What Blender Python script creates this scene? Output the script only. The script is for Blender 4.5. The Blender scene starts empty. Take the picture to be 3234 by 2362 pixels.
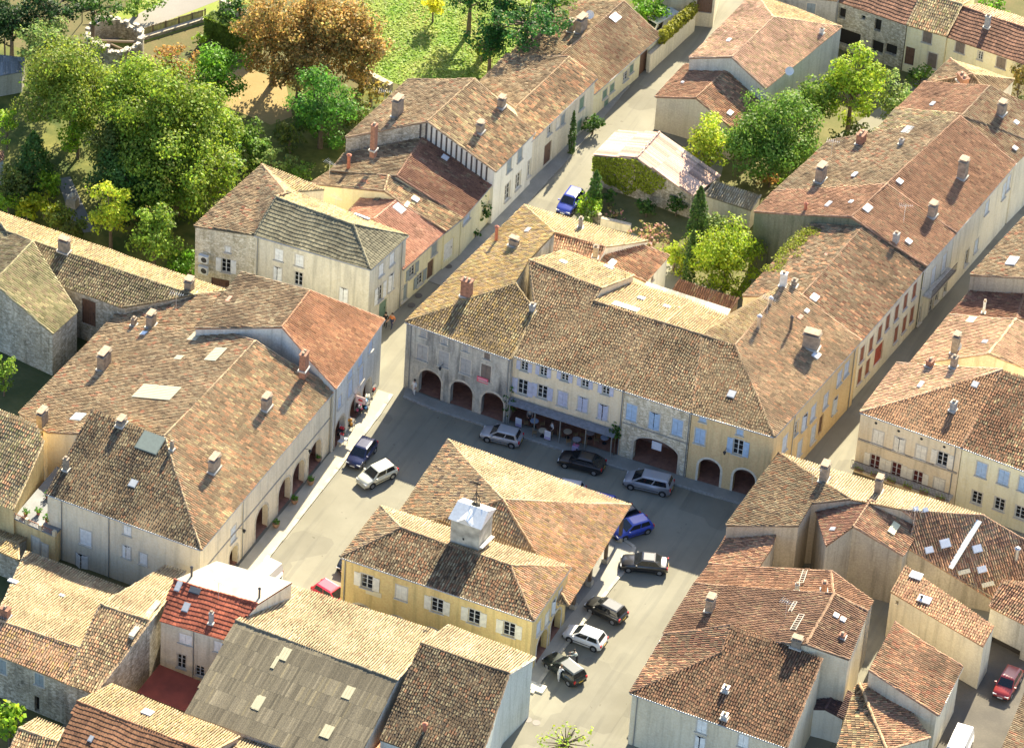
import bpy, bmesh, math, random
import numpy as np
from mathutils import Vector, Matrix
from mathutils.geometry import tessellate_polygon
random.seed(7); RNG = np.random.default_rng(7)
scene = bpy.context.scene
COL = scene.collection

# ------------------------------------------------------------------ camera
CAM_LOC = (133.409, -328.546, 285.105)
CAM_RIGHT = (0.907827, 0.415806, 0.054364)
CAM_UP = (-0.299801, 0.552908, 0.77744)
CAM_LENS = 170.292
cd = bpy.data.cameras.new('camera'); cam = bpy.data.objects.new('camera', cd); COL.objects.link(cam)
_r, _u = Vector(CAM_RIGHT).normalized(), Vector(CAM_UP).normalized(); _b = _r.cross(_u)
cam.matrix_world = Matrix(((_r.x, _u.x, _b.x, CAM_LOC[0]), (_r.y, _u.y, _b.y, CAM_LOC[1]), (_r.z, _u.z, _b.z, CAM_LOC[2]), (0, 0, 0, 1)))
cd.lens = CAM_LENS; cd.sensor_width = 36; cd.sensor_fit = 'HORIZONTAL'; cd.clip_start = 5; cd.clip_end = 4000
scene.camera = cam
# ------------------------------------------------------------------ light
SUN_EL = math.radians(33.5); SUN_AZ = math.radians(4.0)      # sun stands over +Y, a touch towards -X
world = bpy.data.worlds.new('World'); scene.world = world; world.use_nodes = True
wn = world.node_tree.nodes; wl = world.node_tree.links
sky = wn.new('ShaderNodeTexSky'); sky.sky_type = 'NISHITA'; sky.sun_disc = False
sky.sun_elevation = SUN_EL; sky.sun_rotation = -SUN_AZ; sky.air_density = 0.75; sky.dust_density = 1.0; sky.ozone_density = 1.0
wn['Background'].inputs['Strength'].default_value = 0.11
wl.new(sky.outputs[0], wn['Background'].inputs['Color'])
sd = bpy.data.lights.new('sun', 'SUN'); sd.energy = 5.0; sd.angle = math.radians(0.5); sd.color = (1.0, 0.89, 0.67)
sun = bpy.data.objects.new('sun', sd); COL.objects.link(sun)
sdir = Vector((-math.sin(SUN_AZ) * math.cos(SUN_EL), math.cos(SUN_AZ) * math.cos(SUN_EL), math.sin(SUN_EL)))
sun.rotation_euler = sdir.to_track_quat('Z', 'Y').to_euler(); sun.location = (0, 0, 120)
vs = scene.view_settings; vs.view_transform = 'Standard'; vs.look = 'None'; vs.exposure = 1.74; vs.gamma = 1.0; vs.use_curve_mapping = False
scene.render.engine = 'CYCLES'
scene.cycles.max_bounces = 6; scene.cycles.diffuse_bounces = 4

# ------------------------------------------------------------------ data (metres; X along the north row, Y up the street)
HOUSES = [
{'n': 'arcade_house', 'l': 'long cream arcaded house with hipped brown roof on the west side of the square', 'c': 'house', 'w': 'cream', 'v': [(-10.4, -43.41, 7.2), (-9.91, -17.93, 7.2), (-18.89, -34.24, 9.95), (-17.93, -18.35, 9.95), (-21.59, -16.99, 8.72), (-34.14, -16.56, 4.58), (-34.93, -31.87, 4.62), (-30.52, -34.62, 6.13), (-26.84, -34.58, 7.34), (-25.85, -43.19, 7.2), (-26.18, -33.92, 10.02)], 'f': [((0, 1, 3, 2), 'pinkbrown', 'canal'), ((2, 3, 4, 5, 6, 7, 8), 'brown', 'canal'), ((9, 0, 2, 10), 'dark', 'canal')], 'o': [(9, 0, [(3.87, 3.58, 1.15, 1.75, 'c', 'white'), (8.05, 6.17, 0.75, 1.05, 'c', 'white'), (8.0, 3.66, 0.8, 1.35, 'a', 'white'), (9.67, 3.55, 0.75, 1.3, 'c', 'white'), (3.5, 0.65, 1.2, 1.6, 'a', 'white')]), (0, 1, [(11.77, -3.37, 2.3, 3.3, 'arch', ''), (13.3, -1.82, 2.3, 3.3, 'arch', ''), (16.11, -0.52, 2.3, 3.3, 'arch', ''), (18.84, 0.28, 2.3, 3.3, 'arch', ''), (22.08, 0.88, 2.5, 3.3, 'arch', ''), (6.43, 0.71, 1.6, 2.6, 'arch', ''), (6.3, 4.17, 1.0, 1.7, 'c', 'bluewhite')])], 'ch': [(-13.74, -34.5, 8.34, 1.3, 0.6, 1.3, 'stone'), (-13.56, -24.64, 8.38, 1.1, 0.6, 1.2, 'stone'), (-30.6, -23.7, 5.88, 1.5, 0.7, 1.6, 'stone'), (-29.55, -16.54, 6.09, 1.0, 0.6, 1.3, 'stone'), (-31.33, -16.57, 5.5, 0.5, 0.4, 0.8, 'stone'), (-31.55, -33.64, 5.77, 1.2, 0.6, 1.6, 'stone'), (-25.41, -40.4, 8.05, 0.45, 0.45, 1.3, 'stone'), (-17.63, -35.15, 9.61, 0.3, 0.3, 0.8, 'stone'), (-23.06, -34.48, 9.86, 1.0, 0.6, 0.5, 'stone')], 'sk': [(1, -23.17, -27.48, 8.41, 2.2, 4.2, 'sheet'), (1, -24.18, -18.1, 7.89, 1.4, 1.0, 'sheet'), (1, -20.62, -20.89, 9.12, 2.2, 1.3, 'sheet'), (1, -23.95, -21.71, 8.04, 0.7, 0.8, 'sheet'), (1, -29.52, -17.99, 6.13, 0.6, 0.6, 'glass'), (1, -28.71, -32.05, 6.67, 1.1, 1.2, 'glass'), (2, -19.68, -35.33, 9.62, 2.2, 2.0, 'greenglass'), (2, -19.12, -39.6, 8.32, 0.7, 0.8, 'grey')], 'g': [(0, 1), (9, 0)], 'p': [(9, 0, 6.24), (9, 0, 1.47), (0, 1, 24.93), (0, 1, 8.02)]},
{'n': 'town_house', 'l': 'tall grey-blue house with orange tiled roof at the north end of the arcades', 'c': 'house', 'w': 'palegrey', 'v': [(-9.61, -18.58, 7.8), (-10.13, -7.32, 7.8), (-16.22, -16.42, 10.89), (-16.36, -10.34, 10.89), (-24.21, -18.08, 8.9), (-24.24, -8.58, 8.9)], 'f': [((0, 1, 3, 2), 'orange', 'canal'), ((2, 3, 5, 4), 'darkbrown', 'canal')], 'o': [(0, 1, [(3.8, 7.05, 1.0, 1.7, 'c', 'paleblue'), (6.14, 6.88, 1.0, 1.7, 'c', 'paleblue'), (8.51, 6.72, 0.9, 1.7, 'c', 'paleblue'), (1.51, 5.08, 0.8, 1.3, 'c', 'paleblue'), (3.97, 4.95, 1.0, 1.8, 'c', 'paleblue'), (6.48, 4.68, 1.0, 1.8, 'c', 'paleblue'), (1.78, -0.08, 2.4, 3.0, 'arch', ''), (5.3, 0.72, 2.4, 3.0, 'arch', ''), (8.08, 0.66, 2.0, 2.8, 'arch', '')])], 'ch': [(-12.61, -19.06, 9.23, 0.9, 0.6, 1.9, 'brick')], 'sk': [(1, -23.29, -13.09, 9.14, 0.9, 0.35, 'pinktile')], 'g': [(0, 1)], 'p': [(0, 1, 0.45)]},
{'n': 'town_house', 'l': 'low brown-roofed link house between the long barn and the arcaded house', 'c': 'house', 'w': 'stone', 'v': [(-25.3, -15.94, 7.0), (-25.55, -10.19, 7.0), (-34.33, -16.21, 4.29), (-34.19, -13.44, 4.37), (-31.75, -12.37, 5.11), (-29.11, -10.51, 5.93)], 'f': [((0, 1, 5, 4, 3, 2), 'brown', 'canal')], 'ch': [(-28.82, -10.34, 6.02, 0.9, 0.7, 1.4, 'stone')], 'sk': [(0, -28.03, -10.66, 6.25, 0.8, 0.5, 'white')]},
{'n': 'barn', 'l': 'long stone barn with straw-coloured north roof slope beside the park', 'c': 'house', 'w': 'stone', 'v': [(-45.11, -14.49, 5.6), (-33.45, -14.82, 5.6), (-47.79, -11.06, 6.6), (-28.02, -11.17, 6.6), (-51.35, -7.48, 5.58), (-26.31, -7.93, 5.58)], 'f': [((0, 1, 3, 2), 'greymoss', 'canal'), ((2, 3, 5, 4), 'straw', 'canal')], 'o': [(0, 1, [(7.94, 3.39, 1.5, 3.0, 'door', 'brown')])], 'ch': [(-41.66, -11.07, 6.6, 1.0, 0.7, 1.3, 'stone'), (-41.99, -11.04, 6.61, 0.5, 0.5, 1.3, 'brick')]},
{'n': 'barn_wing', 'l': 'mossy tiled stone wing at the left edge jutting south from the long barn', 'c': 'house', 'w': 'stone', 'v': [(-37.63, -20.72, 5.0), (-37.2, -16.7, 5.0), (-44.4, -19.78, 7.85), (-44.15, -12.65, 7.85), (-51.17, -18.83, 5.0), (-51.09, -8.6, 5.0)], 'f': [((0, 1, 3, 2), 'mossy', 'canal'), ((2, 3, 5, 4), 'greymoss', 'canal')]},
{'n': 'town_house', 'l': 'tall plastered corner house with grey-green hipped roof and white shutters', 'c': 'house', 'w': 'dirtywhite', 'v': [(-14.27, -1.73, 8.3), (-13.45, 4.68, 8.3), (-26.16, -2.22, 8.3), (-17.9, 1.91, 9.72), (-26.25, 2.32, 9.72), (-25.92, 5.64, 8.32), (-31.95, -3.38, 8.0), (-30.74, 8.4, 8.0), (-25.83, 3.49, 9.62), (-23.73, 7.75, 8.0)], 'f': [((2, 0, 3, 4), 'greygreen', 'concrete'), ((0, 1, 3), 'greygreen', 'concrete'), ((1, 5, 4, 3), 'straw', 'canal'), ((2, 4, 8, 7, 6), 'brown', 'canal'), ((8, 4, 5, 9, 7), 'straw', 'canal')], 'o': [(2, 0, [(2.48, 6.67, 0.85, 1.35, 'c', 'white'), (4.6, 6.72, 0.85, 1.35, 'c', 'white'), (2.42, 4.38, 0.85, 1.6, 'a', 'white'), (4.55, 4.54, 0.85, 1.6, 'wo', 'white'), (9.24, 4.24, 0.85, 1.6, 'a', 'white')]), (6, 2, [(3.15, 3.91, 0.9, 1.6, 'o', 'white'), (3.29, 5.86, 0.5, 0.7, 'c', 'white'), (2.61, 1.71, 1.8, 1.0, 'door', 'brown')]), (0, 1, [(2.16, 6.8, 0.8, 1.4, 'c', 'white'), (4.0, 6.93, 0.8, 1.4, 'c', 'white'), (2.15, 4.05, 0.9, 1.9, 'o', 'white'), (3.99, 4.16, 0.9, 1.9, 'a', 'white'), (2.83, 1.61, 1.4, 2.2, 'door', 'green')])], 'sk': [(2, -18.51, 5.06, 8.32, 1.6, 0.5, 'white')], 'g': [(2, 0), (0, 1)], 'p': [(2, 0, 0.3), (0, 1, 5.69)], 'wk': [(6, 2, 'palestone')]},
{'n': 'row_house', 'l': 'small cream house with new pink tiled roof and grey-green shutters on the narrow street', 'c': 'house', 'w': 'lemon', 'v': [(-13.53, 4.09, 4.6), (-12.55, 11.39, 4.6), (-18.37, 7.55, 6.48), (-17.72, 11.71, 6.48), (-21.63, 8.82, 5.4), (-21.4, 12.53, 5.4)], 'f': [((0, 1, 3, 2), 'pink', 'canal'), ((2, 3, 5, 4), 'salmon', 'canal')], 'o': [(0, 1, [(1.93, 3.14, 1.0, 1.3, 'o', 'greyblue'), (5.76, 3.41, 0.9, 1.3, 'c', 'greyblue'), (0.62, 1.31, 1.0, 1.9, 'c', 'greyblue'), (3.42, 1.27, 1.0, 1.4, 'o', 'greyblue'), (5.31, 1.25, 1.2, 2.2, 'door', 'brown')])], 'sk': [(0, -17.11, 10.54, 6.19, 0.9, 1.1, 'velux'), (1, -19.73, 11.13, 5.92, 0.6, 0.6, 'dark')], 'g': [(0, 1)]},
{'n': 'row_house', 'l': 'cream house with mottled brown roof, two small skylights and a white garage door', 'c': 'house', 'w': 'lemon', 'v': [(-12.44, 11.3, 4.7), (-11.95, 14.0, 4.7), (-19.12, 11.35, 7.06), (-19.85, 13.79, 7.06), (-26.86, 11.16, 5.31), (-26.15, 13.86, 5.31)], 'f': [((0, 1, 3, 2), 'mottled', 'canal'), ((2, 3, 5, 4), 'brown', 'canal')], 'o': [(0, 1, [(0.87, 1.85, 1.9, 2.2, 'door', 'white'), (3.18, 1.49, 0.8, 1.9, 'door', 'brown')])], 'sk': [(0, -16.47, 12.78, 6.08, 0.6, 0.7, 'white'), (0, -16.75, 11.5, 6.19, 0.9, 0.4, 'straw')], 'g': [(0, 1)]},
{'n': 'row_house', 'l': 'house with dark red-brown tiled roof in the shadow of the half-timbered gable', 'c': 'house', 'w': 'lemon', 'v': [(-11.93, 14.05, 4.7), (-11.76, 20.5, 4.7), (-19.03, 13.91, 7.23), (-19.55, 20.74, 7.23), (-25.91, 13.62, 5.59), (-26.02, 16.71, 5.59)], 'f': [((0, 1, 3, 2), 'redbrown', 'canal'), ((2, 3, 5, 4), 'darkbrown', 'canal')], 'o': [(0, 1, [(1.18, 3.7, 1.4, 0.6, 'c', 'paleblue'), (6.58, 1.77, 1.2, 2.0, 'door', 'brown')])], 'ch': [(-24.33, 14.29, 5.97, 0.35, 0.35, 1.6, 'terracotta')], 'sk': [(0, -16.69, 19.94, 6.32, 0.6, 0.7, 'white')], 'g': [(0, 1)]},
{'n': 'timber_house', 'l': 'half-timbered gabled house with broad brown roof halfway up the street', 'c': 'house', 'w': 'white2', 'v': [(-11.35, 20.13, 6.5), (-10.7, 27.88, 6.5), (-19.15, 20.85, 9.27), (-18.15, 29.5, 9.27), (-26.07, 17.08, 7.31), (-24.89, 28.74, 7.31)], 'f': [((0, 1, 3, 2), 'mottled', 'canal'), ((2, 3, 5, 4), 'brown', 'canal')], 'o': [(0, 1, [(3.05, 5.3, 0.9, 1.5, 'c', 'greyblue'), (5.19, 5.29, 0.9, 1.5, 'c', 'greyblue'), (5.19, 2.1, 1.0, 1.9, 'wo', 'greyblue'), (3.05, 2.07, 1.0, 2.0, 'wo', 'brown'), (3.17, 5.08, 0.9, 1.5, 'c', 'greyblue'), (5.3, 5.07, 0.9, 1.5, 'c', 'greyblue'), (5.14, 2.27, 1.0, 2.0, 'wo', 'brown'), (7.54, 2.24, 1.0, 2.0, 'wo', 'brown')])], 'ch': [(-22.78, 21.78, 8.15, 1.2, 0.7, 1.9, 'stone'), (-14.72, 23.62, 7.81, 0.8, 0.6, 1.0, 'stone'), (-14.56, 28.26, 7.92, 0.8, 0.6, 1.0, 'stone'), (-22.11, 15.03, 8.56, 0.6, 0.5, 3.0, 'brick')], 'g': [(0, 1)], 'x': ['timber'], 'wk': [(4, 2, 'stone')]},
{'n': 'row_house', 'l': 'long cream house with uneven sunlit roof behind the slim cypress', 'c': 'house', 'w': 'cream2', 'v': [(-10.99, 27.64, 5.4), (-9.59, 40.56, 5.4), (-14.02, 30.44, 6.59), (-12.85, 41.01, 6.59), (-19.95, 35.26, 4.61), (-19.64, 41.01, 4.61)], 'f': [((0, 1, 3, 2), 'pinkmottled', 'canal'), ((2, 3, 5, 4), 'brown', 'canal')], 'o': [(0, 1, [(4.05, 1.45, 1.5, 2.6, 'door', 'brown'), (4.06, 4.35, 0.8, 1.2, 'wo', 'brown'), (5.83, 4.18, 0.8, 1.3, 'c', 'cream'), (10.46, 3.77, 0.9, 1.5, 'c', 'green'), (10.33, 1.06, 0.9, 1.5, 'c', 'green'), (6.67, 3.97, 0.8, 1.3, 'c', 'greyblue')])], 'g': [(0, 1)]},
{'n': 'row_house', 'l': 'low cream house with brown roof and green shutters at the far end of the street', 'c': 'house', 'w': 'lemon', 'v': [(-9.86, 40.84, 3.2), (-8.04, 53.53, 3.2), (-14.69, 42.62, 4.99), (-12.83, 54.84, 4.99), (-19.89, 42.96, 3.49), (-17.75, 54.59, 3.49)], 'f': [((0, 1, 3, 2), 'brown2', 'canal'), ((2, 3, 5, 4), 'brown', 'canal')], 'o': [(0, 1, [(2.5, 1.73, 0.8, 1.0, 'c', 'green'), (3.88, 1.68, 0.8, 1.0, 'c', 'green'), (2.93, 0.16, 0.8, 1.2, 'c', 'green'), (6.51, 1.66, 0.9, 1.1, 'wo', 'green'), (7.58, 1.94, 0.7, 1.0, 'c', 'green'), (10.02, 1.3, 1.6, 3.0, 'door', 'brown')])], 'ch': [(-14.64, 48.16, 4.76, 1.3, 0.7, 1.6, 'stone'), (-15.64, 48.08, 4.46, 0.7, 0.6, 1.4, 'stone')], 'sk': [(0, -12.56, 52.0, 4.74, 1.2, 0.9, 'white')], 'g': [(0, 1)]},
{'n': 'town_house', 'l': 'broad house with pale pink hipped roof and satellite dish at the top of the street', 'c': 'house', 'w': 'greywhite', 'v': [(6.06, 46.88, 5.6), (8.81, 60.71, 5.6), (1.67, 48.29, 7.07), (2.73, 56.79, 7.07), (-2.64, 47.85, 5.74), (-1.28, 61.87, 5.74)], 'f': [((0, 1, 3, 2), 'palepink', 'canal'), ((2, 3, 5, 4), 'palepink', 'canal'), ((3, 1, 5), 'straw', 'canal')], 'ch': [(7.53, 58.28, 5.81, 0.35, 0.35, 0.6, 'white')], 'sk': [(1, 0.07, 51.64, 6.45, 0.6, 0.4, 'white')]},
{'n': 'row_house', 'l': 'beige house with brown gabled roof in front of the pink-roofed house', 'c': 'house', 'w': 'beige', 'v': [(5.07, 41.27, 3.8), (5.63, 48.51, 3.8), (0.37, 42.53, 5.19), (1.23, 49.6, 5.19), (-3.87, 42.41, 3.96), (-3.43, 48.99, 3.96)], 'f': [((0, 1, 3, 2), 'redmottled', 'canal'), ((2, 3, 5, 4), 'redbrown2', 'canal')], 'sk': [(0, 3.89, 43.11, 4.18, 0.7, 0.5, 'white'), (1, -2.18, 45.36, 4.38, 0.3, 0.3, 'white')], 'g': [(4, 5)]},
{'n': 'barn', 'l': 'stone barn with faded pink sheet roof and ivy on its gable', 'c': 'house', 'w': 'rubble', 'v': [(5.34, 30.39, 2.9), (6.47, 34.83, 2.9), (-0.98, 30.84, 4.91), (-0.67, 35.83, 4.91), (-5.53, 30.98, 3.56), (-5.11, 35.79, 3.56)], 'f': [((0, 1, 3, 2), 'metalpink', 'sheet'), ((2, 3, 5, 4), 'metalpink', 'sheet')], 'x': ['ivy']},
{'n': 'garden_wall_shed', 'l': 'narrow lean-to with grey tiled roof along the garden wall', 'c': 'house', 'w': 'cream2', 'v': [(6.1, 31.64, 2.4), (11.13, 31.54, 2.4), (11.28, 33.49, 2.99), (6.51, 33.55, 2.97)], 'f': [((0, 1, 2, 3), 'grey', 'canal')]},
{'n': 'arcade_house', 'l': 'weathered grey arcaded house with three arches at the west end of the north row', 'c': 'house', 'w': 'stained', 'v': [(-8.18, -6.81, 7.9), (2.71, -7.19, 7.9), (-0.66, 0.82, 9.95), (2.38, -1.29, 9.43), (-5.95, 14.83, 7.9), (-0.61, 9.73, 9.95), (-0.96, 4.67, 9.95)], 'f': [((0, 1, 3, 2), 'ochremix', 'canal'), ((0, 2, 6, 5, 4), 'ochre', 'canal')], 'o': [(0, 1, [(1.8, 4.87, 1.05, 1.8, 'c', 'rawgrey'), (4.03, 5.0, 1.05, 1.8, 'c', 'rawgrey'), (6.32, 5.08, 1.05, 1.8, 'c', 'rawgrey'), (8.41, 5.16, 1.0, 1.9, 'c', 'rawbrown'), (1.82, 7.06, 0.6, 0.7, 'c', 'rawgrey'), (3.99, 7.09, 0.6, 0.7, 'c', 'rawgrey'), (6.2, 7.15, 0.6, 0.7, 'c', 'rawgrey'), (8.42, 7.14, 0.6, 0.7, 'c', 'rawbrown'), (2.78, 0.24, 2.3, 3.1, 'arch', ''), (6.07, 0.39, 2.3, 3.1, 'arch', ''), (9.29, 0.51, 2.3, 3.1, 'arch', '')])], 'ch': [(-4.33, -1.91, 8.97, 1.0, 0.7, 1.9, 'brick'), (-3.69, 7.31, 8.92, 0.9, 0.6, 0.7, 'stone'), (-5.84, 8.06, 8.19, 0.3, 0.3, 1.6, 'terracotta')], 'sk': [(1, -3.48, 10.08, 8.9, 0.7, 0.4, 'white')], 'g': [(0, 1)], 'p': [(0, 1, 0.57), (0, 1, 10.67)]},
{'n': 'town_house', 'l': 'cream restaurant house with two rows of lilac shutters in the north row', 'c': 'house', 'w': 'ivory', 'v': [(2.45, -6.58, 7.9), (13.68, -6.39, 7.9), (14.01, 1.97, 9.96), (6.91, 1.86, 9.96), (6.89, 3.48, 10.39), (-0.67, 3.94, 10.55), (2.31, -1.1, 9.27), (0.82, 8.72, 9.06), (8.05, 8.73, 8.77), (7.77, 8.69, 7.92), (13.8, 8.79, 7.92)], 'f': [((0, 1, 2, 3, 4, 5, 6), 'brown3', 'canal'), ((5, 4, 8, 7), 'straw', 'canal'), ((3, 2, 10, 9), 'straw2', 'canal')], 'o': [(0, 1, [(1.33, 6.93, 0.7, 1.05, 'o', 'lilac'), (3.23, 7.01, 0.7, 1.05, 'o', 'lilac'), (5.36, 7.25, 0.7, 1.05, 'o', 'lilac'), (7.38, 7.23, 0.7, 1.05, 'o', 'lilac'), (9.45, 7.17, 0.7, 1.05, 'o', 'lilac'), (1.3, 4.46, 0.95, 1.7, 'o', 'lilac'), (3.27, 4.63, 0.95, 1.5, 'o', 'lilac'), (5.3, 4.55, 0.95, 1.7, 'c', 'lilac'), (7.32, 4.68, 0.95, 1.6, 'a', 'lilac'), (9.34, 4.53, 0.95, 1.7, 'a', 'lilac'), (5.69, 0.51, 11.2, 2.6, 'shop', '')])], 'ch': [(2.16, -1.43, 9.19, 0.5, 0.5, 0.9, 'grey')], 'sk': [(1, 1.92, 6.01, 9.83, 0.7, 0.6, 'white'), (1, 5.6, 8.31, 9.0, 0.9, 0.5, 'white'), (2, 10.11, 5.64, 8.85, 0.7, 0.6, 'white'), (2, 9.73, 2.75, 9.71, 2.6, 1.0, 'cream'), (2, 12.72, 5.6, 8.87, 0.7, 0.5, 'white')], 'g': [(0, 1)], 'p': [(0, 1, 11.13)], 'x': ['canopy']},
{'n': 'town_house', 'l': 'pale stone house with sky blue shutters and one wide arch in the north row', 'c': 'house', 'w': 'palestone', 'v': [(13.68, -6.39, 7.9), (20.41, -6.38, 7.9), (14.01, 1.97, 9.96), (17.68, 2.02, 9.96), (13.82, 8.74, 7.93), (17.94, 7.75, 8.25)], 'f': [((0, 1, 3, 2), 'brown3', 'canal'), ((2, 3, 5, 4), 'straw2', 'canal')], 'o': [(0, 1, [(0.88, 5.52, 1.05, 1.9, 'c', 'skyblue'), (3.17, 5.42, 1.05, 1.9, 'a', 'skyblue'), (5.44, 5.54, 1.05, 1.9, 'c', 'skyblue'), (3.58, -0.09, 4.4, 3.3, 'arch', '')])], 'sk': [(1, 13.74, 6.21, 8.69, 0.3, 0.3, 'pinktile')], 'g': [(0, 1)], 'p': [(0, 1, 6.54)]},
{'n': 'corner_house', 'l': 'ochre plastered corner house with two white-trimmed arches at the square', 'c': 'house', 'w': 'ochrewall', 'v': [(20.41, -6.38, 7.9), (28.35, -5.96, 7.9), (17.68, 2.02, 9.96), (20.98, 2.08, 9.96), (30.14, 11.06, 7.75), (21.72, 12.73, 10.26), (17.96, 7.7, 8.26)], 'f': [((0, 1, 3, 2), 'brown3', 'canal'), ((1, 4, 5, 3), 'tan', 'canal'), ((2, 3, 5, 6), 'straw2', 'canal')], 'o': [(0, 1, [(0.96, 5.33, 0.95, 1.75, 'c', 'skyblue'), (4.64, 5.37, 0.95, 1.75, 'o', 'skyblue'), (1.08, 7.4, 0.6, 0.65, 'c', 'skyblue'), (4.66, 7.13, 0.6, 0.65, 'c', 'skyblue'), (2.17, 1.23, 2.1, 3.0, 'arch', 'white'), (5.55, 1.03, 2.1, 3.0, 'arch', 'white')]), (1, 4, [(2.79, 5.1, 0.9, 1.8, 'c', 'paleblue'), (6.27, 2.14, 0.9, 1.8, 'c', 'paleblue'), (6.64, 5.01, 0.9, 1.7, 'a', 'paleblue'), (4.92, 5.47, 0.8, 1.6, 'wo', 'paleblue'), (8.41, 4.93, 0.9, 1.7, 'c', 'paleblue'), (10.95, 4.64, 0.9, 1.7, 'c', 'paleblue'), (13.16, 2.57, 0.9, 1.8, 'a', 'paleblue'), (10.52, 2.08, 0.9, 2.2, 'door', 'brown'), (9.0, 1.97, 0.9, 2.0, 'c', 'paleblue'), (13.47, 5.63, 0.9, 1.6, 'c', 'paleblue'), (14.88, 5.76, 0.9, 1.6, 'c', 'paleblue')])], 'ch': [(26.72, 6.8, 8.63, 1.5, 0.9, 1.6, 'stone'), (24.36, 7.48, 9.3, 0.25, 0.25, 1.5, 'pipe'), (21.85, 5.61, 9.93, 0.35, 0.35, 1.3, 'metal'), (22.43, 12.97, 9.97, 0.5, 0.5, 0.7, 'stone'), (21.59, 12.2, 10.18, 0.6, 0.5, 1.5, 'white'), (21.61, 9.08, 10.09, 0.3, 0.3, 0.8, 'metal')], 'sk': [(1, 27.52, 6.18, 8.39, 0.8, 0.7, 'white'), (1, 24.65, 10.75, 9.31, 0.5, 0.4, 'white'), (1, 24.45, 9.6, 9.33, 0.7, 0.4, 'pinktile'), (1, 24.56, 12.89, 9.39, 0.9, 0.7, 'white'), (0, 22.92, -3.15, 8.65, 0.7, 0.8, 'grey')], 'g': [(0, 1), (1, 4)], 'p': [(1, 4, 4.37), (1, 4, 16.24)]},
{'n': 'row_house', 'l': 'cream row house with brown-red shutters and roof flecked with pink tiles', 'c': 'house', 'w': 'cream2', 'v': [(29.94, 11.73, 7.2), (31.29, 25.26, 7.2), (23.4, 12.63, 9.47), (24.67, 26.72, 9.47), (17.91, 11.83, 7.86), (19.2, 24.98, 7.86)], 'f': [((0, 1, 3, 2), 'flecked', 'canal'), ((2, 3, 5, 4), 'flecked2', 'canal')], 'o': [(0, 1, [(11.8, 5.39, 0.8, 1.8, 'c', 'redbrown'), (9.93, 5.31, 0.8, 1.8, 'c', 'redbrown'), (8.09, 5.15, 0.8, 1.8, 'c', 'redbrown'), (6.19, 5.24, 0.8, 1.8, 'c', 'redbrown'), (4.59, 5.01, 0.8, 1.8, 'c', 'redbrown'), (2.83, 4.81, 0.8, 1.8, 'c', 'redbrown'), (0.97, 4.9, 0.8, 1.8, 'c', 'redbrown'), (-0.24, 4.85, 0.8, 1.8, 'c', 'redbrown'), (11.95, 2.41, 0.8, 1.9, 'c', 'redbrown'), (10.39, 2.28, 0.8, 1.9, 'c', 'redbrown'), (8.64, 2.2, 0.8, 1.9, 'c', 'redbrown'), (5.02, 2.22, 1.8, 2.3, 'door', 'red'), (2.67, 2.2, 0.8, 1.8, 'c', 'redbrown'), (1.05, 2.27, 0.8, 1.9, 'c', 'redbrown')])], 'ch': [(27.87, 25.62, 8.36, 0.6, 0.5, 1.3, 'grey')], 'sk': [(1, 23.0, 19.88, 9.15, 0.3, 0.3, 'pinktile')], 'g': [(0, 1)], 'x': ['moss_edge']},
{'n': 'row_house', 'l': 'grey-white row house with balcony and red-brown roof with tall shaded chimneys', 'c': 'house', 'w': 'greywhite', 'v': [(31.38, 24.91, 7.5), (32.05, 31.26, 7.5), (23.27, 25.33, 10.11), (24.39, 31.85, 10.11), (13.57, 25.34, 7.2), (14.0, 29.3, 7.2)], 'f': [((0, 1, 3, 2), 'redbrown2', 'canal'), ((2, 3, 5, 4), 'redbrown2', 'canal')], 'o': [(0, 1, [(-0.12, 5.58, 0.9, 1.9, 'c', 'bluewhite'), (2.46, 4.79, 0.9, 2.0, 'c', 'bluewhite'), (4.71, 4.94, 0.9, 2.0, 'c', 'bluewhite'), (5.97, 1.39, 0.9, 2.0, 'wo', 'brown'), (2.86, 1.07, 1.0, 2.2, 'wo', 'redbrown'), (0.27, 1.3, 1.0, 2.2, 'wo', 'redbrown'), (3.99, 1.64, 0.9, 2.2, 'wo', 'brown')])], 'ch': [(29.39, 31.49, 8.42, 0.9, 0.7, 1.3, 'stone'), (18.37, 26.24, 8.6, 0.3, 0.3, 0.7, 'terracotta'), (17.67, 31.97, 8.14, 1.2, 0.7, 1.6, 'stone')], 'sk': [(0, 24.1, 27.5, 9.97, 1.0, 0.7, 'white'), (0, 28.84, 26.56, 8.37, 0.6, 0.6, 'white'), (1, 20.25, 27.42, 9.1, 0.9, 0.4, 'white'), (1, 22.26, 28.06, 9.67, 0.5, 0.4, 'white'), (1, 20.67, 33.23, 8.97, 0.8, 0.4, 'white')], 'g': [(0, 1)], 'x': ['balcony'], 'wk': [(4, 2, 'mossywall'), (2, 0, 'mossywall'), (5, 4, 'mossywall')]},
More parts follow.
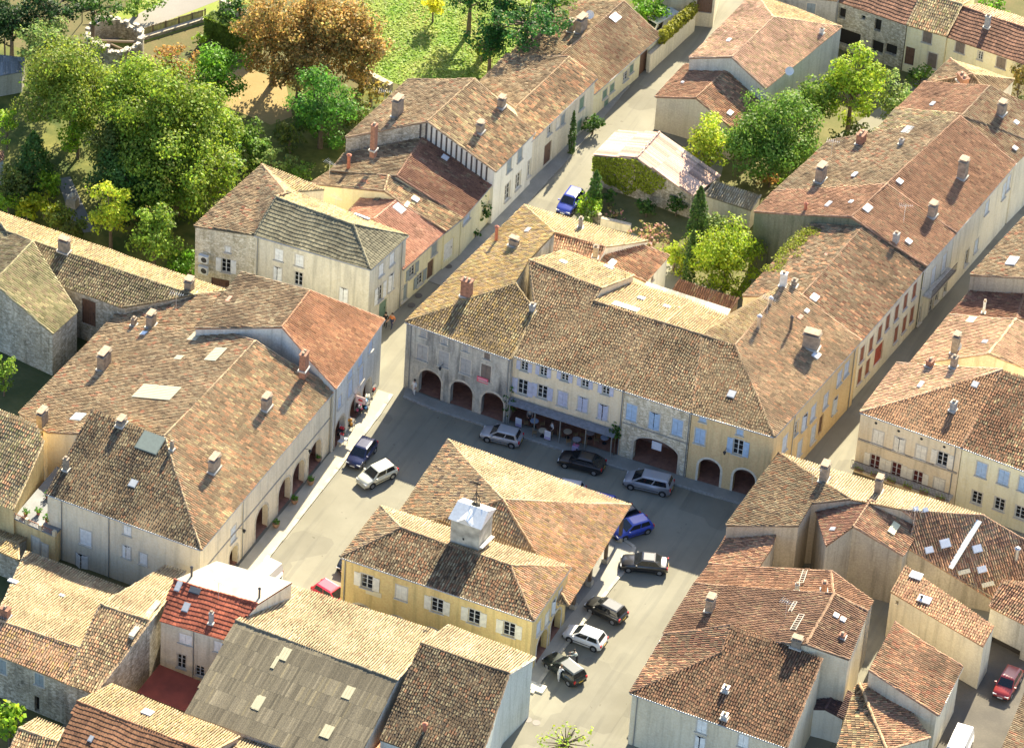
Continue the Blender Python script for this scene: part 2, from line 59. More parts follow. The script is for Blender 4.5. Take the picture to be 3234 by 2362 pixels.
{'n': 'row_house', 'l': 'long pale row house with dark red-brown roof further along the side street', 'c': 'house', 'w': 'cream2', 'v': [(32.07, 31.16, 7.6), (33.28, 44.47, 7.6), (24.29, 32.03, 10.0), (26.68, 46.01, 10.0), (13.9, 28.81, 7.06), (15.57, 39.77, 7.06)], 'f': [((0, 1, 3, 2), 'redbrown2', 'canal'), ((2, 3, 5, 4), 'brown', 'canal')], 'o': [(0, 1, [(14.24, 5.62, 0.8, 1.8, 'c', 'bluewhite'), (12.6, 5.63, 0.8, 1.8, 'c', 'bluewhite'), (5.09, 9.36, 0.8, 1.8, 'c', 'bluewhite'), (2.19, 9.32, 0.8, 1.7, 'c', 'bluewhite'), (11.75, 5.23, 0.8, 1.9, 'c', 'bluewhite'), (6.26, 1.99, 0.8, 1.5, 'c', 'bluewhite'), (7.68, 5.74, 0.8, 1.5, 'c', 'bluewhite'), (13.6, 2.04, 0.8, 2.0, 'wo', 'brown'), (4.14, 1.89, 0.8, 1.9, 'wo', 'brown')])], 'ch': [(29.8, 38.52, 8.57, 0.9, 0.8, 2.0, 'stone'), (18.86, 39.69, 8.01, 1.0, 0.7, 1.2, 'brick'), (22.91, 39.85, 9.2, 0.4, 0.4, 0.6, 'grey')], 'sk': [(0, 25.21, 33.19, 9.83, 0.6, 0.6, 'white')], 'g': [(0, 1)]},
{'n': 'row_house', 'l': 'row house with moss-speckled west roof slope and white flashings', 'c': 'house', 'w': 'cream2', 'v': [(33.22, 44.79, 7.4), (34.3, 52.43, 7.4), (25.26, 39.69, 9.78), (26.15, 46.58, 9.78), (19.16, 40.24, 7.91), (19.8, 47.01, 7.91)], 'f': [((0, 1, 3, 2), 'brown2', 'canal'), ((2, 3, 5, 4), 'mossgrey', 'canal')], 'sk': [(1, 22.52, 42.77, 8.84, 1.4, 0.9, 'glass')]},
{'n': 'row_house', 'l': 'row house with smooth pinkish brown roof and a white dormer cap near the street end', 'c': 'house', 'w': 'cream2', 'v': [(33.72, 48.79, 7.5), (34.48, 53.98, 7.5), (26.63, 46.47, 9.73), (27.35, 52.53, 9.73), (19.86, 47.25, 7.69), (20.55, 52.89, 7.69)], 'f': [((0, 1, 3, 2), 'brown2', 'canal'), ((2, 3, 5, 4), 'redbrown2', 'canal')], 'ch': [(29.67, 49.84, 8.87, 0.9, 0.7, 1.3, 'stone')], 'sk': [(1, 23.02, 48.44, 8.59, 0.7, 0.4, 'glass'), (0, 31.29, 49.86, 8.35, 0.5, 0.5, 'white'), (0, 32.46, 46.47, 7.82, 0.5, 0.5, 'white')]},
{'n': 'row_house', 'l': 'small pyramid-roofed house closing the row before the cross street', 'c': 'house', 'w': 'cream2', 'v': [(20.11, 54.68, 6.2), (20.85, 59.91, 6.2), (27.75, 59.68, 6.2), (24.3, 56.88, 7.4), (27.12, 54.96, 6.2)], 'f': [((3, 1, 0), 'brown', 'canal'), ((3, 2, 1), 'straw', 'canal'), ((3, 4, 2), 'brown', 'canal'), ((3, 0, 4), 'brown', 'canal')], 'ch': [(23.85, 55.04, 7.34, 1.3, 0.7, 0.9, 'brick')]},
{'n': 'courtyard_house', 'l': 'low courtyard house with pale sunlit roof behind the west corner of the north row', 'c': 'house', 'w': 'white2', 'v': [(-1.52, 9.84, 7.0), (3.41, 11.1, 7.0), (-1.72, 12.52, 7.65), (3.42, 12.84, 7.65), (-6.72, 16.72, 6.34), (5.94, 17.22, 6.34)], 'f': [((0, 1, 3, 2), 'redmottled', 'canal'), ((2, 3, 5, 4), 'straw', 'canal')], 'ch': [(-0.33, 15.52, 6.78, 0.4, 0.4, 1.1, 'grey'), (3.0, 11.43, 7.19, 0.5, 0.5, 1.3, 'stone')]},
{'n': 'courtyard_house', 'l': 'courtyard annex with mottled brown roof and white east wall', 'c': 'house', 'w': 'white2', 'v': [(7.8, 12.69, 5.2), (8.18, 17.53, 5.2), (3.87, 16.3, 6.58), (3.46, 14.97, 6.69), (3.21, 11.88, 6.69)], 'f': [((0, 1, 2, 3, 4), 'redmottled', 'canal')], 'o': [(0, 1, [(1.74, 4.36, 0.4, 0.5, 'c', 'brown')])], 'sk': [(0, 4.36, 12.41, 6.32, 0.9, 0.6, 'white')]},
{'n': 'shed', 'l': 'long white metal lean-to roof behind the north row', 'c': 'shed', 'w': 'white2', 'v': [(8.06, 11.98, 5.5), (8.18, 12.25, 5.6), (16.74, 12.21, 5.6), (16.64, 11.26, 5.3), (13.18, 11.37, 5.2), (12.55, 11.93, 5.4)], 'f': [((5, 4, 3, 2, 1, 0), 'whitemetal', 'sheet')]},
{'n': 'shed', 'l': 'brown lean-to shed roof against the courtyard wall', 'c': 'shed', 'w': 'palebrick', 'v': [(9.27, 16.52, 2.2), (12.9, 16.4, 2.2), (13.25, 17.35, 2.9), (9.47, 17.5, 2.9)], 'f': [((0, 1, 2, 3), 'redbrown', 'canal')]},
{'n': 'shed', 'l': 'smaller brown shed with a pale side wall beside the lean-to', 'c': 'shed', 'w': 'palebrick', 'v': [(12.99, 16.53, 2.0), (15.29, 16.48, 2.0), (15.55, 17.6, 2.8), (13.3, 17.53, 2.8)], 'f': [((0, 1, 2, 3), 'redbrown', 'canal')]},
{'n': 'market_hall', 'l': 'open market hall with big pyramid roof in the middle of the square', 'c': 'market hall', 'w': 'none', 'v': [(0.89, -16.4, 4.3), (19.18, -16.9, 4.3), (19.78, -31.88, 4.3), (1.5, -31.38, 4.3), (10.23, -25.29, 7.64)], 'f': [((4, 1, 0), 'straw3', 'canal'), ((4, 2, 1), 'salmonmix', 'canal'), ((4, 3, 2), 'brown', 'canal'), ((4, 0, 3), 'dark2', 'canal')], 'x': ['hall']},
{'n': 'town_hall', 'l': 'ochre yellow town hall with cream shutters attached to the market hall', 'c': 'town hall', 'w': 'yellow', 'v': [(0.51, -37.9, 6.6), (18.83, -37.53, 6.6), (18.8, -29.6, 6.6), (0.58, -30.11, 6.6), (3.98, -33.17, 7.74), (14.56, -33.14, 7.74)], 'f': [((0, 1, 5, 4), 'speckled', 'canal'), ((1, 2, 5), 'salmonmix', 'canal'), ((2, 3, 4, 5), 'straw3', 'canal'), ((3, 0, 4), 'dark2', 'canal')], 'o': [(0, 1, [(2.49, 4.62, 1.1, 1.55, 'o', 'cream'), (5.82, 4.63, 1.05, 1.55, 'c', 'cream'), (9.24, 4.56, 1.1, 1.55, 'o', 'cream'), (12.75, 4.66, 1.1, 1.55, 'o', 'cream'), (16.09, 4.56, 1.1, 1.55, 'o', 'cream'), (2.08, -1.01, 2.3, 1.7, 'arch', ''), (5.54, -0.87, 2.3, 1.7, 'arch', ''), (8.98, -0.72, 2.3, 1.7, 'arch', ''), (12.4, -0.44, 2.3, 1.7, 'arch', '')]), (1, 2, [(1.74, 4.28, 0.8, 1.4, 'c', 'bluewhite'), (3.62, 3.9, 0.8, 1.4, 'c', 'cream'), (4.97, 4.3, 0.8, 1.4, 'a', 'bluewhite'), (6.3, 4.51, 0.7, 1.4, 'c', 'cream'), (2.81, -0.21, 2.3, 3.0, 'arch', ''), (5.81, 0.35, 2.2, 3.0, 'arch', '')])], 'g': [(0, 1), (1, 2)], 'p': [(0, 1, 0.38)], 'x': ['tower', 'plaque']},
{'n': 'row_house', 'l': 'house with blinding pale north roof slope at the lower left', 'c': 'house', 'w': 'rubble', 'v': [(-20.76, -61.43, 5.0), (-13.86, -61.83, 5.0), (-22.4, -58.51, 5.95), (-14.31, -58.3, 5.95), (-25.98, -46.78, 3.18), (-15.96, -47.11, 3.18)], 'f': [((0, 1, 3, 2), 'salmonmix', 'canal'), ((2, 3, 5, 4), 'straw3', 'canal')], 'o': [(0, 1, [(0.55, 3.7, 0.9, 1.5, 'c', 'greyblue'), (4.32, 3.92, 0.9, 1.3, 'c', 'greyblue'), (4.06, 0.96, 0.5, 1.8, 'h', '')])], 'ch': [(-21.88, -57.67, 5.78, 0.8, 0.6, 1.0, 'brick')], 'sk': [(1, -24.23, -52.14, 4.45, 0.9, 0.5, 'white'), (1, -19.67, -51.66, 4.32, 0.5, 0.4, 'grey')]},
{'n': 'row_house', 'l': 'narrow house with coarse straw and brown tiled roof beside the courtyard', 'c': 'house', 'w': 'rubble', 'v': [(-13.9, -61.86, 5.0), (-10.87, -61.85, 5.0), (-14.66, -53.88, 7.24), (-9.89, -53.81, 7.24), (-13.33, -44.58, 5.0), (-11.35, -44.44, 5.0)], 'f': [((0, 1, 3, 2), 'mottled', 'canal'), ((2, 3, 5, 4), 'straw3', 'canal')]},
{'n': 'row_house', 'l': 'house with bright red interlocking tiles and a white flat rear roof', 'c': 'house', 'w': 'dirtywhite', 'v': [(-9.55, -52.65, 6.6), (-3.53, -52.2, 6.6), (-10.14, -48.97, 8.09), (-2.38, -48.37, 8.09), (-8.18, -44.79, 7.85), (-1.15, -44.19, 7.85)], 'f': [((0, 1, 3, 2), 'red', 'concrete'), ((2, 3, 5, 4), 'whiteroof', 'flat')], 'o': [(0, 1, [(2.34, 5.13, 1.2, 1.1, 'c', 'white'), (5.44, 5.37, 0.9, 1.2, 'c', 'white'), (1.99, 2.45, 0.8, 1.6, 'wo', 'white'), (2.77, 1.83, 0.8, 1.2, 'wo', 'white'), (3.72, 1.97, 0.8, 1.2, 'wo', 'white')])], 'ch': [(-9.08, -47.75, 8.02, 0.2, 0.2, 1.0, 'pipe'), (-2.66, -47.49, 8.04, 0.2, 0.2, 1.0, 'pipe'), (-5.31, -51.32, 7.0, 0.35, 0.35, 1.2, 'grey')], 'sk': [(0, -9.49, -49.39, 7.9, 0.5, 1.0, 'grey'), (0, -7.98, -50.84, 7.27, 0.6, 0.9, 'grey'), (0, -7.97, -49.22, 7.92, 1.0, 0.6, 'dark')], 'p': [(0, 1, 3.1)]},
{'n': 'barn', 'l': 'big barn with grey corrugated sheet roof and straw-yellow rear slope', 'c': 'house', 'w': 'greywall', 'v': [(-3.01, -60.5, 5.2), (12.69, -60.39, 5.2), (-3.32, -50.65, 7.61), (12.16, -50.96, 7.61), (-2.12, -42.16, 5.47), (11.45, -41.63, 5.47)], 'f': [((0, 1, 3, 2), 'fibre', 'fibre'), ((2, 3, 5, 4), 'straw3', 'canal')], 'sk': [(0, 2.16, -52.14, 7.27, 0.8, 1.3, 'lichen'), (0, 8.91, -53.6, 6.92, 0.8, 1.3, 'lichen'), (0, 8.97, -57.72, 5.89, 0.9, 1.3, 'lichen'), (0, 1.79, -53.2, 7.01, 0.35, 1.3, 'lichen'), (0, 2.35, -57.35, 5.97, 0.7, 1.5, 'lichen'), (0, 2.29, -57.37, 5.97, 0.8, 1.3, 'lichen')]},
{'n': 'row_house', 'l': 'house with rippled dark tile roof and blue-white east gable beside the square', 'c': 'house', 'w': 'palebluewall', 'v': [(13.19, -56.2, 5.6), (22.05, -56.17, 5.6), (12.26, -46.47, 8.24), (20.48, -46.34, 8.24), (12.74, -41.86, 6.93), (21.05, -42.17, 6.93)], 'f': [((0, 1, 3, 2), 'dark', 'canal'), ((2, 3, 5, 4), 'straw3', 'canal')], 'o': [(1, 5, [(10.25, 0.81, 1.8, 3.0, 'arch', '')])], 'ch': [(16.29, -54.03, 6.18, 0.35, 0.35, 0.7, 'terracotta')], 'g': [(5, 3)]},
{'n': 'barn', 'l': 'barn with plain red-brown roof and corrugated rear slope at the bottom left', 'c': 'house', 'w': 'palebrick', 'v': [(-10.28, -69.8, 5.0), (1.2, -69.71, 5.0), (-10.89, -64.99, 6.65), (1.81, -65.37, 6.65), (-9.92, -60.66, 5.47), (2.55, -61.36, 5.47)], 'f': [((0, 1, 3, 2), 'redflat', 'concrete'), ((2, 3, 5, 4), 'straw', 'canal')], 'sk': [(1, -5.32, -62.89, 6.02, 0.9, 0.9, 'white'), (0, -8.12, -67.66, 5.74, 0.4, 0.6, 'grey')]},
{'n': 'shed', 'l': 'small shed with two-toned tile roof in the bottom left corner', 'c': 'shed', 'w': 'rubble', 'v': [(-14.89, -69.69, 3.0), (-11.47, -68.7, 3.0), (-15.14, -67.4, 3.63), (-11.58, -67.24, 3.63), (-14.84, -64.87, 2.91), (-12.14, -64.98, 2.91)], 'f': [((0, 1, 3, 2), 'mottled', 'canal'), ((2, 3, 5, 4), 'straw3', 'canal')]},
{'n': 'shed', 'l': 'pale tiled roof corner poking up at the bottom edge', 'c': 'shed', 'w': 'rubble', 'v': [(3.09, -63.93, 5.6), (6.95, -63.02, 5.6), (2.53, -62.29, 5.07), (5.73, -61.9, 5.07), (2.56, -59.23, 4.21), (6.05, -59.15, 4.21)], 'f': [((0, 1, 3, 2), 'mottled', 'canal'), ((2, 3, 5, 4), 'straw3', 'canal')]},
{'n': 'shed', 'l': 'small pink tiled roof at the bottom edge below the rippled roof', 'c': 'shed', 'w': 'rubble', 'v': [(12.94, -58.01, 4.6), (15.29, -57.59, 4.6), (12.34, -56.03, 3.92), (14.94, -55.64, 3.92), (12.3, -54.17, 3.4), (14.46, -54.13, 3.4)], 'f': [((0, 1, 3, 2), 'salmonmix', 'canal'), ((2, 3, 5, 4), 'salmon', 'canal')]},
{'n': 'row_house', 'l': 'ochre house at the left edge with a shadow stripe across its roof', 'c': 'house', 'w': 'ochre2', 'v': [(-28.73, -43.97, 4.8), (-30.87, -43.89, 4.8), (-30.78, -36.0, 7.95), (-34.67, -35.76, 7.99), (-35.42, -35.74, 7.99), (-29.36, -37.26, 7.47)], 'f': [((5, 2, 3, 4, 1, 0), 'mossgrey', 'canal')]},
{'n': 'row_house', 'l': 'ochre house with iron-railed roof terrace and potted plants', 'c': 'house', 'w': 'ochre2', 'v': [(-28.91, -43.76, 3.6), (-24.53, -44.21, 3.6), (-24.33, -36.01, 3.6), (-28.91, -35.76, 3.6)], 'f': [((0, 1, 2, 3), 'terrace', 'flat')], 'o': [(0, 1, [(2.31, 1.29, 0.8, 2.0, 'c', 'cream'), (3.26, 1.19, 0.7, 1.6, 'c', 'cream')])], 'x': ['terrace']},
{'n': 'shed', 'l': 'low shed roof with grey gable at the left edge below the terrace', 'c': 'shed', 'w': 'rubble', 'v': [(-28.91, -47.42, 2.8), (-26.11, -47.73, 2.8), (-29.85, -45.35, 2.15), (-27.66, -45.18, 2.15), (-30.41, -43.5, 1.63), (-27.55, -43.34, 1.63)], 'f': [((0, 1, 3, 2), 'straw', 'canal'), ((2, 3, 5, 4), 'straw', 'canal')]},
{'n': 'town_house', 'l': 'house with pale north slope and brown hipped roof at the southeast corner of the square', 'c': 'house', 'w': 'palestone2', 'v': [(28.93, -5.79, 6.0), (28.52, -17.28, 6.0), (37.56, -10.58, 7.67), (34.56, -12.09, 7.11), (34.68, -15.59, 7.16), (48.45, -5.02, 6.0), (42.12, -9.7, 7.67)], 'f': [((4, 3, 2, 0, 1), 'brown3', 'canal'), ((2, 6, 5, 0), 'straw3', 'canal')], 'ch': [(34.25, -8.4, 6.97, 1.0, 0.7, 1.7, 'stone'), (39.11, -7.39, 6.7, 0.8, 0.6, 1.6, 'stone')]},
{'n': 'town_house', 'l': 'house with pinkish brown roof, skylights and a broad white flashing strip', 'c': 'house', 'w': 'greybrown', 'v': [(42.1, -9.64, 7.62), (48.5, -5.3, 6.2), (56.3, -9.48, -0.67), (43.86, -11.8, 5.42), (53.87, -4.25, 3.6), (43.45, -9.53, 6.89)], 'f': [((0, 5, 3, 2, 4, 1), 'redmottled', 'canal')], 'ch': [(52.31, -6.3, 3.41, 0.4, 0.4, 1.2, 'metal')], 'sk': [(0, 46.44, -9.41, 5.19, 1.0, 0.8, 'white'), (0, 45.44, -10.77, 5.05, 0.8, 0.6, 'white'), (0, 49.03, -7.91, 4.47, 0.9, 0.7, 'white'), (0, 43.16, -8.8, 7.45, 0.5, 0.4, 'white'), (0, 43.91, -8.32, 7.27, 0.5, 0.4, 'white'), (0, 48.76, -10.2, 3.39, 1.2, 0.4, 'straw'), (0, 50.03, -9.01, 3.29, 0.9, 0.6, 'white'), (0, 50.94, -9.65, 2.4, 1.2, 0.4, 'straw')], 'x': ['strip']},
{'n': 'town_house', 'l': 'house with mottled roof between two shaded courtyards near the southeast corner', 'c': 'house', 'w': 'greybrown', 'v': [(39.2, -9.71, 7.57), (39.16, -13.82, 7.57), (43.93, -13.45, 5.86), (43.94, -9.16, 5.87), (37.84, -16.89, 7.1), (34.34, -10.65, 5.83), (37.48, -10.47, 6.96)], 'f': [((0, 1, 2, 3), 'redmottled', 'canal'), ((0, 6, 5, 4, 1), 'redbrown', 'canal')], 'sk': [(0, 42.09, -11.21, 6.53, 1.6, 0.7, 'cream'), (1, 37.51, -14.44, 6.98, 0.5, 0.5, 'grey')]},
{'n': 'row_house', 'l': 'low house with light tiled roof beside the shaded gable', 'c': 'house', 'w': 'palestone2', 'v': [(28.57, -21.04, 4.4), (28.6, -18.65, 4.4), (33.23, -17.98, 5.79), (33.21, -20.99, 5.79), (28.46, -16.11, 4.35), (32.76, -15.5, 5.63)], 'f': [((3, 2, 5, 4, 1, 0), 'redmottled', 'canal')]},
{'n': 'row_house', 'l': 'house with narrow orange-brown roof and a small roof ladder', 'c': 'house', 'w': 'palestone2', 'v': [(28.56, -24.32, 4.6), (28.77, -21.24, 4.6), (41.09, -23.63, 8.12), (39.83, -20.95, 8.12), (44.25, -23.24, 7.13), (44.18, -21.79, 7.13)], 'f': [((2, 3, 1, 0), 'redbrown2', 'canal'), ((4, 5, 3, 2), 'redbrown2', 'canal')], 'ch': [(37.91, -24.12, 7.27, 0.35, 0.35, 1.0, 'grey'), (40.18, -23.54, 7.97, 0.5, 0.5, 1.0, 'brick')], 'sk': [(0, 37.71, -21.98, 7.32, 1.8, 0.4, 'ladder')]},
{'n': 'town_house', 'l': 'house with smooth dark brown roof, roof ladder and white chimney flashing by the square', 'c': 'house', 'w': 'creamwall', 'v': [(29.02, -32.52, 5.4), (28.86, -25.14, 5.4), (41.78, -32.06, 9.22), (41.53, -24.8, 9.22), (45.44, -31.02, 8.2), (44.58, -24.47, 8.2)], 'f': [((2, 3, 1, 0), 'redbrown3', 'canal'), ((4, 5, 3, 2), 'redbrown3', 'canal')], 'ch': [(31.72, -28.67, 6.24, 0.9, 0.7, 1.4, 'stone'), (44.01, -29.01, 8.53, 0.5, 0.5, 0.4, 'brick')], 'sk': [(1, 42.6, -27.08, 8.9, 0.5, 0.5, 'white'), (1, 43.25, -27.08, 8.71, 0.5, 0.5, 'white'), (0, 39.97, -29.31, 8.7, 2.2, 0.5, 'ladder'), (0, 38.74, -27.26, 8.35, 1.4, 0.3, 'ladder')]},
{'n': 'town_house', 'l': 'beige corner house with rippled red-brown roof at the lower right of the square', 'c': 'house', 'w': 'creamwall', 'v': [(29.7, -41.39, 6.0), (44.14, -41.4, 6.0), (35.2, -34.88, 7.71), (34.9, -31.97, 8.46), (39.68, -32.08, 8.45), (43.44, -32.26, 8.42), (29.37, -33.12, 6.0)], 'f': [((0, 1, 5, 4, 3, 2), 'rippled', 'canal'), ((0, 2, 3, 6), 'redmottled2', 'canal')], 'o': [(0, 1, [(6.66, 4.83, 0.9, 1.4, 'c', 'white'), (10.49, 4.86, 0.9, 1.4, 'c', 'white'), (6.66, 2.89, 0.9, 1.6, 'a', 'white')])], 'ch': [(37.13, -38.24, 6.83, 0.5, 0.5, 0.5, 'metalbox'), (38.13, -40.76, 6.17, 0.5, 0.5, 0.5, 'metalbox'), (40.95, -31.96, 8.48, 0.9, 0.6, 0.9, 'stone')], 'g': [(0, 1), (0, 6)], 'p': [(0, 1, 0.66)]},
{'n': 'shed', 'l': 'tiny purple-brown lean-to roof with white gable in the narrow yard', 'c': 'shed', 'w': 'white2', 'v': [(42.76, -33.03, 3.0), (42.65, -29.58, 3.0), (44.45, -32.82, 3.5), (44.3, -29.66, 3.5), (46.11, -32.74, 3.05), (45.62, -29.26, 3.05)], 'f': [((2, 3, 1, 0), 'purple', 'canal'), ((4, 5, 3, 2), 'purple', 'canal')]},
{'n': 'row_house', 'l': 'house with brown roof and pale ridge rows at the bottom right', 'c': 'house', 'w': 'creamwall', 'v': [(47.75, -39.0, 4.8), (46.17, -30.27, 4.8), (51.61, -37.17, 5.53), (46.56, -30.62, 5.53), (54.0, -32.88, 4.4), (48.49, -28.2, 4.4)], 'f': [((2, 3, 1, 0), 'mottled', 'canal'), ((4, 5, 3, 2), 'redmottled', 'canal')]},
{'n': 'row_house', 'l': 'square brown-roofed house with white east gutter above the driveway', 'c': 'house', 'w': 'creamwall', 'v': [(53.93, -30.98, 5.4), (53.6, -24.22, 5.4), (46.85, -23.53, 7.15), (47.12, -30.32, 7.16)], 'f': [((0, 1, 2, 3), 'brownred', 'canal')], 'g': [(0, 1)]},
{'n': 'town_house', 'l': 'long cream house with brown roof and upturned skylight at the right', 'c': 'house', 'w': 'creamwall', 'v': [(54.27, -20.67, 5.2), (54.24, -17.91, 5.4), (44.56, -14.6, 5.9), (44.53, -17.95, 5.4)], 'f': [((0, 1, 2, 3), 'redmottled', 'canal')], 'o': [(3, 0, [(0.73, 4.45, 0.3, 0.4, 'h', '')])], 'ch': [(47.36, -17.75, 5.48, 0.2, 0.2, 0.3, 'pipe')], 'sk': [(0, 45.93, -15.39, 5.76, 1.1, 0.8, 'white'), (0, 47.62, -17.71, 5.48, 1.2, 0.8, 'white')]},
{'n': 'row_house', 'l': 'grey rendered house wall with garage opening above the driveway', 'c': 'house', 'w': 'greywall', 'v': [(52.68, -14.36, 4.2), (56.96, -15.26, 4.2), (56.96, -10.26, 5.4), (52.68, -11.36, 5.0)], 'f': [((0, 1, 2, 3), 'redmottled', 'canal')], 'o': [(0, 1, [(1.95, -0.28, 3.2, 2.4, 'h', '')])]},
{'n': 'row_house', 'l': 'house roof edge in the lower right corner', 'c': 'house', 'w': 'creamwall', 'v': [(59.63, -30.03, 3.4), (58.99, -22.67, 3.4), (65.99, -22.67, 1.9), (66.63, -30.03, 1.9)], 'f': [((3, 2, 1, 0), 'brown', 'canal')]},
{'n': 'town_house', 'l': 'cream house with orange hipped roof and flower balcony beside the side street', 'c': 'house', 'w': 'ivory2', 'v': [(33.7, 1.88, 7.2), (43.74, 1.58, 7.2), (34.12, 10.19, 7.2), (43.89, 11.06, 9.53), (43.91, 11.17, 9.53)], 'f': [((3, 4, 2, 0), 'salmonlight', 'canal'), ((0, 1, 3), 'brickmix', 'canal')], 'o': [(0, 1, [(1.97, 4.88, 1.0, 1.55, 'c', 'cream'), (4.09, 4.91, 1.0, 1.55, 'a', 'cream'), (6.22, 4.88, 1.0, 1.55, 'c', 'cream'), (8.32, 4.99, 1.0, 1.55, 'o', 'cream'), (1.95, 1.82, 0.95, 1.9, 'ro', 'cream'), (4.09, 1.79, 0.95, 1.9, 'ro', 'cream'), (6.23, 1.7, 0.95, 1.9, 'ro', 'cream'), (8.34, 1.81, 1.0, 1.7, 'c', 'cream')])], 'ch': [(41.43, 5.16, 8.06, 0.6, 0.5, 1.0, 'grey'), (37.2, 10.38, 7.94, 0.7, 0.6, 0.7, 'brick'), (39.39, 10.64, 8.46, 0.6, 0.5, 1.2, 'stone')], 'sk': [(0, 37.53, 7.16, 8.05, 0.9, 0.4, 'white'), (1, 42.22, 8.53, 8.9, 0.6, 0.7, 'grey')], 'g': [(0, 1)], 'x': ['flowerbalcony']},
{'n': 'town_house', 'l': 'cream house with pale blue shutters and mossy red-brown roof at the right', 'c': 'house', 'w': 'lemon', 'v': [(43.74, 1.58, 7.2), (51.72, 1.08, 7.2), (43.89, 11.06, 9.53), (52.89, 11.36, 9.53)], 'f': [((0, 1, 3, 2), 'rustmoss', 'canal')], 'o': [(0, 1, [(2.11, 5.38, 1.0, 1.65, 'c', 'skyblue'), (4.29, 5.44, 1.0, 1.65, 'c', 'skyblue'), (6.3, 5.49, 1.0, 1.65, 'c', 'skyblue'), (2.06, 2.03, 0.95, 1.4, 'wo', 'white'), (4.29, 2.25, 0.95, 1.4, 'wo', 'white'), (6.36, 2.19, 0.95, 1.4, 'wo', 'white')])], 'g': [(0, 1)], 'p': [(0, 1, -0.6)]},
{'n': 'town_house', 'l': 'house with pale salmon roof and satellite dish north of the orange hipped roof', 'c': 'house', 'w': 'creamwall', 'v': [(34.87, 11.77, 6.2), (35.53, 20.55, 6.2), (41.38, 14.61, 7.96), (41.85, 20.74, 7.96), (47.46, 15.84, 6.46), (46.01, 21.9, 6.46)], 'f': [((2, 3, 1, 0), 'salmonlight', 'canal'), ((4, 5, 3, 2), 'salmonlight', 'canal')], 'ch': [(38.28, 14.35, 7.1, 0.8, 0.6, 2.0, 'stone')], 'sk': [(0, 40.45, 16.44, 7.66, 0.5, 0.5, 'glass'), (0, 37.88, 19.94, 6.87, 1.0, 0.8, 'straw')]},
{'n': 'town_house', 'l': 'house with brown roof and bright skylight at the right edge', 'c': 'house', 'w': 'greybrown', 'v': [(35.32, 26.56, 6.8), (36.75, 37.64, 6.8), (42.2, 27.19, 8.47), (41.04, 36.51, 8.47), (45.77, 30.34, 7.37), (44.3, 38.01, 7.37)], 'f': [((2, 3, 1, 0), 'brown', 'canal'), ((4, 5, 3, 2), 'brown', 'canal')], 'sk': [(0, 38.41, 29.54, 7.53, 1.4, 1.0, 'white')]},
{'n': 'row_house', 'l': 'low house with shaded dark roof below the grey rendered gable', 'c': 'house', 'w': 'greybrown', 'v': [(35.13, 22.16, 5.0), (35.68, 26.83, 5.0), (41.27, 23.32, 6.09), (40.64, 27.12, 6.09), (43.37, 25.03, 5.41), (42.59, 28.54, 5.41)], 'f': [((2, 3, 1, 0), 'redbrown', 'canal'), ((4, 5, 3, 2), 'redbrown', 'canal')], 'ch': [(38.04, 23.21, 5.52, 0.25, 0.25, 1.4, 'white')]},
{'n': 'row_house', 'l': 'grey stone house with dark arched openings across the top garden', 'c': 'house', 'w': 'greystone', 'v': [(6.73, 64.57, 5.8), (14.57, 64.07, 5.8), (7.25, 68.55, 7.25), (14.48, 68.15, 7.25), (7.76, 72.52, 5.8), (14.39, 72.22, 5.8)], 'f': [((0, 1, 3, 2), 'reddark', 'concrete'), ((2, 3, 5, 4), 'reddark', 'concrete')], 'o': [(0, 1, [(0.69, 4.39, 0.75, 1.3, 'h', ''), (4.7, 4.42, 0.75, 1.5, 'h', ''), (3.04, 4.75, 0.45, 0.5, 'h', ''), (1.8, 1.61, 2.4, 2.0, 'h', ''), (4.96, 1.77, 1.3, 1.5, 'h', ''), (6.48, 2.05, 1.3, 1.3, 'h', ''), (7.36, 1.94, 0.7, 1.3, 'h', '')])]},
{'n': 'row_house', 'l': 'cream house with patchy brown roof in the top right row', 'c': 'house', 'w': 'lemon', 'v': [(14.62, 64.05, 5.8), (18.9, 64.13, 5.8), (14.49, 68.13, 7.26), (18.96, 68.18, 7.26), (14.35, 72.21, 5.8), (19.02, 72.22, 5.8)], 'f': [((0, 1, 3, 2), 'mossgrey', 'canal'), ((2, 3, 5, 4), 'mossgrey', 'canal')], 'o': [(0, 1, [(2.27, 4.9, 0.95, 1.4, 'c', 'rawbrown'), (0.66, 2.0, 1.0, 2.2, 'door', 'brown'), (3.09, 2.28, 0.95, 1.8, 'c', 'rawbrown')])]},
{'n': 'row_house', 'l': 'cream house with striped brown roof at the right of the top row', 'c': 'house', 'w': 'lemon', 'v': [(18.89, 64.38, 5.6), (28.37, 63.63, 5.6), (18.99, 68.17, 6.98), (26.73, 67.68, 6.98), (20.14, 70.39, 6.32), (26.85, 70.11, 6.32)], 'f': [((0, 1, 3, 2), 'reddark', 'concrete'), ((2, 3, 5, 4), 'salmonlight', 'canal')], 'o': [(0, 1, [(1.51, 4.74, 1.0, 1.3, 'c', 'rawbrown'), (6.12, 4.63, 1.0, 1.3, 'c', 'rawbrown'), (3.8, 4.6, 0.5, 1.0, 'wo', 'rawbrown')])], 'ch': [(22.27, 66.65, 6.51, 0.5, 0.5, 1.4, 'grey')]},
{'n': 'row_house', 'l': 'grey rendered building at the top edge above the pink roof', 'c': 'house', 'w': 'greywall', 'v': [(0.46, 62.08, 6.2), (6.91, 64.01, 6.2), (0.64, 66.48, 7.62), (7.41, 68.03, 7.62), (0.83, 70.88, 6.2), (7.91, 72.04, 6.2)], 'f': [((0, 1, 3, 2), 'brown', 'canal'), ((2, 3, 5, 4), 'brown', 'canal')], 'o': [(0, 1, [(4.18, 4.65, 0.9, 1.5, 'c', 'greyblue')])]},
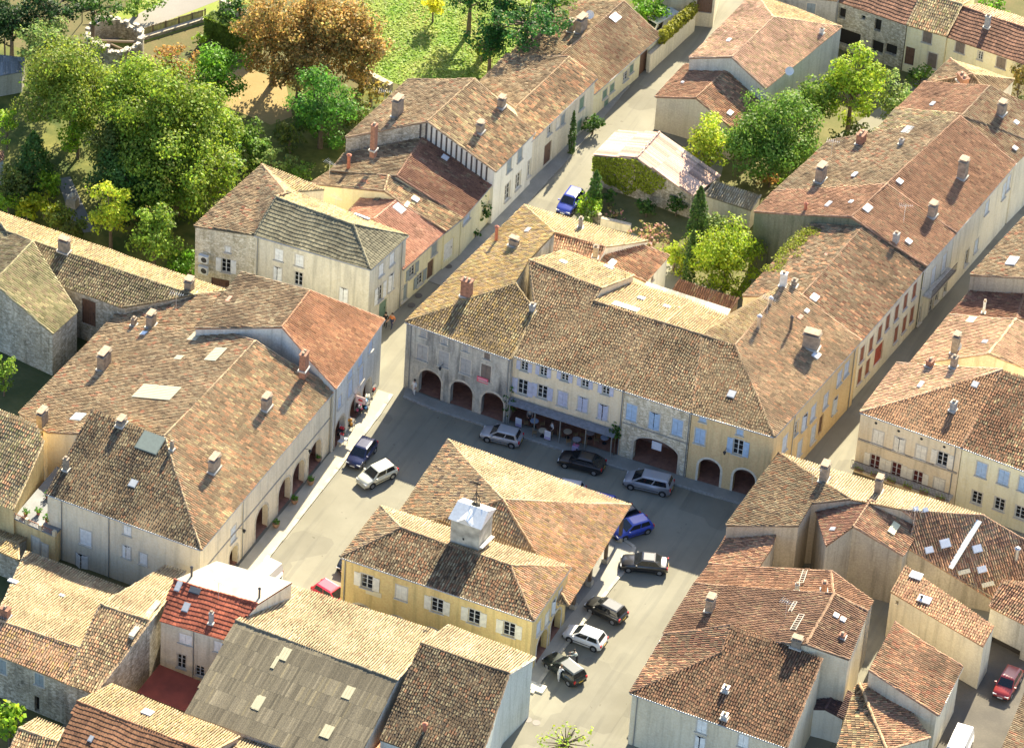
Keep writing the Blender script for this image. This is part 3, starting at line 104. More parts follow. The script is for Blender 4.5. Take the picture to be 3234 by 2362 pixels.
{'n': 'row_house', 'l': 'building with shaded wall at the top end of the street', 'c': 'house', 'w': 'creamwall', 'v': [(-11.5, 59.72, 4.5), (-5.39, 61.65, 4.5), (-11.34, 62.58, 5.51), (-6.13, 64.5, 5.51), (-11.18, 65.45, 4.5), (-6.88, 67.34, 4.5)], 'f': [((0, 1, 3, 2), 'brown', 'canal'), ((2, 3, 5, 4), 'brown', 'canal')], 'o': [(0, 1, [(5.35, 2.92, 1.6, 2.4, 'door', 'brown')])]},
{'n': 'shed', 'l': 'grey-blue shed roof at the left edge among the park trees', 'c': 'shed', 'w': 'greywall', 'v': [(-64.61, 14.7, 2.6), (-62.07, 17.35, 2.6), (-62.66, 19.06, 3.0), (-66.4, 17.88, 3.0)], 'f': [((0, 1, 2, 3), 'slategrey', 'sheet')]},
{'n': 'shed', 'l': 'red-roofed house corner at the left edge beyond the bushes', 'c': 'house', 'w': 'white2', 'v': [(-57.17, 0.64, 3.0), (-56.16, 3.13, 3.0), (-56.59, 3.89, 3.4), (-57.86, 1.87, 3.6)], 'f': [((0, 1, 2, 3), 'redmottled', 'canal')]}
]
TREES = [('park_tree', 'huge dark olive evergreen tree in the middle of the park', 'tree', -43.08, 10.0, 8.5, 5.49, 5.11, 'darkolive', 'tree', 1.0, 0.25),
 ('park_tree', 'broad dark green tree just below the huge evergreen', 'tree', -39.12, 7.21, 6, 5.47, 4.33, 'darkolive', 'tree', 1.0, 0.25),
 ('park_tree', 'dark spreading tree in the shade beside the park path', 'tree', -42.31, 4.41, 4.5, 3.93, 3.56, 'darkgreen', 'tree', 1.0, 0.23),
 ('park_tree', 'large sunlit yellow-green tree at the upper left', 'tree', -53.69, 12.55, 7, 4.8, 5.08, 'limeolive', 'tree', 1.0, 0.23),
 ('park_tree', 'grey-green leafy tree above the large sunlit tree', 'tree', -59.86, 18.7, 6, 3.25, 2.1, 'greygreen', 'tree', 1.0, 0.23),
 ('park_tree', 'round bright green tree beside the ruined tower', 'tree', -43.81, 24.24, 4.5, 2.8, 3.23, 'freshgreen', 'tree', 1.0, 0.23),
 ('park_tree', 'rust brown tree crown behind the evergreen', 'tree', -47.69, 22.62, 5, 3.06, 1.51, 'rust', 'tree', 1.0, 0.23),
 ('park_tree', 'tall orange autumn tree at the left of the copper group', 'tree', -40.74, 30.76, 6.5, 3.54, 4.73, 'autumn', 'tree', 1.0, 0.23),
 ('park_tree', 'largest copper autumn tree by the bright lawn', 'tree', -36.18, 33.29, 6.5, 4.08, 4.45, 'autumn', 'tree', 1.0, 0.23),
 ('park_tree', 'smaller copper tree leaning over the bright lawn', 'tree', -32.34, 33.81, 5, 2.81, 3.39, 'autumn', 'tree', 1.0, 0.23),
 ('park_tree', 'lower copper tree in front of the autumn group', 'tree', -36.98, 28.92, 4.5, 3.17, 2.37, 'autumn', 'tree', 1.0, 0.23),
 ('park_tree', 'ivy-green conical tree behind the timber house', 'tree', -31.74, 23.44, 4.5, 3.13, 4.83, 'freshdark', 'tree', 1.0, 0.23),
 ('park_tree', 'brightest lime chestnut tree beside the long barn', 'tree', -42.03, -1.16, 5, 2.08, 3.63, 'brightlime', 'tree', 1.0, 0.23),
 ('park_tree', 'lime leafy tree next to the grey-green roofed house', 'tree', -37.0, -1.89, 4.5, 2.37, 3.24, 'lime', 'tree', 1.0, 0.23),
 ('park_tree', 'small lime tree under the large sunlit tree', 'tree', -51.93, 10.41, 3.5, 1.87, 2.75, 'limegreen', 'tree', 1.0, 0.23),
 ('park_tree', 'dark cone-shaped tree at the left edge', 'tree', -53.18, 3.82, 4, 2.29, 2.98, 'darkgreen', 'cone', 1.0, 0.23),
 ('park_bush', 'rounded olive bush with a brown patch at the left edge', 'bush', -53.51, 1.06, 2.4, 1.76, 1.9, 'olive', 'tree', 1.0, 0.23),
 ('park_bush', 'small bright bush by the park path', 'bush', -51.2, 2.93, 2, 1.32, 1.32, 'limegreen', 'tree', 1.0, 0.23),
 ('park_tree', 'bright green tree cut by the left edge', 'tree', -58.71, 8.31, 3, 0.98, 2.26, 'limegreen', 'tree', 1.0, 0.23),
 ('park_tree', 'mid green tree below the dry grass', 'tree', -37.6, 17.8, 3, 1.87, 1.72, 'midgreen', 'tree', 1.0, 0.23),
 ('park_tree', 'dense green tree at the right flank of the big trees', 'tree', -37.22, 12.18, 4, 2.21, 2.76, 'freshdark', 'tree', 1.0, 0.23),
 ('park_bush', 'grey-green shrub mass behind the hipped house', 'bush', -33.84, 16.83, 2.2, 2.45, 1.16, 'greygreen', 'tree', 1.0, 0.23),
 ('park_bush', 'low green shrub beside the timber house yard', 'bush', -31.1, 16.83, 1.8, 1.78, 0.94, 'midgreen', 'tree', 1.0, 0.23),
 ('hedge_bush', 'pale spiky bush at the left end of the barn hedge', 'bush', -53.37, -0.99, 1.6, 1.14, 0.94, 'limegreen', 'tree', 1.0, 0.23),
 ('hedge_bush', 'brightest yellow bush in the hedge above the long barn', 'bush', -51.17, -1.19, 1.6, 1.31, 1.09, 'yellowlime', 'tree', 1.0, 0.23),
 ('hedge_bush', 'taller yellow-green bush in the hedge above the long barn', 'bush', -50.07, 0.24, 1.6, 1.49, 1.23, 'yellowlime', 'tree', 1.0, 0.23),
 ('hedge_bush', 'olive bush at the right end of the barn hedge', 'bush', -47.94, -0.91, 1.6, 1.49, 1.23, 'olivelight', 'tree', 1.0, 0.23),
 ('hedge_bush', 'dark olive bush beside the long barn roof', 'bush', -45.67, -1.72, 1.6, 1.31, 1.08, 'olive', 'tree', 1.0, 0.23),
 ('garden_bush', 'round clipped bush by the hipped house gate', 'bush', -34.34, -0.94, 1.3, 1.34, 1.27, 'freshgreen', 'tree', 1.0, 0.23),
 ('garden_bush', 'small leafy bush between the barn and the gate', 'bush', -32.99, -4.81, 1.0, 0.86, 0.86, 'limegreen', 'tree', 1.0, 0.23),
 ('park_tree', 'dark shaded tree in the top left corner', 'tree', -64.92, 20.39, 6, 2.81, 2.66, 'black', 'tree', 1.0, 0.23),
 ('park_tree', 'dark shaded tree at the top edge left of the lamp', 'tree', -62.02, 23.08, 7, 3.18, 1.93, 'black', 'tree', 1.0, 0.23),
 ('park_tree', 'dark green tree at the top edge beside the road', 'tree', -59.14, 26.79, 6, 2.83, 1.65, 'darkgreen', 'tree', 1.0, 0.23),
 ('park_tree', 'sunlit branch of a tree at the top left edge', 'tree', -66.22, 21.31, 5, 1.14, 1.14, 'limeolive', 'tree', 1.0, 0.23),
 ('park_bush', 'shrub verge at the top edge beside the road', 'bush', -58.46, 34.74, 2, 2.78, 1.39, 'midgreen', 'tree', 1.0, 0.23),
 ('park_bush', 'dark shrub at the corner of the lawn wall', 'bush', -47.95, 37.54, 3, 2.08, 1.23, 'darkgreen', 'tree', 1.0, 0.23),
 ('park_tree', 'big dark green tree overhanging the lawn at the top', 'tree', -19.17, 44.66, 7, 4.34, 1.95, 'deepgreen', 'tree', 1.0, 0.23),
 ('park_tree', 'lower dark branch mass of the tree by the lawn', 'tree', -22.37, 43.24, 4, 2.29, 1.9, 'deepgreen', 'tree', 1.0, 0.23),
 ('park_tree', 'green tree at the top edge behind the far roof', 'tree', -18.63, 50.3, 6, 2.76, 1.24, 'midgreen', 'tree', 1.0, 0.23),
 ('park_tree', 'small yellow tree standing on the bright lawn', 'tree', -31.27, 48.63, 2.2, 1.12, 1.26, 'yellow', 'tree', 1.0, 0.23),
 ('park_bush', 'pale green shrub in the lawn shadow', 'bush', -23.89, 44.64, 1.5, 0.83, 0.83, 'limeolive', 'tree', 1.0, 0.23),
 ('park_tree', 'green tree behind the far end of the street row', 'tree', -11.37, 57.92, 3, 1.77, 1.92, 'freshgreen', 'tree', 1.0, 0.23),
 ('park_tree', 'wide feathery green tree in the walled garden', 'tree', 9.77, 40.81, 5, 4.47, 4.09, 'midgreen', 'tree', 1.0, 0.23),
 ('park_tree', 'tall yellow-green tree in front of the top right houses', 'tree', 13.67, 51.46, 6, 2.81, 4.84, 'lime2', 'tree', 1.0, 0.23),
 ('park_tree', 'yellow-green birch beside the pink sheet roof', 'tree', 4.18, 37.56, 4, 2.32, 3.42, 'yellowgreen', 'tree', 1.0, 0.23),
 ('park_tree', 'leafy green tree between the birch and the tall tree', 'tree', 10.55, 49.37, 4, 2.49, 2.85, 'greenmid2', 'tree', 1.0, 0.23),
 ('park_tree', 'silvery green tree behind the side street row', 'tree', 17.09, 54.67, 3.5, 2.05, 3.09, 'greygreen', 'tree', 1.0, 0.23),
 ('park_tree', 'small green tree below the cream top houses', 'tree', 17.69, 61.09, 2.5, 1.29, 1.05, 'midgreen', 'tree', 1.0, 0.23),
 ('garden_bush', 'tangled undergrowth below the tall yellow-green tree', 'bush', 15.82, 47.64, 2.2, 2.71, 1.22, 'olive', 'tree', 1.0, 0.23),
 ('garden_bush', 'rusty shrub under the wide feathery tree', 'bush', 10.15, 39.04, 1.0, 1.34, 0.61, 'rust', 'tree', 1.0, 0.23),
 ('garden_bush', 'small bright shrub by the shaded gable', 'bush', 11.6, 39.41, 1.0, 0.67, 0.67, 'limegreen', 'tree', 1.0, 0.23),
 ('park_tree', 'round yellow-green tree in the courtyard garden', 'tree', 12.59, 21.88, 3.6, 3.3, 3.44, 'yellowgreen2', 'tree', 1.0, 0.21),
 ('cypress_tree', 'tall cypress beside the round courtyard tree', 'tree', 7.42, 26.84, 3.6, 0.97, 3.52, 'cypress', 'cypress', 1.0, 0.22),
 ('cypress_tree', 'slim shorter cypress in front of the tall one', 'tree', 9.19, 20.94, 3.2, 0.61, 3.2, 'cypress', 'cypress', 1.0, 0.2),
 ('garden_bush', 'pinkish oleander bush in the courtyard garden', 'bush', 3.69, 24.08, 1.6, 2.11, 0.95, 'oleander', 'tree', 1.0, 0.23),
 ('conifer', 'dark slender conifer by the ivy-clad barn', 'tree', -3.68, 27.34, 2.4, 0.71, 2.32, 'darkgreen', 'cypress', 1.0, 0.22),
 ('garden_bush', 'pale green shrub beside the blue car', 'bush', -3.64, 25.77, 1.4, 1.15, 1.29, 'limegreen', 'tree', 1.0, 0.23),
 ('garden_bush', 'grey-green lavender shrub near the blue car', 'bush', -3.54, 24.5, 1.0, 1.06, 0.75, 'greygreen', 'tree', 1.0, 0.23),
 ('garden_bush', 'clipped dark ball shrub by the barn foot', 'bush', 1.35, 28.56, 1.2, 0.89, 0.89, 'darkgreen', 'tree', 1.0, 0.23),
 ('garden_bush', 'second dark shrub against the barn foot', 'bush', -2.58, 28.34, 1.2, 0.71, 0.99, 'darkgreen', 'tree', 1.0, 0.23),
 ('garden_bush', 'low pinkish shrub in the shaded bed', 'bush', -0.99, 26.45, 0.8, 1.06, 0.53, 'oleander', 'tree', 1.0, 0.23),
 ('garden_bush', 'broad-leaved pale plant behind the tall cypress', 'bush', 8.54, 28.76, 1.8, 1.24, 1.51, 'greygreen', 'tree', 1.0, 0.23),
 ('garden_bush', 'dark shrub against the barn wall end', 'bush', 3.88, 30.17, 1.5, 0.98, 1.12, 'darkgreen', 'tree', 1.0, 0.23),
 ('garden_bush', 'bright shrub left of the slim cypress', 'bush', 7.17, 21.88, 1.6, 1.31, 1.98, 'yellowgreen', 'tree', 1.0, 0.23),
 ('cypress_tree', 'very slim cypress against the street facade', 'tree', -9.4, 34.68, 2.6, 0.36, 2.64, 'cypress', 'cypress', 1.0, 0.18),
 ('garden_bush', 'dark shrub on the shaded pavement of the street', 'bush', -8.85, 38.66, 1.2, 1.18, 0.86, 'darkgreen', 'tree', 1.0, 0.23),
 ('climbing_plant', 'climbing plant on the cream house at the street bend', 'plant', -12.07, 19.05, 2.4, 0.79, 2.05, 'ivy', 'tree', 1.0, 0.23),
 ('garden_bush', 'potted shrub below the climbing plant', 'bush', -11.98, 17.5, 0.7, 0.62, 0.46, 'ivy', 'tree', 1.0, 0.23),
 ('park_tree', 'yellow-green tree at the left edge by the arcaded house', 'tree', -40.17, -25.4, 3, 1.09, 2.3, 'lime', 'tree', 1.0, 0.23),
 ('park_tree', 'broad-leaved green tree in the bottom left corner', 'tree', -16.69, -66.36, 3, 1.46, 1.58, 'limegreen', 'tree', 1.0, 0.4),
 ('park_tree', 'sparse light green sapling at the bottom of the square', 'tree', 25.74, -45.44, 2.2, 2.7, 1.35, 'sparse', 'tree', 0.28, 0.22),
 ('park_tree', 'olive-brown tree at the right edge of the top row', 'tree', 27.53, 62.78, 4, 1.01, 2.51, 'autumnolive', 'tree', 1.0, 0.23),
 ('park_tree', 'green tree at the top right corner', 'tree', 19.98, 75.39, 3, 2.11, 1.05, 'freshgreen', 'tree', 1.0, 0.23),
 ('garden_bush', 'low shrub at the right edge below the top row', 'bush', 28.37, 60.71, 2.5, 0.91, 1.6, 'olive', 'tree', 1.0, 0.23),
 ('climbing_plant', 'dark climbing plant at the west end of the restaurant canopy', 'plant', 2.63, -6.69, 2.6, 0.63, 1.98, 'ivy', 'tree', 1.0, 0.18),
 ('climbing_plant', 'dark clipped climber at the east end of the restaurant canopy', 'plant', 13.27, -6.44, 2.8, 0.62, 1.52, 'ivy', 'tree', 1.0, 0.18),
 ('park_tree', 'huge dark tree above the lawn at the top edge', 'tree', -24.39, 49.32, 8, 5.07, 2.39, 'deepgreen', 'tree', 1.0, 0.23),
 ('park_tree', 'dark tree shading the middle of the lawn', 'tree', -27.19, 48.58, 5, 2.78, 1.46, 'deepgreen', 'tree', 1.0, 0.23),
 ('park_bush', 'round bright bush in front of the tall park hedge', 'bush', -50.12, 33.08, 1.0, 0.92, 0.59, 'limegreen', 'tree', 1.0, 0.23),
 ('park_tree', 'olive tree filling the left side of the dark group', 'tree', -45.96, 7.52, 5, 3.3, 3.65, 'olive', 'tree', 1.0, 0.23),
 ('park_tree', 'dark olive crown on the right shoulder of the evergreen', 'tree', -39.9, 14.41, 6, 3.1, 3.79, 'darkolive', 'tree', 1.0, 0.23),
 ('park_tree', 'sunlit top crown between the two biggest trees', 'tree', -47.11, 13.37, 8.5, 2.65, 2.27, 'limeolive', 'tree', 1.0, 0.23),
 ('park_bush', 'shrub thicket below the copper trees', 'bush', -34.09, 21.3, 2, 2.02, 1.19, 'olive', 'tree', 1.0, 0.23),
 ('park_bush', 'mid green thicket beside the hipped roof', 'bush', -36.2, 17.55, 2, 2.23, 1.42, 'midgreen', 'tree', 1.0, 0.23),
 ('park_bush', 'brownish thicket behind the timber house', 'bush', -30.45, 32.28, 1.6, 2.27, 1.02, 'autumnolive', 'tree', 1.0, 0.23),
 ('park_bush', 'olive thicket against the back of the timber house', 'bush', -29.54, 27.29, 2.01, 1.35, 2.68, 'olive', 'tree', 1.0, 0.23)]
CARS = [(3.19, -9.33, -3.022, 'hatch', 'silver', 'small silver hatchback parked by the restaurant'),
 (11.26, -9.24, -3.032, 'coupe', 'black', 'black car parked beside the restaurant kerb'),
 (17.89, -9.08, -2.987, 'mpv', 'silver2', 'silver people carrier parked by the wide arch'),
 (-7.09, -17.74, -1.57, 'hatch', 'navy', 'dark blue hatchback parked along the arcade pavement'),
 (-4.5, -19.84, -2.023, 'hatch', 'creamwhite', 'cream white hatchback at the edge of the shadow'),
 (19.06, -15.63, -2.212, 'hatch', 'blue', 'bright blue hatchback beside the market hall'),
 (21.98, -19.55, -2.794, 'sedan', 'black', 'black saloon half in shadow east of the market hall'),
 (21.46, -26.85, 2.952, 'hatch', 'black2', 'black hatchback parked nose-in to the hall'),
 (21.27, -31.05, 3.106, 'hatch', 'white', 'white hatchback parked beside the town hall'),
 (21.33, -35.66, 2.726, 'estate', 'darkgreen', 'dark green estate car with people standing beside it'),
 (-0.76, -36.62, -0.274, 'hatch', 'red', 'red car parked at the corner of the town hall'),
 (-1.39, -31.26, -1.567, 'hatch', 'black', 'black car tucked under the town hall eaves'),
 (-7.02, -38.39, -1.721, 'van', 'whitevan', 'white van showing above the red-tiled house'),
 (-5.91, 26.57, -1.559, 'hatch', 'blue2', 'blue car parked up the narrow street'),
 (56.54, -19.1, -1.574, 'hatch', 'red2', 'dark red car on the driveway'),
 (55.64, -29.51, -1.502, 'van', 'whitevan', 'white van at the bottom right corner'),
 (11.46, -13.64, -2.918, 'hatch', 'silver', 'silver car mostly hidden behind the hall roof'),
 (14.88, -13.98, -2.985, 'hatch', 'blue', 'blue car mostly hidden behind the hall roof'),
 (17.35, -14.77, -2.148, 'hatch', 'black', 'dark car peeping out at the hall corner'),
 (-10.05, 58.25, -1.911, 'van', 'whitevan', 'white van behind the hedge-topped street wall')]
PEOPLE = [(7.07, -6.65, 0.15, 200, 'white', 'dark', 'dark', 'walk', 'person in white shirt walking past the restaurant tables'), (-6.75, -7.27, 0.15, 250, 'white', 'white', 'dark', 'stand', 'person in white standing by the first arch of the north row'), (-12.98, 0.9, 0.0, 260, 'orange', 'navy', 'dark', 'walk', 'person with an orange bag walking down the narrow street'), (21.28, -36.82, 0.0, 60, 'white', 'lightgrey', 'brown', 'reach', 'person in white leaning towards the dark green car'), (21.86, -34.13, 0.0, 200, 'whitegreen', 'dark', 'dark', 'reach', 'person on the far side of the dark green car'), (4.52, -6.04, 0.16, 300, 'grey', 'dark', 'dark', 'stand', 'person in grey at the back of the restaurant terrace'), (-13.55, 0.7, 0.0, 270, 'black', 'black', 'dark', 'stand', 'dark-clothed person beside the corner house door')]
PTS = {'board': [(3.86, -7.07), (6.99, -7.48)], 'tables': [(5.12, -6.3), (8.48, -6.24), (10.4, -5.4), (11.85, -5.4), (6.37, -7.19), (9.67, -6.87)], 'barrels': [(-9.51, -23.36), (-9.6, -26.44), (-9.59, -30.17), (-10.35, -20.08)], 'kerbW': [(-8.57, -35.25), (-8.34, -20.34), (-8.44, -11.15), (-7.53, -7.68)], 'kerbN': [(-7.44, -7.73), (4.55, -7.96), (13.51, -7.8), (26.26, -6.49), (26.71, -6.44)], 'stall': [(-9.96, -16.19), (-9.75, -14.51), (-10.03, -12.31), (-9.68, -11.63), (-9.88, -10.84), (-10.21, -9.03)], 'chairs': [(-9.27, -16.6), (-9.54, -17.04)], 'slab': [(19.91, -38.5)], 'road': [(-58.6, 29.17), (-56.81, 32.46), (-52.24, 41.53), (-50.34, 45.42), (-55.67, 42.45), (-57.25, 38.73), (-58.72, 34.17), (-60.56, 30.38)], 'verge': [(-57.23, 28.56), (-55.67, 30.71), (-51.42, 37.31), (-48.85, 42.48), (-50.72, 46.16), (-58.1, 42.04), (-61.55, 30.75)], 'parkhedge': [(-50.45, 35.56), (-44.28, 34.4)], 'ruin': [(-57.37, 28.07)], 'fence': [(-55.89, 31.19), (-51.73, 37.63)], 'lawnwall': [(-51.54, 40.19), (-44.49, 38.98)], 'lawn': [(-40.13, 49.77), (-25.37, 58.0), (-22.12, 55.84), (-21.86, 42.66), (-29.07, 37.0), (-34.7, 36.73)], 'drygrass': [(-44.69, 32.14), (-39.78, 31.78), (-36.49, 26.82), (-37.73, 24.52), (-44.79, 25.26), (-46.15, 29.2)], 'stones': [(-34.8, 36.91), (-29.77, 35.67)], 'path': [(-52.04, 6.37), (-51.1, 7.32), (-44.74, 0.71), (-46.17, -0.51)], 'gardenN': [(-4.88, 27.38), (3.0, 25.11), (8.66, 21.31), (14.48, 21.09), (13.47, 27.37), (10.99, 34.31), (12.58, 49.05), (18.32, 68.53), (14.44, 64.93), (7.24, 64.81), (4.16, 53.5), (3.29, 46.23), (5.26, 38.4), (5.33, 30.33), (-2.1, 31.57), (-4.7, 31.04)], 'streetwall': [(-8.2, 51.13), (-7.02, 60.26)], 'lowwall': [(-2.0, 25.21), (1.03, 25.56)], 'manhole': [(21.01, -42.54), (21.8, -42.54), (-12.82, 6.52), (-12.78, 4.86), (-12.26, 12.02)], 'courtred': [(-9.05, -53.63), (-4.79, -53.84), (-3.82, -57.9), (-9.1, -57.67)], 'lampstreet': [(27.05, -30.17)], 'parasol': [(-62.69, 31.05)], 'hallslab': [(18.74, -22.62), (20.29, -19.77), (20.99, -24.31), (19.44, -26.05)], 'aerial': [(-25.49, 12.5, 5.57, 'mottled brown roof'), (-18.24, 53.3, 3.44, 'far end of the street'), (-5.74, -49.18, 7.87, 'bright red interlocking'), (33.55, -9.53, 6.9, 'southeast corner of'), (-20.59, 3.62, 9.01, 'grey-green hipped'), (16.95, 36.72, 7.59, 'long pale row'), (27.49, 28.64, 8.91, 'balcony and red'), (21.82, 7.71, 10.0, 'ochre plastered corner'), (38.65, -28.82, 8.31, 'smooth dark brown'), (43.51, -10.04, 6.57, 'broad white flashing'), (-28.68, -13.24, 6.02, 'brown-roofed link'), (-25.85, 25.4, 5.79, 'timbered')], 'strip': [(48.37, -5.99, 5.9), (47.65, -10.82, 3.71)], 'dish': [(38.39, 14.37, 7.13), (7.34, 50.0, 5.44), (-14.69, 50.39, 4.63)]}

# ------------------------------------------------------------------ materials
MATS = {}
def newmat(name):
    m = bpy.data.materials.new(name); m.use_nodes = True
    return m, m.node_tree.nodes, m.node_tree.links, m.node_tree.nodes['Principled BSDF']
def N(nodes, t, **kw):
    n = nodes.new('ShaderNode' + t)
    for k, v in kw.items():
        if k.startswith('i_'): n.inputs[k[2:].replace('_', ' ')].default_value = v
        else: setattr(n, k, v)
    return n
def flat(name, col, rough=.6, metal=0., spec=.5, var=.0, scale=4.):
    k = ('flat', name)
    if k in MATS: return MATS[k]
    m, n, l, b = newmat(name)
    b.inputs['Base Color'].default_value = (*col, 1); b.inputs['Roughness'].default_value = rough; b.inputs['Metallic'].default_value = metal
    b.inputs['Specular IOR Level'].default_value = spec
    if var:
        tc = N(n, 'TexCoord'); nz = N(n, 'TexNoise', i_Scale=scale, i_Detail=5.)
        l.new(tc.outputs['Object'], nz.inputs['Vector'])
        mx = N(n, 'MixRGB', blend_type='MULTIPLY'); mx.inputs['Fac'].default_value = 1; mx.inputs['Color1'].default_value = (*col, 1)
        rp = N(n, 'ValToRGB'); rp.color_ramp.elements[0].position = .3; rp.color_ramp.elements[1].position = .7
        lo = 1 - var; rp.color_ramp.elements[0].color = (lo, lo, lo, 1); rp.color_ramp.elements[1].color = (1 + var * .4,) * 3 + (1,)
        l.new(nz.outputs['Fac'], rp.inputs['Fac']); l.new(rp.outputs['Color'], mx.inputs['Color2']); l.new(mx.outputs['Color'], b.inputs['Base Color'])
    MATS[k] = m; return m
def tilemat():
    if 'tile' in MATS: return MATS['tile']
    m, n, l, b = newmat('roof_tile'); b.inputs['Roughness'].default_value = .85; b.inputs['Specular IOR Level'].default_value = .25
    at = N(n, 'Attribute', attribute_name='tint'); tc = N(n, 'TexCoord')
    nz = N(n, 'TexNoise', i_Scale=9., i_Detail=4.); l.new(tc.outputs['Object'], nz.inputs['Vector'])
    rp = N(n, 'ValToRGB'); rp.color_ramp.elements[0].position = .3; rp.color_ramp.elements[1].position = .72
    rp.color_ramp.elements[0].color = (.68, .68, .7, 1); rp.color_ramp.elements[1].color = (1.2, 1.16, 1.08, 1)
    mx = N(n, 'MixRGB', blend_type='MULTIPLY'); mx.inputs['Fac'].default_value = 1
    l.new(nz.outputs['Fac'], rp.inputs['Fac']); l.new(at.outputs['Color'], mx.inputs['Color1']); l.new(rp.outputs['Color'], mx.inputs['Color2']); l.new(mx.outputs['Color'], b.inputs['Base Color'])
    MATS['tile'] = m; return m
def leafmat():
    if 'leaf' in MATS: return MATS['leaf']
    m, n, l, b = newmat('foliage'); b.inputs['Roughness'].default_value = .55; b.inputs['Specular IOR Level'].default_value = .3
    at = N(n, 'Attribute', attribute_name='tint'); l.new(at.outputs['Color'], b.inputs['Base Color'])
    tr = N(n, 'BsdfTranslucent'); l.new(at.outputs['Color'], tr.inputs['Color']); ms = N(n, 'MixShader'); ms.inputs['Fac'].default_value = .5
    out = n['Material Output']; l.new(b.outputs[0], ms.inputs[1]); l.new(tr.outputs[0], ms.inputs[2]); l.new(ms.outputs[0], out.inputs['Surface'])
    MATS['leaf'] = m; return m
# wall colour, grime colour, grime amount, rubble?
WALLS = dict(cream=((.66,.60,.47),(.40,.36,.28),.45,0), palegrey=((.52,.54,.53),(.36,.36,.34),.5,0), stone=((.46,.43,.36),(.26,.25,.21),.7,1), dirtywhite=((.60,.57,.47),(.34,.31,.24),.6,0),
 lemon=((.72,.66,.46),(.55,.48,.33),.35,0), white2=((.70,.69,.63),(.46,.44,.38),.4,0), cream2=((.64,.60,.48),(.42,.38,.30),.45,0), greywhite=((.52,.53,.48),(.38,.37,.32),.4,0), beige=((.52,.48,.38),(.38,.34,.27),.3,0),
 rubble=((.44,.41,.34),(.24,.22,.18),.8,1), stained=((.46,.45,.40),(.13,.13,.13),1.,0), ivory=((.66,.58,.43),(.50,.43,.31),.35,0), palestone=((.60,.56,.45),(.42,.38,.29),.6,1), ochrewall=((.60,.46,.26),(.46,.34,.18),.4,0),
 yellow=((.64,.50,.23),(.44,.33,.15),.6,0), greywall=((.42,.41,.37),(.28,.27,.23),.6,0), palebluewall=((.52,.56,.54),(.38,.42,.36),.5,0), palebrick=((.42,.32,.24),(.28,.2,.15),.5,0), ochre2=((.62,.48,.25),(.44,.33,.17),.5,0),
 palestone2=((.40,.355,.285),(.32,.27,.2),.6,0), greybrown=((.37,.335,.275),(.26,.23,.19),.7,0), creamwall=((.60,.55,.43),(.42,.37,.28),.5,0), ivory2=((.66,.58,.42),(.5,.42,.29),.5,0), greystone=((.50,.47,.38),(.28,.27,.23),.7,1), none=((.5,.45,.35),(.3,.3,.2),.3,0), mossywall=((.17,.18,.14),(.09,.11,.06),.8,0))  # last entry: ivy-grown gable wall, its shade painted in as a darker colour
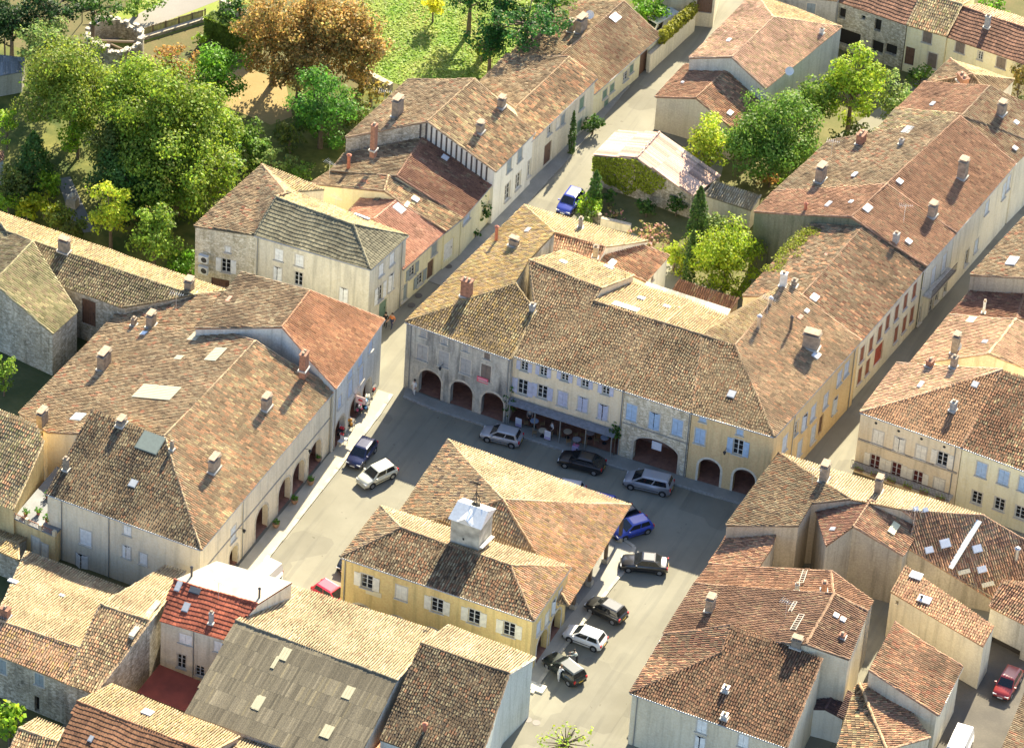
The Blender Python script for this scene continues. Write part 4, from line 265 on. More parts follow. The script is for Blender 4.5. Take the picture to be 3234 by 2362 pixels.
def wallmat(key):
    k = ('wall', key)
    if k in MATS: return MATS[k]
    c, g, amt, rub = WALLS[key]; c = tuple(min(.82, x*k) for x, k in zip(c, (1.18,1.14,1.06))); g = tuple(x*1.1 for x in g)
    m, n, l, b = newmat('wall_' + key); b.inputs['Roughness'].default_value = .9; b.inputs['Specular IOR Level'].default_value = .2
    tc = N(n, 'TexCoord'); mp = N(n, 'Mapping'); mp.inputs['Scale'].default_value = (1, 1, .35); l.new(tc.outputs['Object'], mp.inputs['Vector'])
    nz = N(n, 'TexNoise', i_Scale=.55, i_Detail=8., i_Roughness=.65); l.new(mp.outputs['Vector'], nz.inputs['Vector'])
    rp = N(n, 'ValToRGB'); rp.color_ramp.elements[0].position = .42; rp.color_ramp.elements[1].position = .70
    l.new(nz.outputs['Fac'], rp.inputs['Fac'])
    mu = N(n, 'Math', operation='MULTIPLY'); mu.inputs[1].default_value = amt; l.new(rp.outputs['Color'], mu.inputs[0])
    mx = N(n, 'MixRGB'); mx.inputs['Color1'].default_value = (*c, 1); mx.inputs['Color2'].default_value = (*g, 1); l.new(mu.outputs[0], mx.inputs['Fac'])
    col = mx.outputs['Color']
    n2 = N(n, 'TexNoise', i_Scale=6., i_Detail=6.); l.new(tc.outputs['Object'], n2.inputs['Vector'])
    m2 = N(n, 'MixRGB', blend_type='OVERLAY'); m2.inputs['Fac'].default_value = .35; l.new(col, m2.inputs['Color1']); l.new(n2.outputs['Fac'], m2.inputs['Color2']); col = m2.outputs['Color']
    hsrc = n2.outputs['Fac']
    m5 = N(n, 'Mapping'); m5.inputs['Scale'].default_value = (2.6, 2.6, .16); l.new(tc.outputs['Object'], m5.inputs['Vector']); n5 = N(n, 'TexNoise', i_Scale=1., i_Detail=4.); l.new(m5.outputs['Vector'], n5.inputs['Vector'])
    r5 = N(n, 'ValToRGB'); r5.color_ramp.elements[0].position = .50; r5.color_ramp.elements[1].position = .72; r5.color_ramp.elements[0].color = (1, 1, 1, 1); lo5 = 1-.42*amt; r5.color_ramp.elements[1].color = (lo5, lo5, lo5*.98, 1); l.new(n5.outputs['Fac'], r5.inputs['Fac'])
    x5 = N(n, 'MixRGB', blend_type='MULTIPLY'); x5.inputs['Fac'].default_value = 1; l.new(col, x5.inputs['Color1']); l.new(r5.outputs['Color'], x5.inputs['Color2']); col = x5.outputs['Color']
    if rub:
        vo = N(n, 'TexVoronoi', i_Scale=3.2, feature='DISTANCE_TO_EDGE'); mp2 = N(n, 'Mapping'); mp2.inputs['Scale'].default_value = (1, 1, 1.6); l.new(tc.outputs['Object'], mp2.inputs['Vector']); l.new(mp2.outputs['Vector'], vo.inputs['Vector'])
        vc = N(n, 'TexVoronoi', i_Scale=3.2); l.new(mp2.outputs['Vector'], vc.inputs['Vector'])
        r2 = N(n, 'ValToRGB'); r2.color_ramp.elements[0].position = .0; r2.color_ramp.elements[1].position = .12; r2.color_ramp.elements[0].color = (.55, .52, .45, 1)
        l.new(vo.outputs['Distance'], r2.inputs['Fac'])
        m3 = N(n, 'MixRGB', blend_type='MULTIPLY'); m3.inputs['Fac'].default_value = .7; l.new(col, m3.inputs['Color1']); l.new(r2.outputs['Color'], m3.inputs['Color2'])
        m4 = N(n, 'MixRGB', blend_type='SOFT_LIGHT'); m4.inputs['Fac'].default_value = .5; l.new(m3.outputs['Color'], m4.inputs['Color1']); l.new(vc.outputs['Color'], m4.inputs['Color2']); 
        hs = N(n, 'RGBToBW'); l.new(vc.outputs['Color'], hs.inputs[0]); bwm = N(n, 'MixRGB', blend_type='SOFT_LIGHT'); bwm.inputs['Fac'].default_value = .6
        l.new(m3.outputs['Color'], bwm.inputs['Color1']); l.new(hs.outputs[0], bwm.inputs['Color2']); col = bwm.outputs['Color']; hsrc = vo.outputs['Distance']
    l.new(col, b.inputs['Base Color'])
    bp = N(n, 'Bump'); bp.inputs['Strength'].default_value = .5; bp.inputs['Distance'].default_value = .03; l.new(hsrc, bp.inputs['Height']); l.new(bp.outputs[0], b.inputs['Normal'])
    MATS[k] = m; return m
SHUT = dict(white=(.82,.82,.77), cream=(.80,.76,.62), bluewhite=(.58,.63,.66), paleblue=(.50,.57,.66), lilac=(.50,.52,.62), skyblue=(.38,.52,.68), greyblue=(.28,.33,.34), green=(.18,.28,.20), redbrown=(.26,.09,.05), brown=(.16,.09,.06), red=(.38,.07,.04), rawgrey=(.42,.41,.38), rawbrown=(.20,.16,.13), none=(.5,.5,.5))
def shutmat(c): return flat('paint_' + (c or 'none'), SHUT.get(c or 'none'), .6, var=.18, scale=3.)
def glassmat():
    return flat('window_glass', (.012, .014, .016), .08, 0, .6)
# ------------------------------------------------------------------ object helpers
def link(name, me, mat=None, parent=None, **props):
    o = bpy.data.objects.new(name, me); COL.objects.link(o)
    if mat is not None and me is not None:
        for x in (mat if isinstance(mat, (list, tuple)) else [mat]): me.materials.append(x)
    if parent is not None: o.parent = parent
    for k, v in props.items(): o[k] = v
    return o
def empty(name, loc, rz=0., **props):
    o = bpy.data.objects.new(name, None); COL.objects.link(o); o.location = loc; o.rotation_euler = (0, 0, rz); o.empty_display_size = .3
    for k, v in props.items(): o[k] = v
    return o
def tag(o, label, cat, group=None):
    o['label'] = label; o['category'] = cat
    if group: o['group'] = group
    return o
class MB:
    def __init__(s): s.v = []; s.f = []; s.m = []
    def poly(s, pts, mi=0):
        b = len(s.v); s.v += [tuple(p) for p in pts]; s.f.append(tuple(range(b, b + len(pts)))); s.m.append(mi)
    def box(s, c, x, y, z, ax=((1,0,0),(0,1,0),(0,0,1)), mi=0, taper=1.):
        c = Vector(c); X, Y, Zv = [Vector(a) for a in ax]; b = len(s.v)
        for k in (-1, 1):
            t = taper if k > 0 else 1.
            for i, j in ((-1,-1),(1,-1),(1,1),(-1,1)): s.v.append(tuple(c + X * (i * x / 2 * t) + Y * (j * y / 2 * t) + Zv * (k * z / 2)))
        for q in ((3,2,1,0),(4,5,6,7),(0,1,5,4),(1,2,6,5),(2,3,7,6),(3,0,4,7)): s.f.append(tuple(b + i for i in q)); s.m.append(mi)
    def tube(s, a, b_, r0, r1=None, n=8, mi=0, cap=True):
        a, b_ = Vector(a), Vector(b_); r1 = r0 if r1 is None else r1; d = (b_ - a).normalized()
        e = Vector((0, 0, 1)) if abs(d.z) < .9 else Vector((1, 0, 0)); u = d.cross(e).normalized(); w = d.cross(u); b = len(s.v)
        for p, r in ((a, r0), (b_, r1)):
            for i in range(n): t = 2 * math.pi * i / n; s.v.append(tuple(p + u * (r * math.cos(t)) + w * (r * math.sin(t))))
        for i in range(n): j = (i + 1) % n; s.f.append((b + i, b + n + i, b + n + j, b + j)); s.m.append(mi)
        if cap: s.f.append(tuple(b + i for i in range(n))); s.m.append(mi); s.f.append(tuple(b + n + i for i in reversed(range(n)))); s.m.append(mi)
    def lathe(s, c, prof, n=10, mi=0):
        c = Vector(c); b = len(s.v)
        for r, z in prof:
            for i in range(n): t = 2 * math.pi * i / n; s.v.append((c.x + r * math.cos(t), c.y + r * math.sin(t), c.z + z))
        for k in range(len(prof) - 1):
            for i in range(n): j = (i + 1) % n; s.f.append((b + k*n + i, b + k*n + j, b + (k+1)*n + j, b + (k+1)*n + i)); s.m.append(mi)
        s.f.append(tuple(b + (len(prof)-1)*n + i for i in range(n))); s.m.append(mi)
    def mesh(s, name, smooth=False):
        me = bpy.data.meshes.new(name); me.from_pydata(s.v, [], s.f)
        if any(s.m): me.polygons.foreach_set('material_index', s.m)
        if smooth: me.polygons.foreach_set('use_smooth', [True] * len(s.f))
        me.update(); return me
    def build(s, name, mat, parent=None, smooth=False, **props): return link(name, s.mesh(name, smooth), mat, parent, **props)
def quadmesh(name, V, Q, col=None):
    """V (n,3), Q (m,4) -> mesh with an optional per-face colour attribute 'tint'"""
    me = bpy.data.meshes.new(name); nq = len(Q)
    me.vertices.add(len(V)); me.vertices.foreach_set('co', np.asarray(V, np.float32).ravel())
    me.loops.add(nq * 4); me.loops.foreach_set('vertex_index', np.asarray(Q, np.int32).ravel())
    me.polygons.add(nq); me.polygons.foreach_set('loop_start', np.arange(0, nq * 4, 4, dtype=np.int32)); me.polygons.foreach_set('loop_total', np.full(nq, 4, np.int32))
    me.update(calc_edges=True)
    if col is not None:
        a = me.attributes.new('tint', 'FLOAT_COLOR', 'FACE'); c = np.ones((nq, 4), np.float32); c[:, :3] = col; a.data.foreach_set('color', c.ravel())
    return me
def smooth_noise(u, v, s, seed):
    r = np.random.default_rng(seed); o = np.zeros_like(u)
    for k in range(5):
        a = r.uniform(0, 2*math.pi); f = r.uniform(.5, 1.6) / s; o = o + np.sin((u*math.cos(a) + v*math.sin(a)) * f * 2*math.pi + r.uniform(0, 6.28))
    return o / 5 ** .5
# ------------------------------------------------------------------ roofs: palettes are lists of (colour, weight); patch contrast
B1=(.29,.215,.14); B2=(.375,.29,.19); B3=(.19,.14,.095); PK=(.58,.33,.20); OC=(.48,.345,.15); GR=(.33,.285,.195); MO=(.27,.27,.13); DK=(.13,.105,.09); RD=(.36,.17,.11); ST=(.42,.335,.21); RB=(.27,.145,.10); LI=(.52,.46,.27)
PALS = dict(
 brown=[(B1,4),(B2,3),(B3,2),(GR,2),(RD,.5)], brown2=[(B1,4),(RB,2),(B2,2),(GR,1)], brown3=[((.47,.335,.21),3),((.55,.41,.26),2.5),((.52,.28,.165),1.4),((.48,.40,.27),3),((.60,.52,.34),1.3),((.28,.20,.14),1.4)], pinkbrown=[(B2,3),(PK,2.2),(B1,2),(GR,1),(LI,1)], dark=[((.26,.19,.13),2.5),((.40,.345,.245),3),(DK,1.3),((.37,.27,.175),2.5),((.56,.50,.33),1.5),((.48,.25,.15),.7)], dark2=[(B2,3),(GR,2),(PK,1),(B1,2),(DK,1)],
 orange=[((.46,.24,.14),4),((.40,.22,.14),3),((.50,.30,.18),2)], darkbrown=[(B3,3),(B1,3),(GR,2)], straw=[(ST,4),((.44,.37,.21),3),(B2,2),((.40,.30,.15),2)], straw2=[(ST,3),((.40,.28,.17),3),((.40,.30,.15),2),((.44,.37,.21),2)], straw3=[((.43,.345,.225),4),((.40,.34,.215),2),((.42,.305,.20),2.4),((.47,.39,.255),3)], greymoss=[((.42,.37,.25),3),((.38,.28,.18),2),((.34,.33,.17),1.5),((.25,.19,.13),1.6),((.56,.50,.33),2)], mossy=[((.38,.36,.20),4),(MO,2),(LI,3),(B2,2)],
 greygreen=[((.30,.29,.21),4),((.26,.25,.18),3),((.35,.33,.24),2)], pink=[((.52,.29,.22),4),((.47,.27,.20),3),((.58,.35,.27),2)], salmon=[((.52,.30,.21),4),((.47,.26,.19),3)], mottled=[(B1,3),(B2,3),(PK,2),(B3,2),(LI,1.5)], pinkmottled=[(B2,3),(PK,3),(B1,2),(B3,2),(LI,1)], redbrown=[(RB,4),((.22,.12,.09),3),(B1,1)], redbrown2=[((.34,.20,.13),4),((.29,.17,.115),3),((.40,.24,.16),1.5),(B1,1)], redbrown3=[((.24,.145,.10),4),((.20,.125,.09),3),(B1,1)],
 palepink=[((.56,.38,.29),4),((.52,.34,.25),3),(ST,2),(B2,1)], redmottled=[((.38,.23,.16),4),(PK,2),(B1,2),(RB,2),(B2,1)], redmottled2=[(RB,3),(B1,3),(B3,2),(PK,1)], metalpink=[((.58,.42,.37),4),((.55,.38,.33),2),((.60,.47,.42),2)], grey=[(GR,4),((.36,.34,.28),3)], ochremix=[(B2,3),(OC,3),(B1,3),(LI,1)], ochre=[(OC,4),(B2,3),((.42,.36,.18),2),(B1,1)], tan=[((.42,.29,.19),4),(B2,3),(PK,1),(B1,2)],
 flecked=[(B1,4),(B3,2),(PK,1.1),(GR,1),(RB,2)], flecked2=[(B1,3),(GR,2),(PK,1.8),(B3,2)], mossgrey=[(GR,3),(B1,3),(LI,2),(MO,1),(PK,1)], salmonmix=[((.50,.33,.23),3),(PK,3),(B2,2),(OC,1.5),(B1,1)], speckled=[((.52,.38,.24),2),(B3,2.5),(PK,2),((.64,.56,.38),2.2),((.42,.36,.25),2),((.48,.25,.15),1.2)], red=[((.55,.165,.10),4),((.48,.14,.09),3)], whiteroof=[((.40,.355,.265),1)], slategrey=[((.22,.25,.30),1)], fibre=[((.41,.37,.28),4),((.38,.345,.265),3),((.44,.40,.30),2),((.52,.46,.31),.5)], redflat=[((.36,.19,.11),2),((.32,.165,.10),2)],
 rippled=[((.44,.26,.165),4),((.40,.28,.18),3),((.32,.17,.11),2),(B3,2),(PK,1.4)], purple=[((.12,.085,.095),3),((.16,.10,.10),2)], brownred=[((.36,.23,.15),4),(B1,2),(RD,1),(PK,1)], salmonlight=[((.58,.40,.28),4),((.52,.34,.24),3),(ST,2)], brickmix=[((.54,.32,.19),4),((.47,.27,.165),3),(B1,1)], rustmoss=[((.44,.23,.145),4),((.36,.19,.12),2),(B3,2),(GR,1.2),(LI,1)], reddark=[((.30,.165,.115),4),((.25,.14,.10),3)], whitemetal=[((.78,.78,.76),1)], terrace=[((.22,.23,.235),1)])  # terrace grey darkened: shade of the surrounding walls painted into it
for _k, _f in dict(brown3=.46, speckled=.44, dark=.40, greymoss=.5, fibre=.38, rippled=.5, red=.6, reddark=.7, redflat=.6, brickmix=.66, rustmoss=.6, greygreen=.55, ochremix=.62).items(): PALS[_k] = [(tuple(x*_f for x in c), w) for c, w in PALS[_k]]  # mostly south slopes: their weaker sunlight is painted in as darker tile colours
KINDS = dict(canal=(.235,.36,.085,.045), concrete=(.30,.40,.04,.055), fibre=(.18,1.55,.02,.008), sheet=(.24,2.4,.03,.012), flat=None)
def pick(pal, n, rnd, patch):
    P = PALS[pal]; w = np.array([p[1] for p in P], float); c = np.array([p[0] for p in P]); cw = np.cumsum(w / w.sum())
    u = np.clip(rnd * .999, 0, .999); idx = np.searchsorted(cw, u); col = c[np.clip(idx, 0, len(c)-1)]
    mean = (c * (w / w.sum())[:, None]).sum(0)
    return (col * .86 + mean * .14) * (1 + .18 * patch)[:, None] * np.array((1.03, .985, .88))
def surf(polys2, tris3, pts):
    """z on the triangulated deck for xy points"""
    best = np.full(len(pts), -1e9); z = np.zeros(len(pts))
    for a, b, c in tris3:
        d = (b[1]-c[1])*(a[0]-c[0]) + (c[0]-b[0])*(a[1]-c[1])
        if abs(d) < 1e-6: continue
        l1 = ((b[1]-c[1])*(pts[:,0]-c[0]) + (c[0]-b[0])*(pts[:,1]-c[1])) / d; l2 = ((c[1]-a[1])*(pts[:,0]-c[0]) + (a[0]-c[0])*(pts[:,1]-c[1])) / d; l3 = 1-l1-l2
        m = np.minimum(np.minimum(l1, l2), l3); k = m > best; best[k] = m[k]; z[k] = (l1*a[2] + l2*b[2] + l3*c[2])[k]
    return z
TILE_N = 0
def roof_tiles(P, pal, kind, seed, wavy=.05):
    """P list of Vector (CCW from above, house-local). Returns V, Q, colours, or None"""
    global TILE_N
    sp, co, rh, st = KINDS[kind]
    tr = tessellate_polygon([[Vector(p) for p in P]]); T = [[np.array(P[i]) for i in t] for t in tr]
    A = np.array([[p[0], p[1], p[2]] for p in P]); c = A.mean(0); _, _, vt = np.linalg.svd(A - c); n = vt[2] if vt[2][2] > 0 else -vt[2]
    if abs(n[2]) > .9995: g = np.array([0., -1.])
    else: g = n[:2] / np.linalg.norm(n[:2])          # downhill
    e = np.array([-g[1], g[0]])
    U = A[:, :2] @ e; Vv = A[:, :2] @ g; rng = np.random.default_rng(seed)
    cols = []
    u0, u1 = U.min(), U.max(); nc = max(1, int(round((u1-u0)/sp))); spx = (u1-u0)/nc
    vmax = Vv.max(); ph = rng.uniform(0, 6.28, 3)
    L = []
    for i in range(nc):
        u = u0 + (i+.5)*spx; xs = []
        for k in range(len(U)):
            a, b = k, (k+1) % len(U)
            if (U[a] <= u) != (U[b] <= u): xs.append(Vv[a] + (u-U[a])*(Vv[b]-Vv[a])/(U[b]-U[a]))
        xs.sort()
        for k in range(0, len(xs)-1, 2):
            v0, v1 = xs[k], xs[k+1]
            if v1 - v0 < .08: continue
            off = wavy*(math.sin(u*1.1+ph[0]) + .7*math.sin(u*2.3+ph[1]) + .5*math.sin(u*.43+ph[2])) + (rng.normal(0, wavy*.25))
            v = v1 + (.07 if kind != 'flat' else 0); j = 0; base = math.floor((vmax + off - v) / co)
            # course joints fall on a common grid (vmax+off - k*co) so rows line up across the slope
            ks = vmax + off - (base) * co
            nxt = ks - co if ks - co < v - .05 else ks - 2*co
            while v > v0 + .02:
                lo = max(nxt, v0); L.append((u, lo, v)); v = lo; nxt -= co
    if not L: return None
    L = np.array(L); m = len(L); TILE_N += m
    u, va, vb = L[:,0], L[:,1], L[:,2]
    ju = rng.normal(0, .012 if kind == 'canal' else .002, m); ov = .05
    r0, r1 = (spx*.29, spx*.36) if kind == 'canal' else (spx*.48, spx*.5)
    prof0 = np.array([(-1,0),(-.55,.85),(.55,.85),(1,0)])
    V = np.zeros((m, 12, 3))
    sl = (smooth_noise(u, vb, 7., seed+5)*.035 + smooth_noise(u, vb, 2.2, seed+6)*.014) if kind == 'canal' else 0.*u
    for t, (vv, rr, dz) in enumerate(((va-ov*0, r0, 0.004), (vb+ov, r1, st))):
        for q in range(4):
            uu = u + ju + prof0[q,0]*rr; xy = uu[:,None]*e[None] + vv[:,None]*g[None]
            z = surf(None, T, xy); V[:, t*4+q, :2] = xy; V[:, t*4+q, 2] = z + dz + sl + prof0[q,1]*rh*(1 + .0*u) + rng.normal(0, .004, m)*(kind == 'canal') + (.004 if q in (0,3) else 0)
    V[:, 8:12] = V[:, 4:8]
    idx = np.arange(m)[:,None]*12
    Q = np.concatenate([idx + np.array(f)[None] for f in ((0,4,5,1),(1,5,6,2),(2,6,7,3),(8,11,10,9))]).reshape(4, m, 4)
    patch = smooth_noise(u, vb, 6., seed+9)*.7 + smooth_noise(u, vb, 1.8, seed+11)*.5
    rnd = np.clip(rng.uniform(0, 1, m) + .10*patch, 0, .999) if kind != 'concrete' else np.clip(rng.uniform(.1, .9, m), 0, 1)
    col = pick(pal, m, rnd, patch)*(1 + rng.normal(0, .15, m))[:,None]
    return V.reshape(-1, 3), Q.transpose(1, 0, 2).reshape(-1, 4), np.repeat(np.clip(col, .01, .9), 4, 0)
def cap_row(a, b, seed, col, r=.13):
    """overlapping half-barrel cap tiles along a ridge or hip"""
    a, b = np.array(a), np.array(b); L = np.linalg.norm(b-a)
    if L < .3: return None
    d = (b-a)/L; s = np.cross(d, (0,0,1.)); s /= (np.linalg.norm(s)+1e-9); n = np.cross(s, d); k = max(1, int(L/.38)); st = L/k; rng = np.random.default_rng(seed)
    pr = [(-1,-.25),(-.75,.55),(0,.95),(.75,.55),(1,-.25)]; V = []; Q = []
    for i in range(k):
        o = rng.normal(0, .018); bb = len(V); lift = .03*math.sin(i*.33+seed) - .10*min(1., L/12)*math.sin(math.pi*(i+.5)/k) + .03
        for t, rr, up in ((i*st-.02, r*.88, .02), ((i+1)*st+.04, r, .055)):
            for x, y in pr: V.append(a + d*t + s*(x*rr+o) + n*(y*rr*.8+up+lift))
        for q in range(4): Q.append((bb+q, bb+q+1, bb+6+q, bb+5+q))
        Q.append((bb+5, bb+6, bb+8, bb+9)); 
    c = np.array(col)[None]*(1+rng.normal(0, .13, k))[:,None]
    return np.array(V), np.array(Q), np.repeat(c, 5, 0)
def join(parts):
    V = []; Q = []; Cc = []; b = 0
    for p in parts:
        if p is None: continue
        V.append(p[0]); Q.append(p[1]+b); Cc.append(p[2]); b += len(p[0])
    return (np.concatenate(V), np.concatenate(Q), np.concatenate(Cc)) if V else None
# ------------------------------------------------------------------ houses
UPV = Vector((0, 0, 1))
def opening(mb_wall, root, A, u, n, s, z, w, h, typ, colr, wkey):
    """fill one opening with its window / door; A,u,n wall frame (house-local), z centre height"""
    ax = (u, n, UPV); P = lambda ds, dn, dz: A + u*(s+ds) + n*dn + UPV*(z+dz)
    trim = flat('trim_pale', (.58,.53,.43), .8, var=.15)
    if typ in ('arch', 'shop'): return
    if typ == 'h':
        m = MB(); m.box(P(0,-.42,0), w+.1, .04, h+.1, ax); m.build('opening_back', flat('dark_interior', (.03,.026,.022), .9), root); return
    if typ == 'door':
        m = MB(); k = max(2, int(w/.22)); pw = w/k
        for i in range(k): m.box(P(-w/2+(i+.5)*pw, -.16, 0), pw-.015, .05, h, ax)
        d = m.build('door', shutmat(colr), root); hd = MB(); hd.box(P(w*.32, -.12, -.05), .05, .05, .14, ax); hd.build('handle', flat('iron', (.05,.05,.05), .4, .8), d); return
    m = MB(); t = .11
    for ds, dz, ww, hh in ((-w/2-t/2, 0, t, h+2*t), (w/2+t/2, 0, t, h+2*t), (0, h/2+t/2, w, t)): m.box(P(ds, .008, dz), ww, .03, hh, ax)
    win = m.build('window', trim, root)
    sm = MB(); sm.box(P(0, .05, -h/2-.05), w+.3, .22, .09, ax); sm.build('sill', trim, win)
    lw = w/2
    def leaf(cs, cn, wid, axx, nm='shutter'):
        q = MB(); uu, nn = axx[0], axx[1]; c = A + u*(s+cs) + n*cn + UPV*z
        q.box(c, wid-.02, .035, h-.02, axx)
        for dz in (-.33*h, .33*h): q.box(c + nn*.028 + UPV*dz, wid-.06, .02, .09, axx)
        q.build(nm, shutmat(colr), win)
    def glazing(back=(0,0,0)):
        q = MB(); fw = .055
        for ds, ww in ((-w/2+fw/2, fw), (w/2-fw/2, fw), (0, .09)): q.box(P(ds, -.12, 0), ww, .05, h, ax)
        for dz in (-h/2+fw/2, h/2-fw/2): q.box(P(0, -.118, dz), w, .046, fw, ax)
        for dz in (-h/6, h/6): q.box(P(0, -.122, dz), w, .03, .035, ax)
        q.build('frame', flat('frame_white', (.62,.62,.58) if typ != 'ro' else (.30,.08,.06), .5), win)
        q = MB(); q.box(P(0, -.15, 0), w, .012, h, ax); q.build('pane', glassmat() if typ != 'ro' else flat('red_curtain', (.09,.015,.012), .5), win)
    if typ == 'c':
        leaf(-lw/2, -.03, lw, ax); leaf(lw/2, -.03, lw, ax)
    elif typ == 'a':
        glazing()
        for sg in (-1, 1):
            a = random.uniform(.25, .5); uu = (u*math.cos(a) - n*math.sin(a)*sg*-1*-1).normalized() if False else (u*math.cos(a) + n*(-sg)*math.sin(a)).normalized(); nn = UPV.cross(uu)*-1 if False else uu.cross(UPV)
            if nn.dot(n) < 0: nn = -nn
            hinge = sg*w/2; off = uu*(-sg*lw/2)
            q = MB(); c = A + u*(s+hinge) + off + n*.02 + UPV*z; q.box(c, lw-.02, .035, h-.02, (uu, nn, UPV)); q.build('shutter', shutmat(colr), win)
    elif typ in ('o', 'ro'):
        glazing()
        lo = w*.6
        for sg in (-1, 1): leaf(sg*(w/2+.02+lo/2), .045, lo, ax)
    elif typ == 'wo': glazing()
def build_house(H, hi):
    v = [Vector(p) for p in H['v']]; cx = sum(p.x for p in v)/len(v); cy = sum(p.y for p in v)/len(v); org = Vector((cx, cy, 0))
    root = empty(H['n'], org); tag(root, H['l'], H['c']); L = [p-org for p in v]; X = H.get('x', [])
    # boundary
    ed = {}
    for f, pal, kd in H['f']:
        for k in range(len(f)): ed[(f[k], f[(k+1) % len(f)])] = 1
    bnd = {a: b for (a, b) in ed if (b, a) not in ed}
    ring = []; 
    if bnd:
        a = next(iter(bnd)); 
        while a in bnd and a not in ring: ring.append(a); a = bnd[a]
    rings = [ring]; rest = [k for k in bnd if k not in ring]
    while rest:
        rg = []; a = rest[0]
        while a in bnd and a not in rg and a in rest: rg.append(a); a = bnd[a]
        rings.append(rg); rest = [k for k in rest if k not in rg]
    # roof deck + tiles + caps
    deck = MB()
    for f, pal, kd in H['f']:
        pts = [L[i] for i in f]; tr = tessellate_polygon([pts])
        for t in tr:
            q = [pts[i] for i in t]; nz = (q[1]-q[0]).cross(q[2]-q[0]).z
            if nz < 0: q = q[::-1]
            deck.poly([p - UPV*.05*(H['f'][0][2] != 'flat') for p in q]); deck.poly([p - UPV*.16 for p in q[::-1]])
    for rg in rings:
        for i in rg:
            a, b = L[i], L[bnd[i]]; deck.poly([a - UPV*.16, b - UPV*.16, b - UPV*.06*(H['f'][0][2] != 'flat'), a - UPV*.06*(H['f'][0][2] != 'flat')])
    pal0 = H['f'][0][1]; pc = np.array([c for c, w in PALS[pal0]]).mean(0)*np.array((.80,.74,.64))
    kinds = {kd for _, _, kd in H['f']}
    roof = deck.build('roof', [flat('roof_bed_%s' % pal0, tuple(pc) if kinds != {'flat'} else PALS[pal0][0][0], .9, var=.15)], root)
    parts = []
    for k, (f, pal, kd) in enumerate(H['f']):
        if kd == 'flat':
            q = [L[i] for i in f]; mm = MB(); tr = tessellate_polygon([q])
            for t in tr:
                qq = [q[i] + UPV*.012 for i in t]
                if (qq[1]-qq[0]).cross(qq[2]-qq[0]).z < 0: qq = qq[::-1]
                mm.poly(qq)
            mm.build('roof_sheet', flat('roof_'+pal, PALS[pal][0][0], .7, var=.3, scale=.8), roof); continue
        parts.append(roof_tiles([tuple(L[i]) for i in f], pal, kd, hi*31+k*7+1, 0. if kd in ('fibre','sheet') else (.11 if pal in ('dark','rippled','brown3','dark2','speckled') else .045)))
    J = join(parts)
    if J: link('roof_tiles', quadmesh('roof_tiles', *J), tilemat(), roof, kind='stuff')
    caps = []; seen = set()
    for k, (f, pal, kd) in enumerate(H['f']):
        if kd in ('flat',): continue
        for q in range(len(f)):
            a, b = f[q], f[(q+1) % len(f)]
            if (b, a) in ed and (b, a) not in seen:
                seen.add((a, b)); c = np.array([x for x, w in PALS[pal]]).mean(0)*np.array((1.12,1.08,1.0)); caps.append(cap_row(L[a], L[b], hi*17+q, tuple(c)))
            elif (b, a) not in ed and abs(L[a].z-L[b].z) > .5 and kd == 'canal':
                c = np.array([x for x, w in PALS[pal]]).mean(0); caps.append(cap_row(L[a]-UPV*.02, L[b]-UPV*.02, hi*17+q+50, tuple(c), .10))
    J = join(caps)
    if J: link('ridge_caps', quadmesh('ridge_caps', *J), tilemat(), roof, kind='stuff')
    # walls
    ops = {}
    for a, b, lst in H.get('o', []): ops[(a, b)] = lst
    inset = .15
    face_e = set(ops) | {tuple(x) for x in H.get('g', [])}
    eoff = lambda a_, b_: inset if (a_, b_) in face_e or (b_, a_) in face_e else .03
    wkeys = {(a_, b_): k_ for a_, b_, k_ in H.get('wk', [])}; walls = {}; wm = wallmat(H['w']); gal = []
    if H['w'] != 'none':
        for rg in rings:
            nR = len(rg); ins = []
            for k in range(nR):
                i0, i1, i2 = rg[k-1], rg[k], rg[(k+1) % nR]; p0, p1, p2 = L[i0], L[i1], L[i2]
                d1 = Vector((p1.x-p0.x, p1.y-p0.y, 0)).normalized(); d2 = Vector((p2.x-p1.x, p2.y-p1.y, 0)).normalized()
                n1 = Vector((-d1.y, d1.x, 0)); n2 = Vector((-d2.y, d2.x, 0)); o1 = eoff(i0, i1); o2 = eoff(i1, i2); cr = n1.x*n2.y-n1.y*n2.x
                if abs(cr) < .3: ins.append(p1 + (n1+n2).normalized()*max(o1, o2))
                else: ins.append(p1 + Vector(((o1*n2.y-o2*n1.y)/cr, (n1.x*o2-n2.x*o1)/cr, 0)))
            for k in range(nR):
                ia, ib = rg[k], rg[(k+1) % nR]; p, q = ins[k].copy(), ins[(k+1) % nR].copy(); p.z = L[ia].z-.10; q.z = L[ib].z-.10
                lst = ops.get((ia, ib)); rev = False
                wall = walls.setdefault(wkeys.get((ia, ib)) or wkeys.get((ib, ia)) or H['w'], MB())
                if lst is None: lst = ops.get((ib, ia)); rev = lst is not None
                d = Vector((q.x-p.x, q.y-p.y, 0)); ln = d.length
                if ln < .05: continue
                u = d/ln; n = Vector((u.y, -u.x, 0)); base = -.2
                A0 = L[ib] if rev else L[ia]
                holes = []
                for (s, z, w, h, t, c) in (lst or []):
                    pos = A0 + (u*(-s) if rev else u*s); sl = (pos - p).dot(u)
                    if t in ('arch', 'shop'): holes.append((sl-w/2, sl+w/2, 0., h, t, c, sl, h/2))
                    else: holes.append((sl-w/2, sl+w/2, z-h/2, z+h/2, t, c, sl, z))
                ztop = lambda s_: p.z + (q.z-p.z)*s_/ln
                hs = []
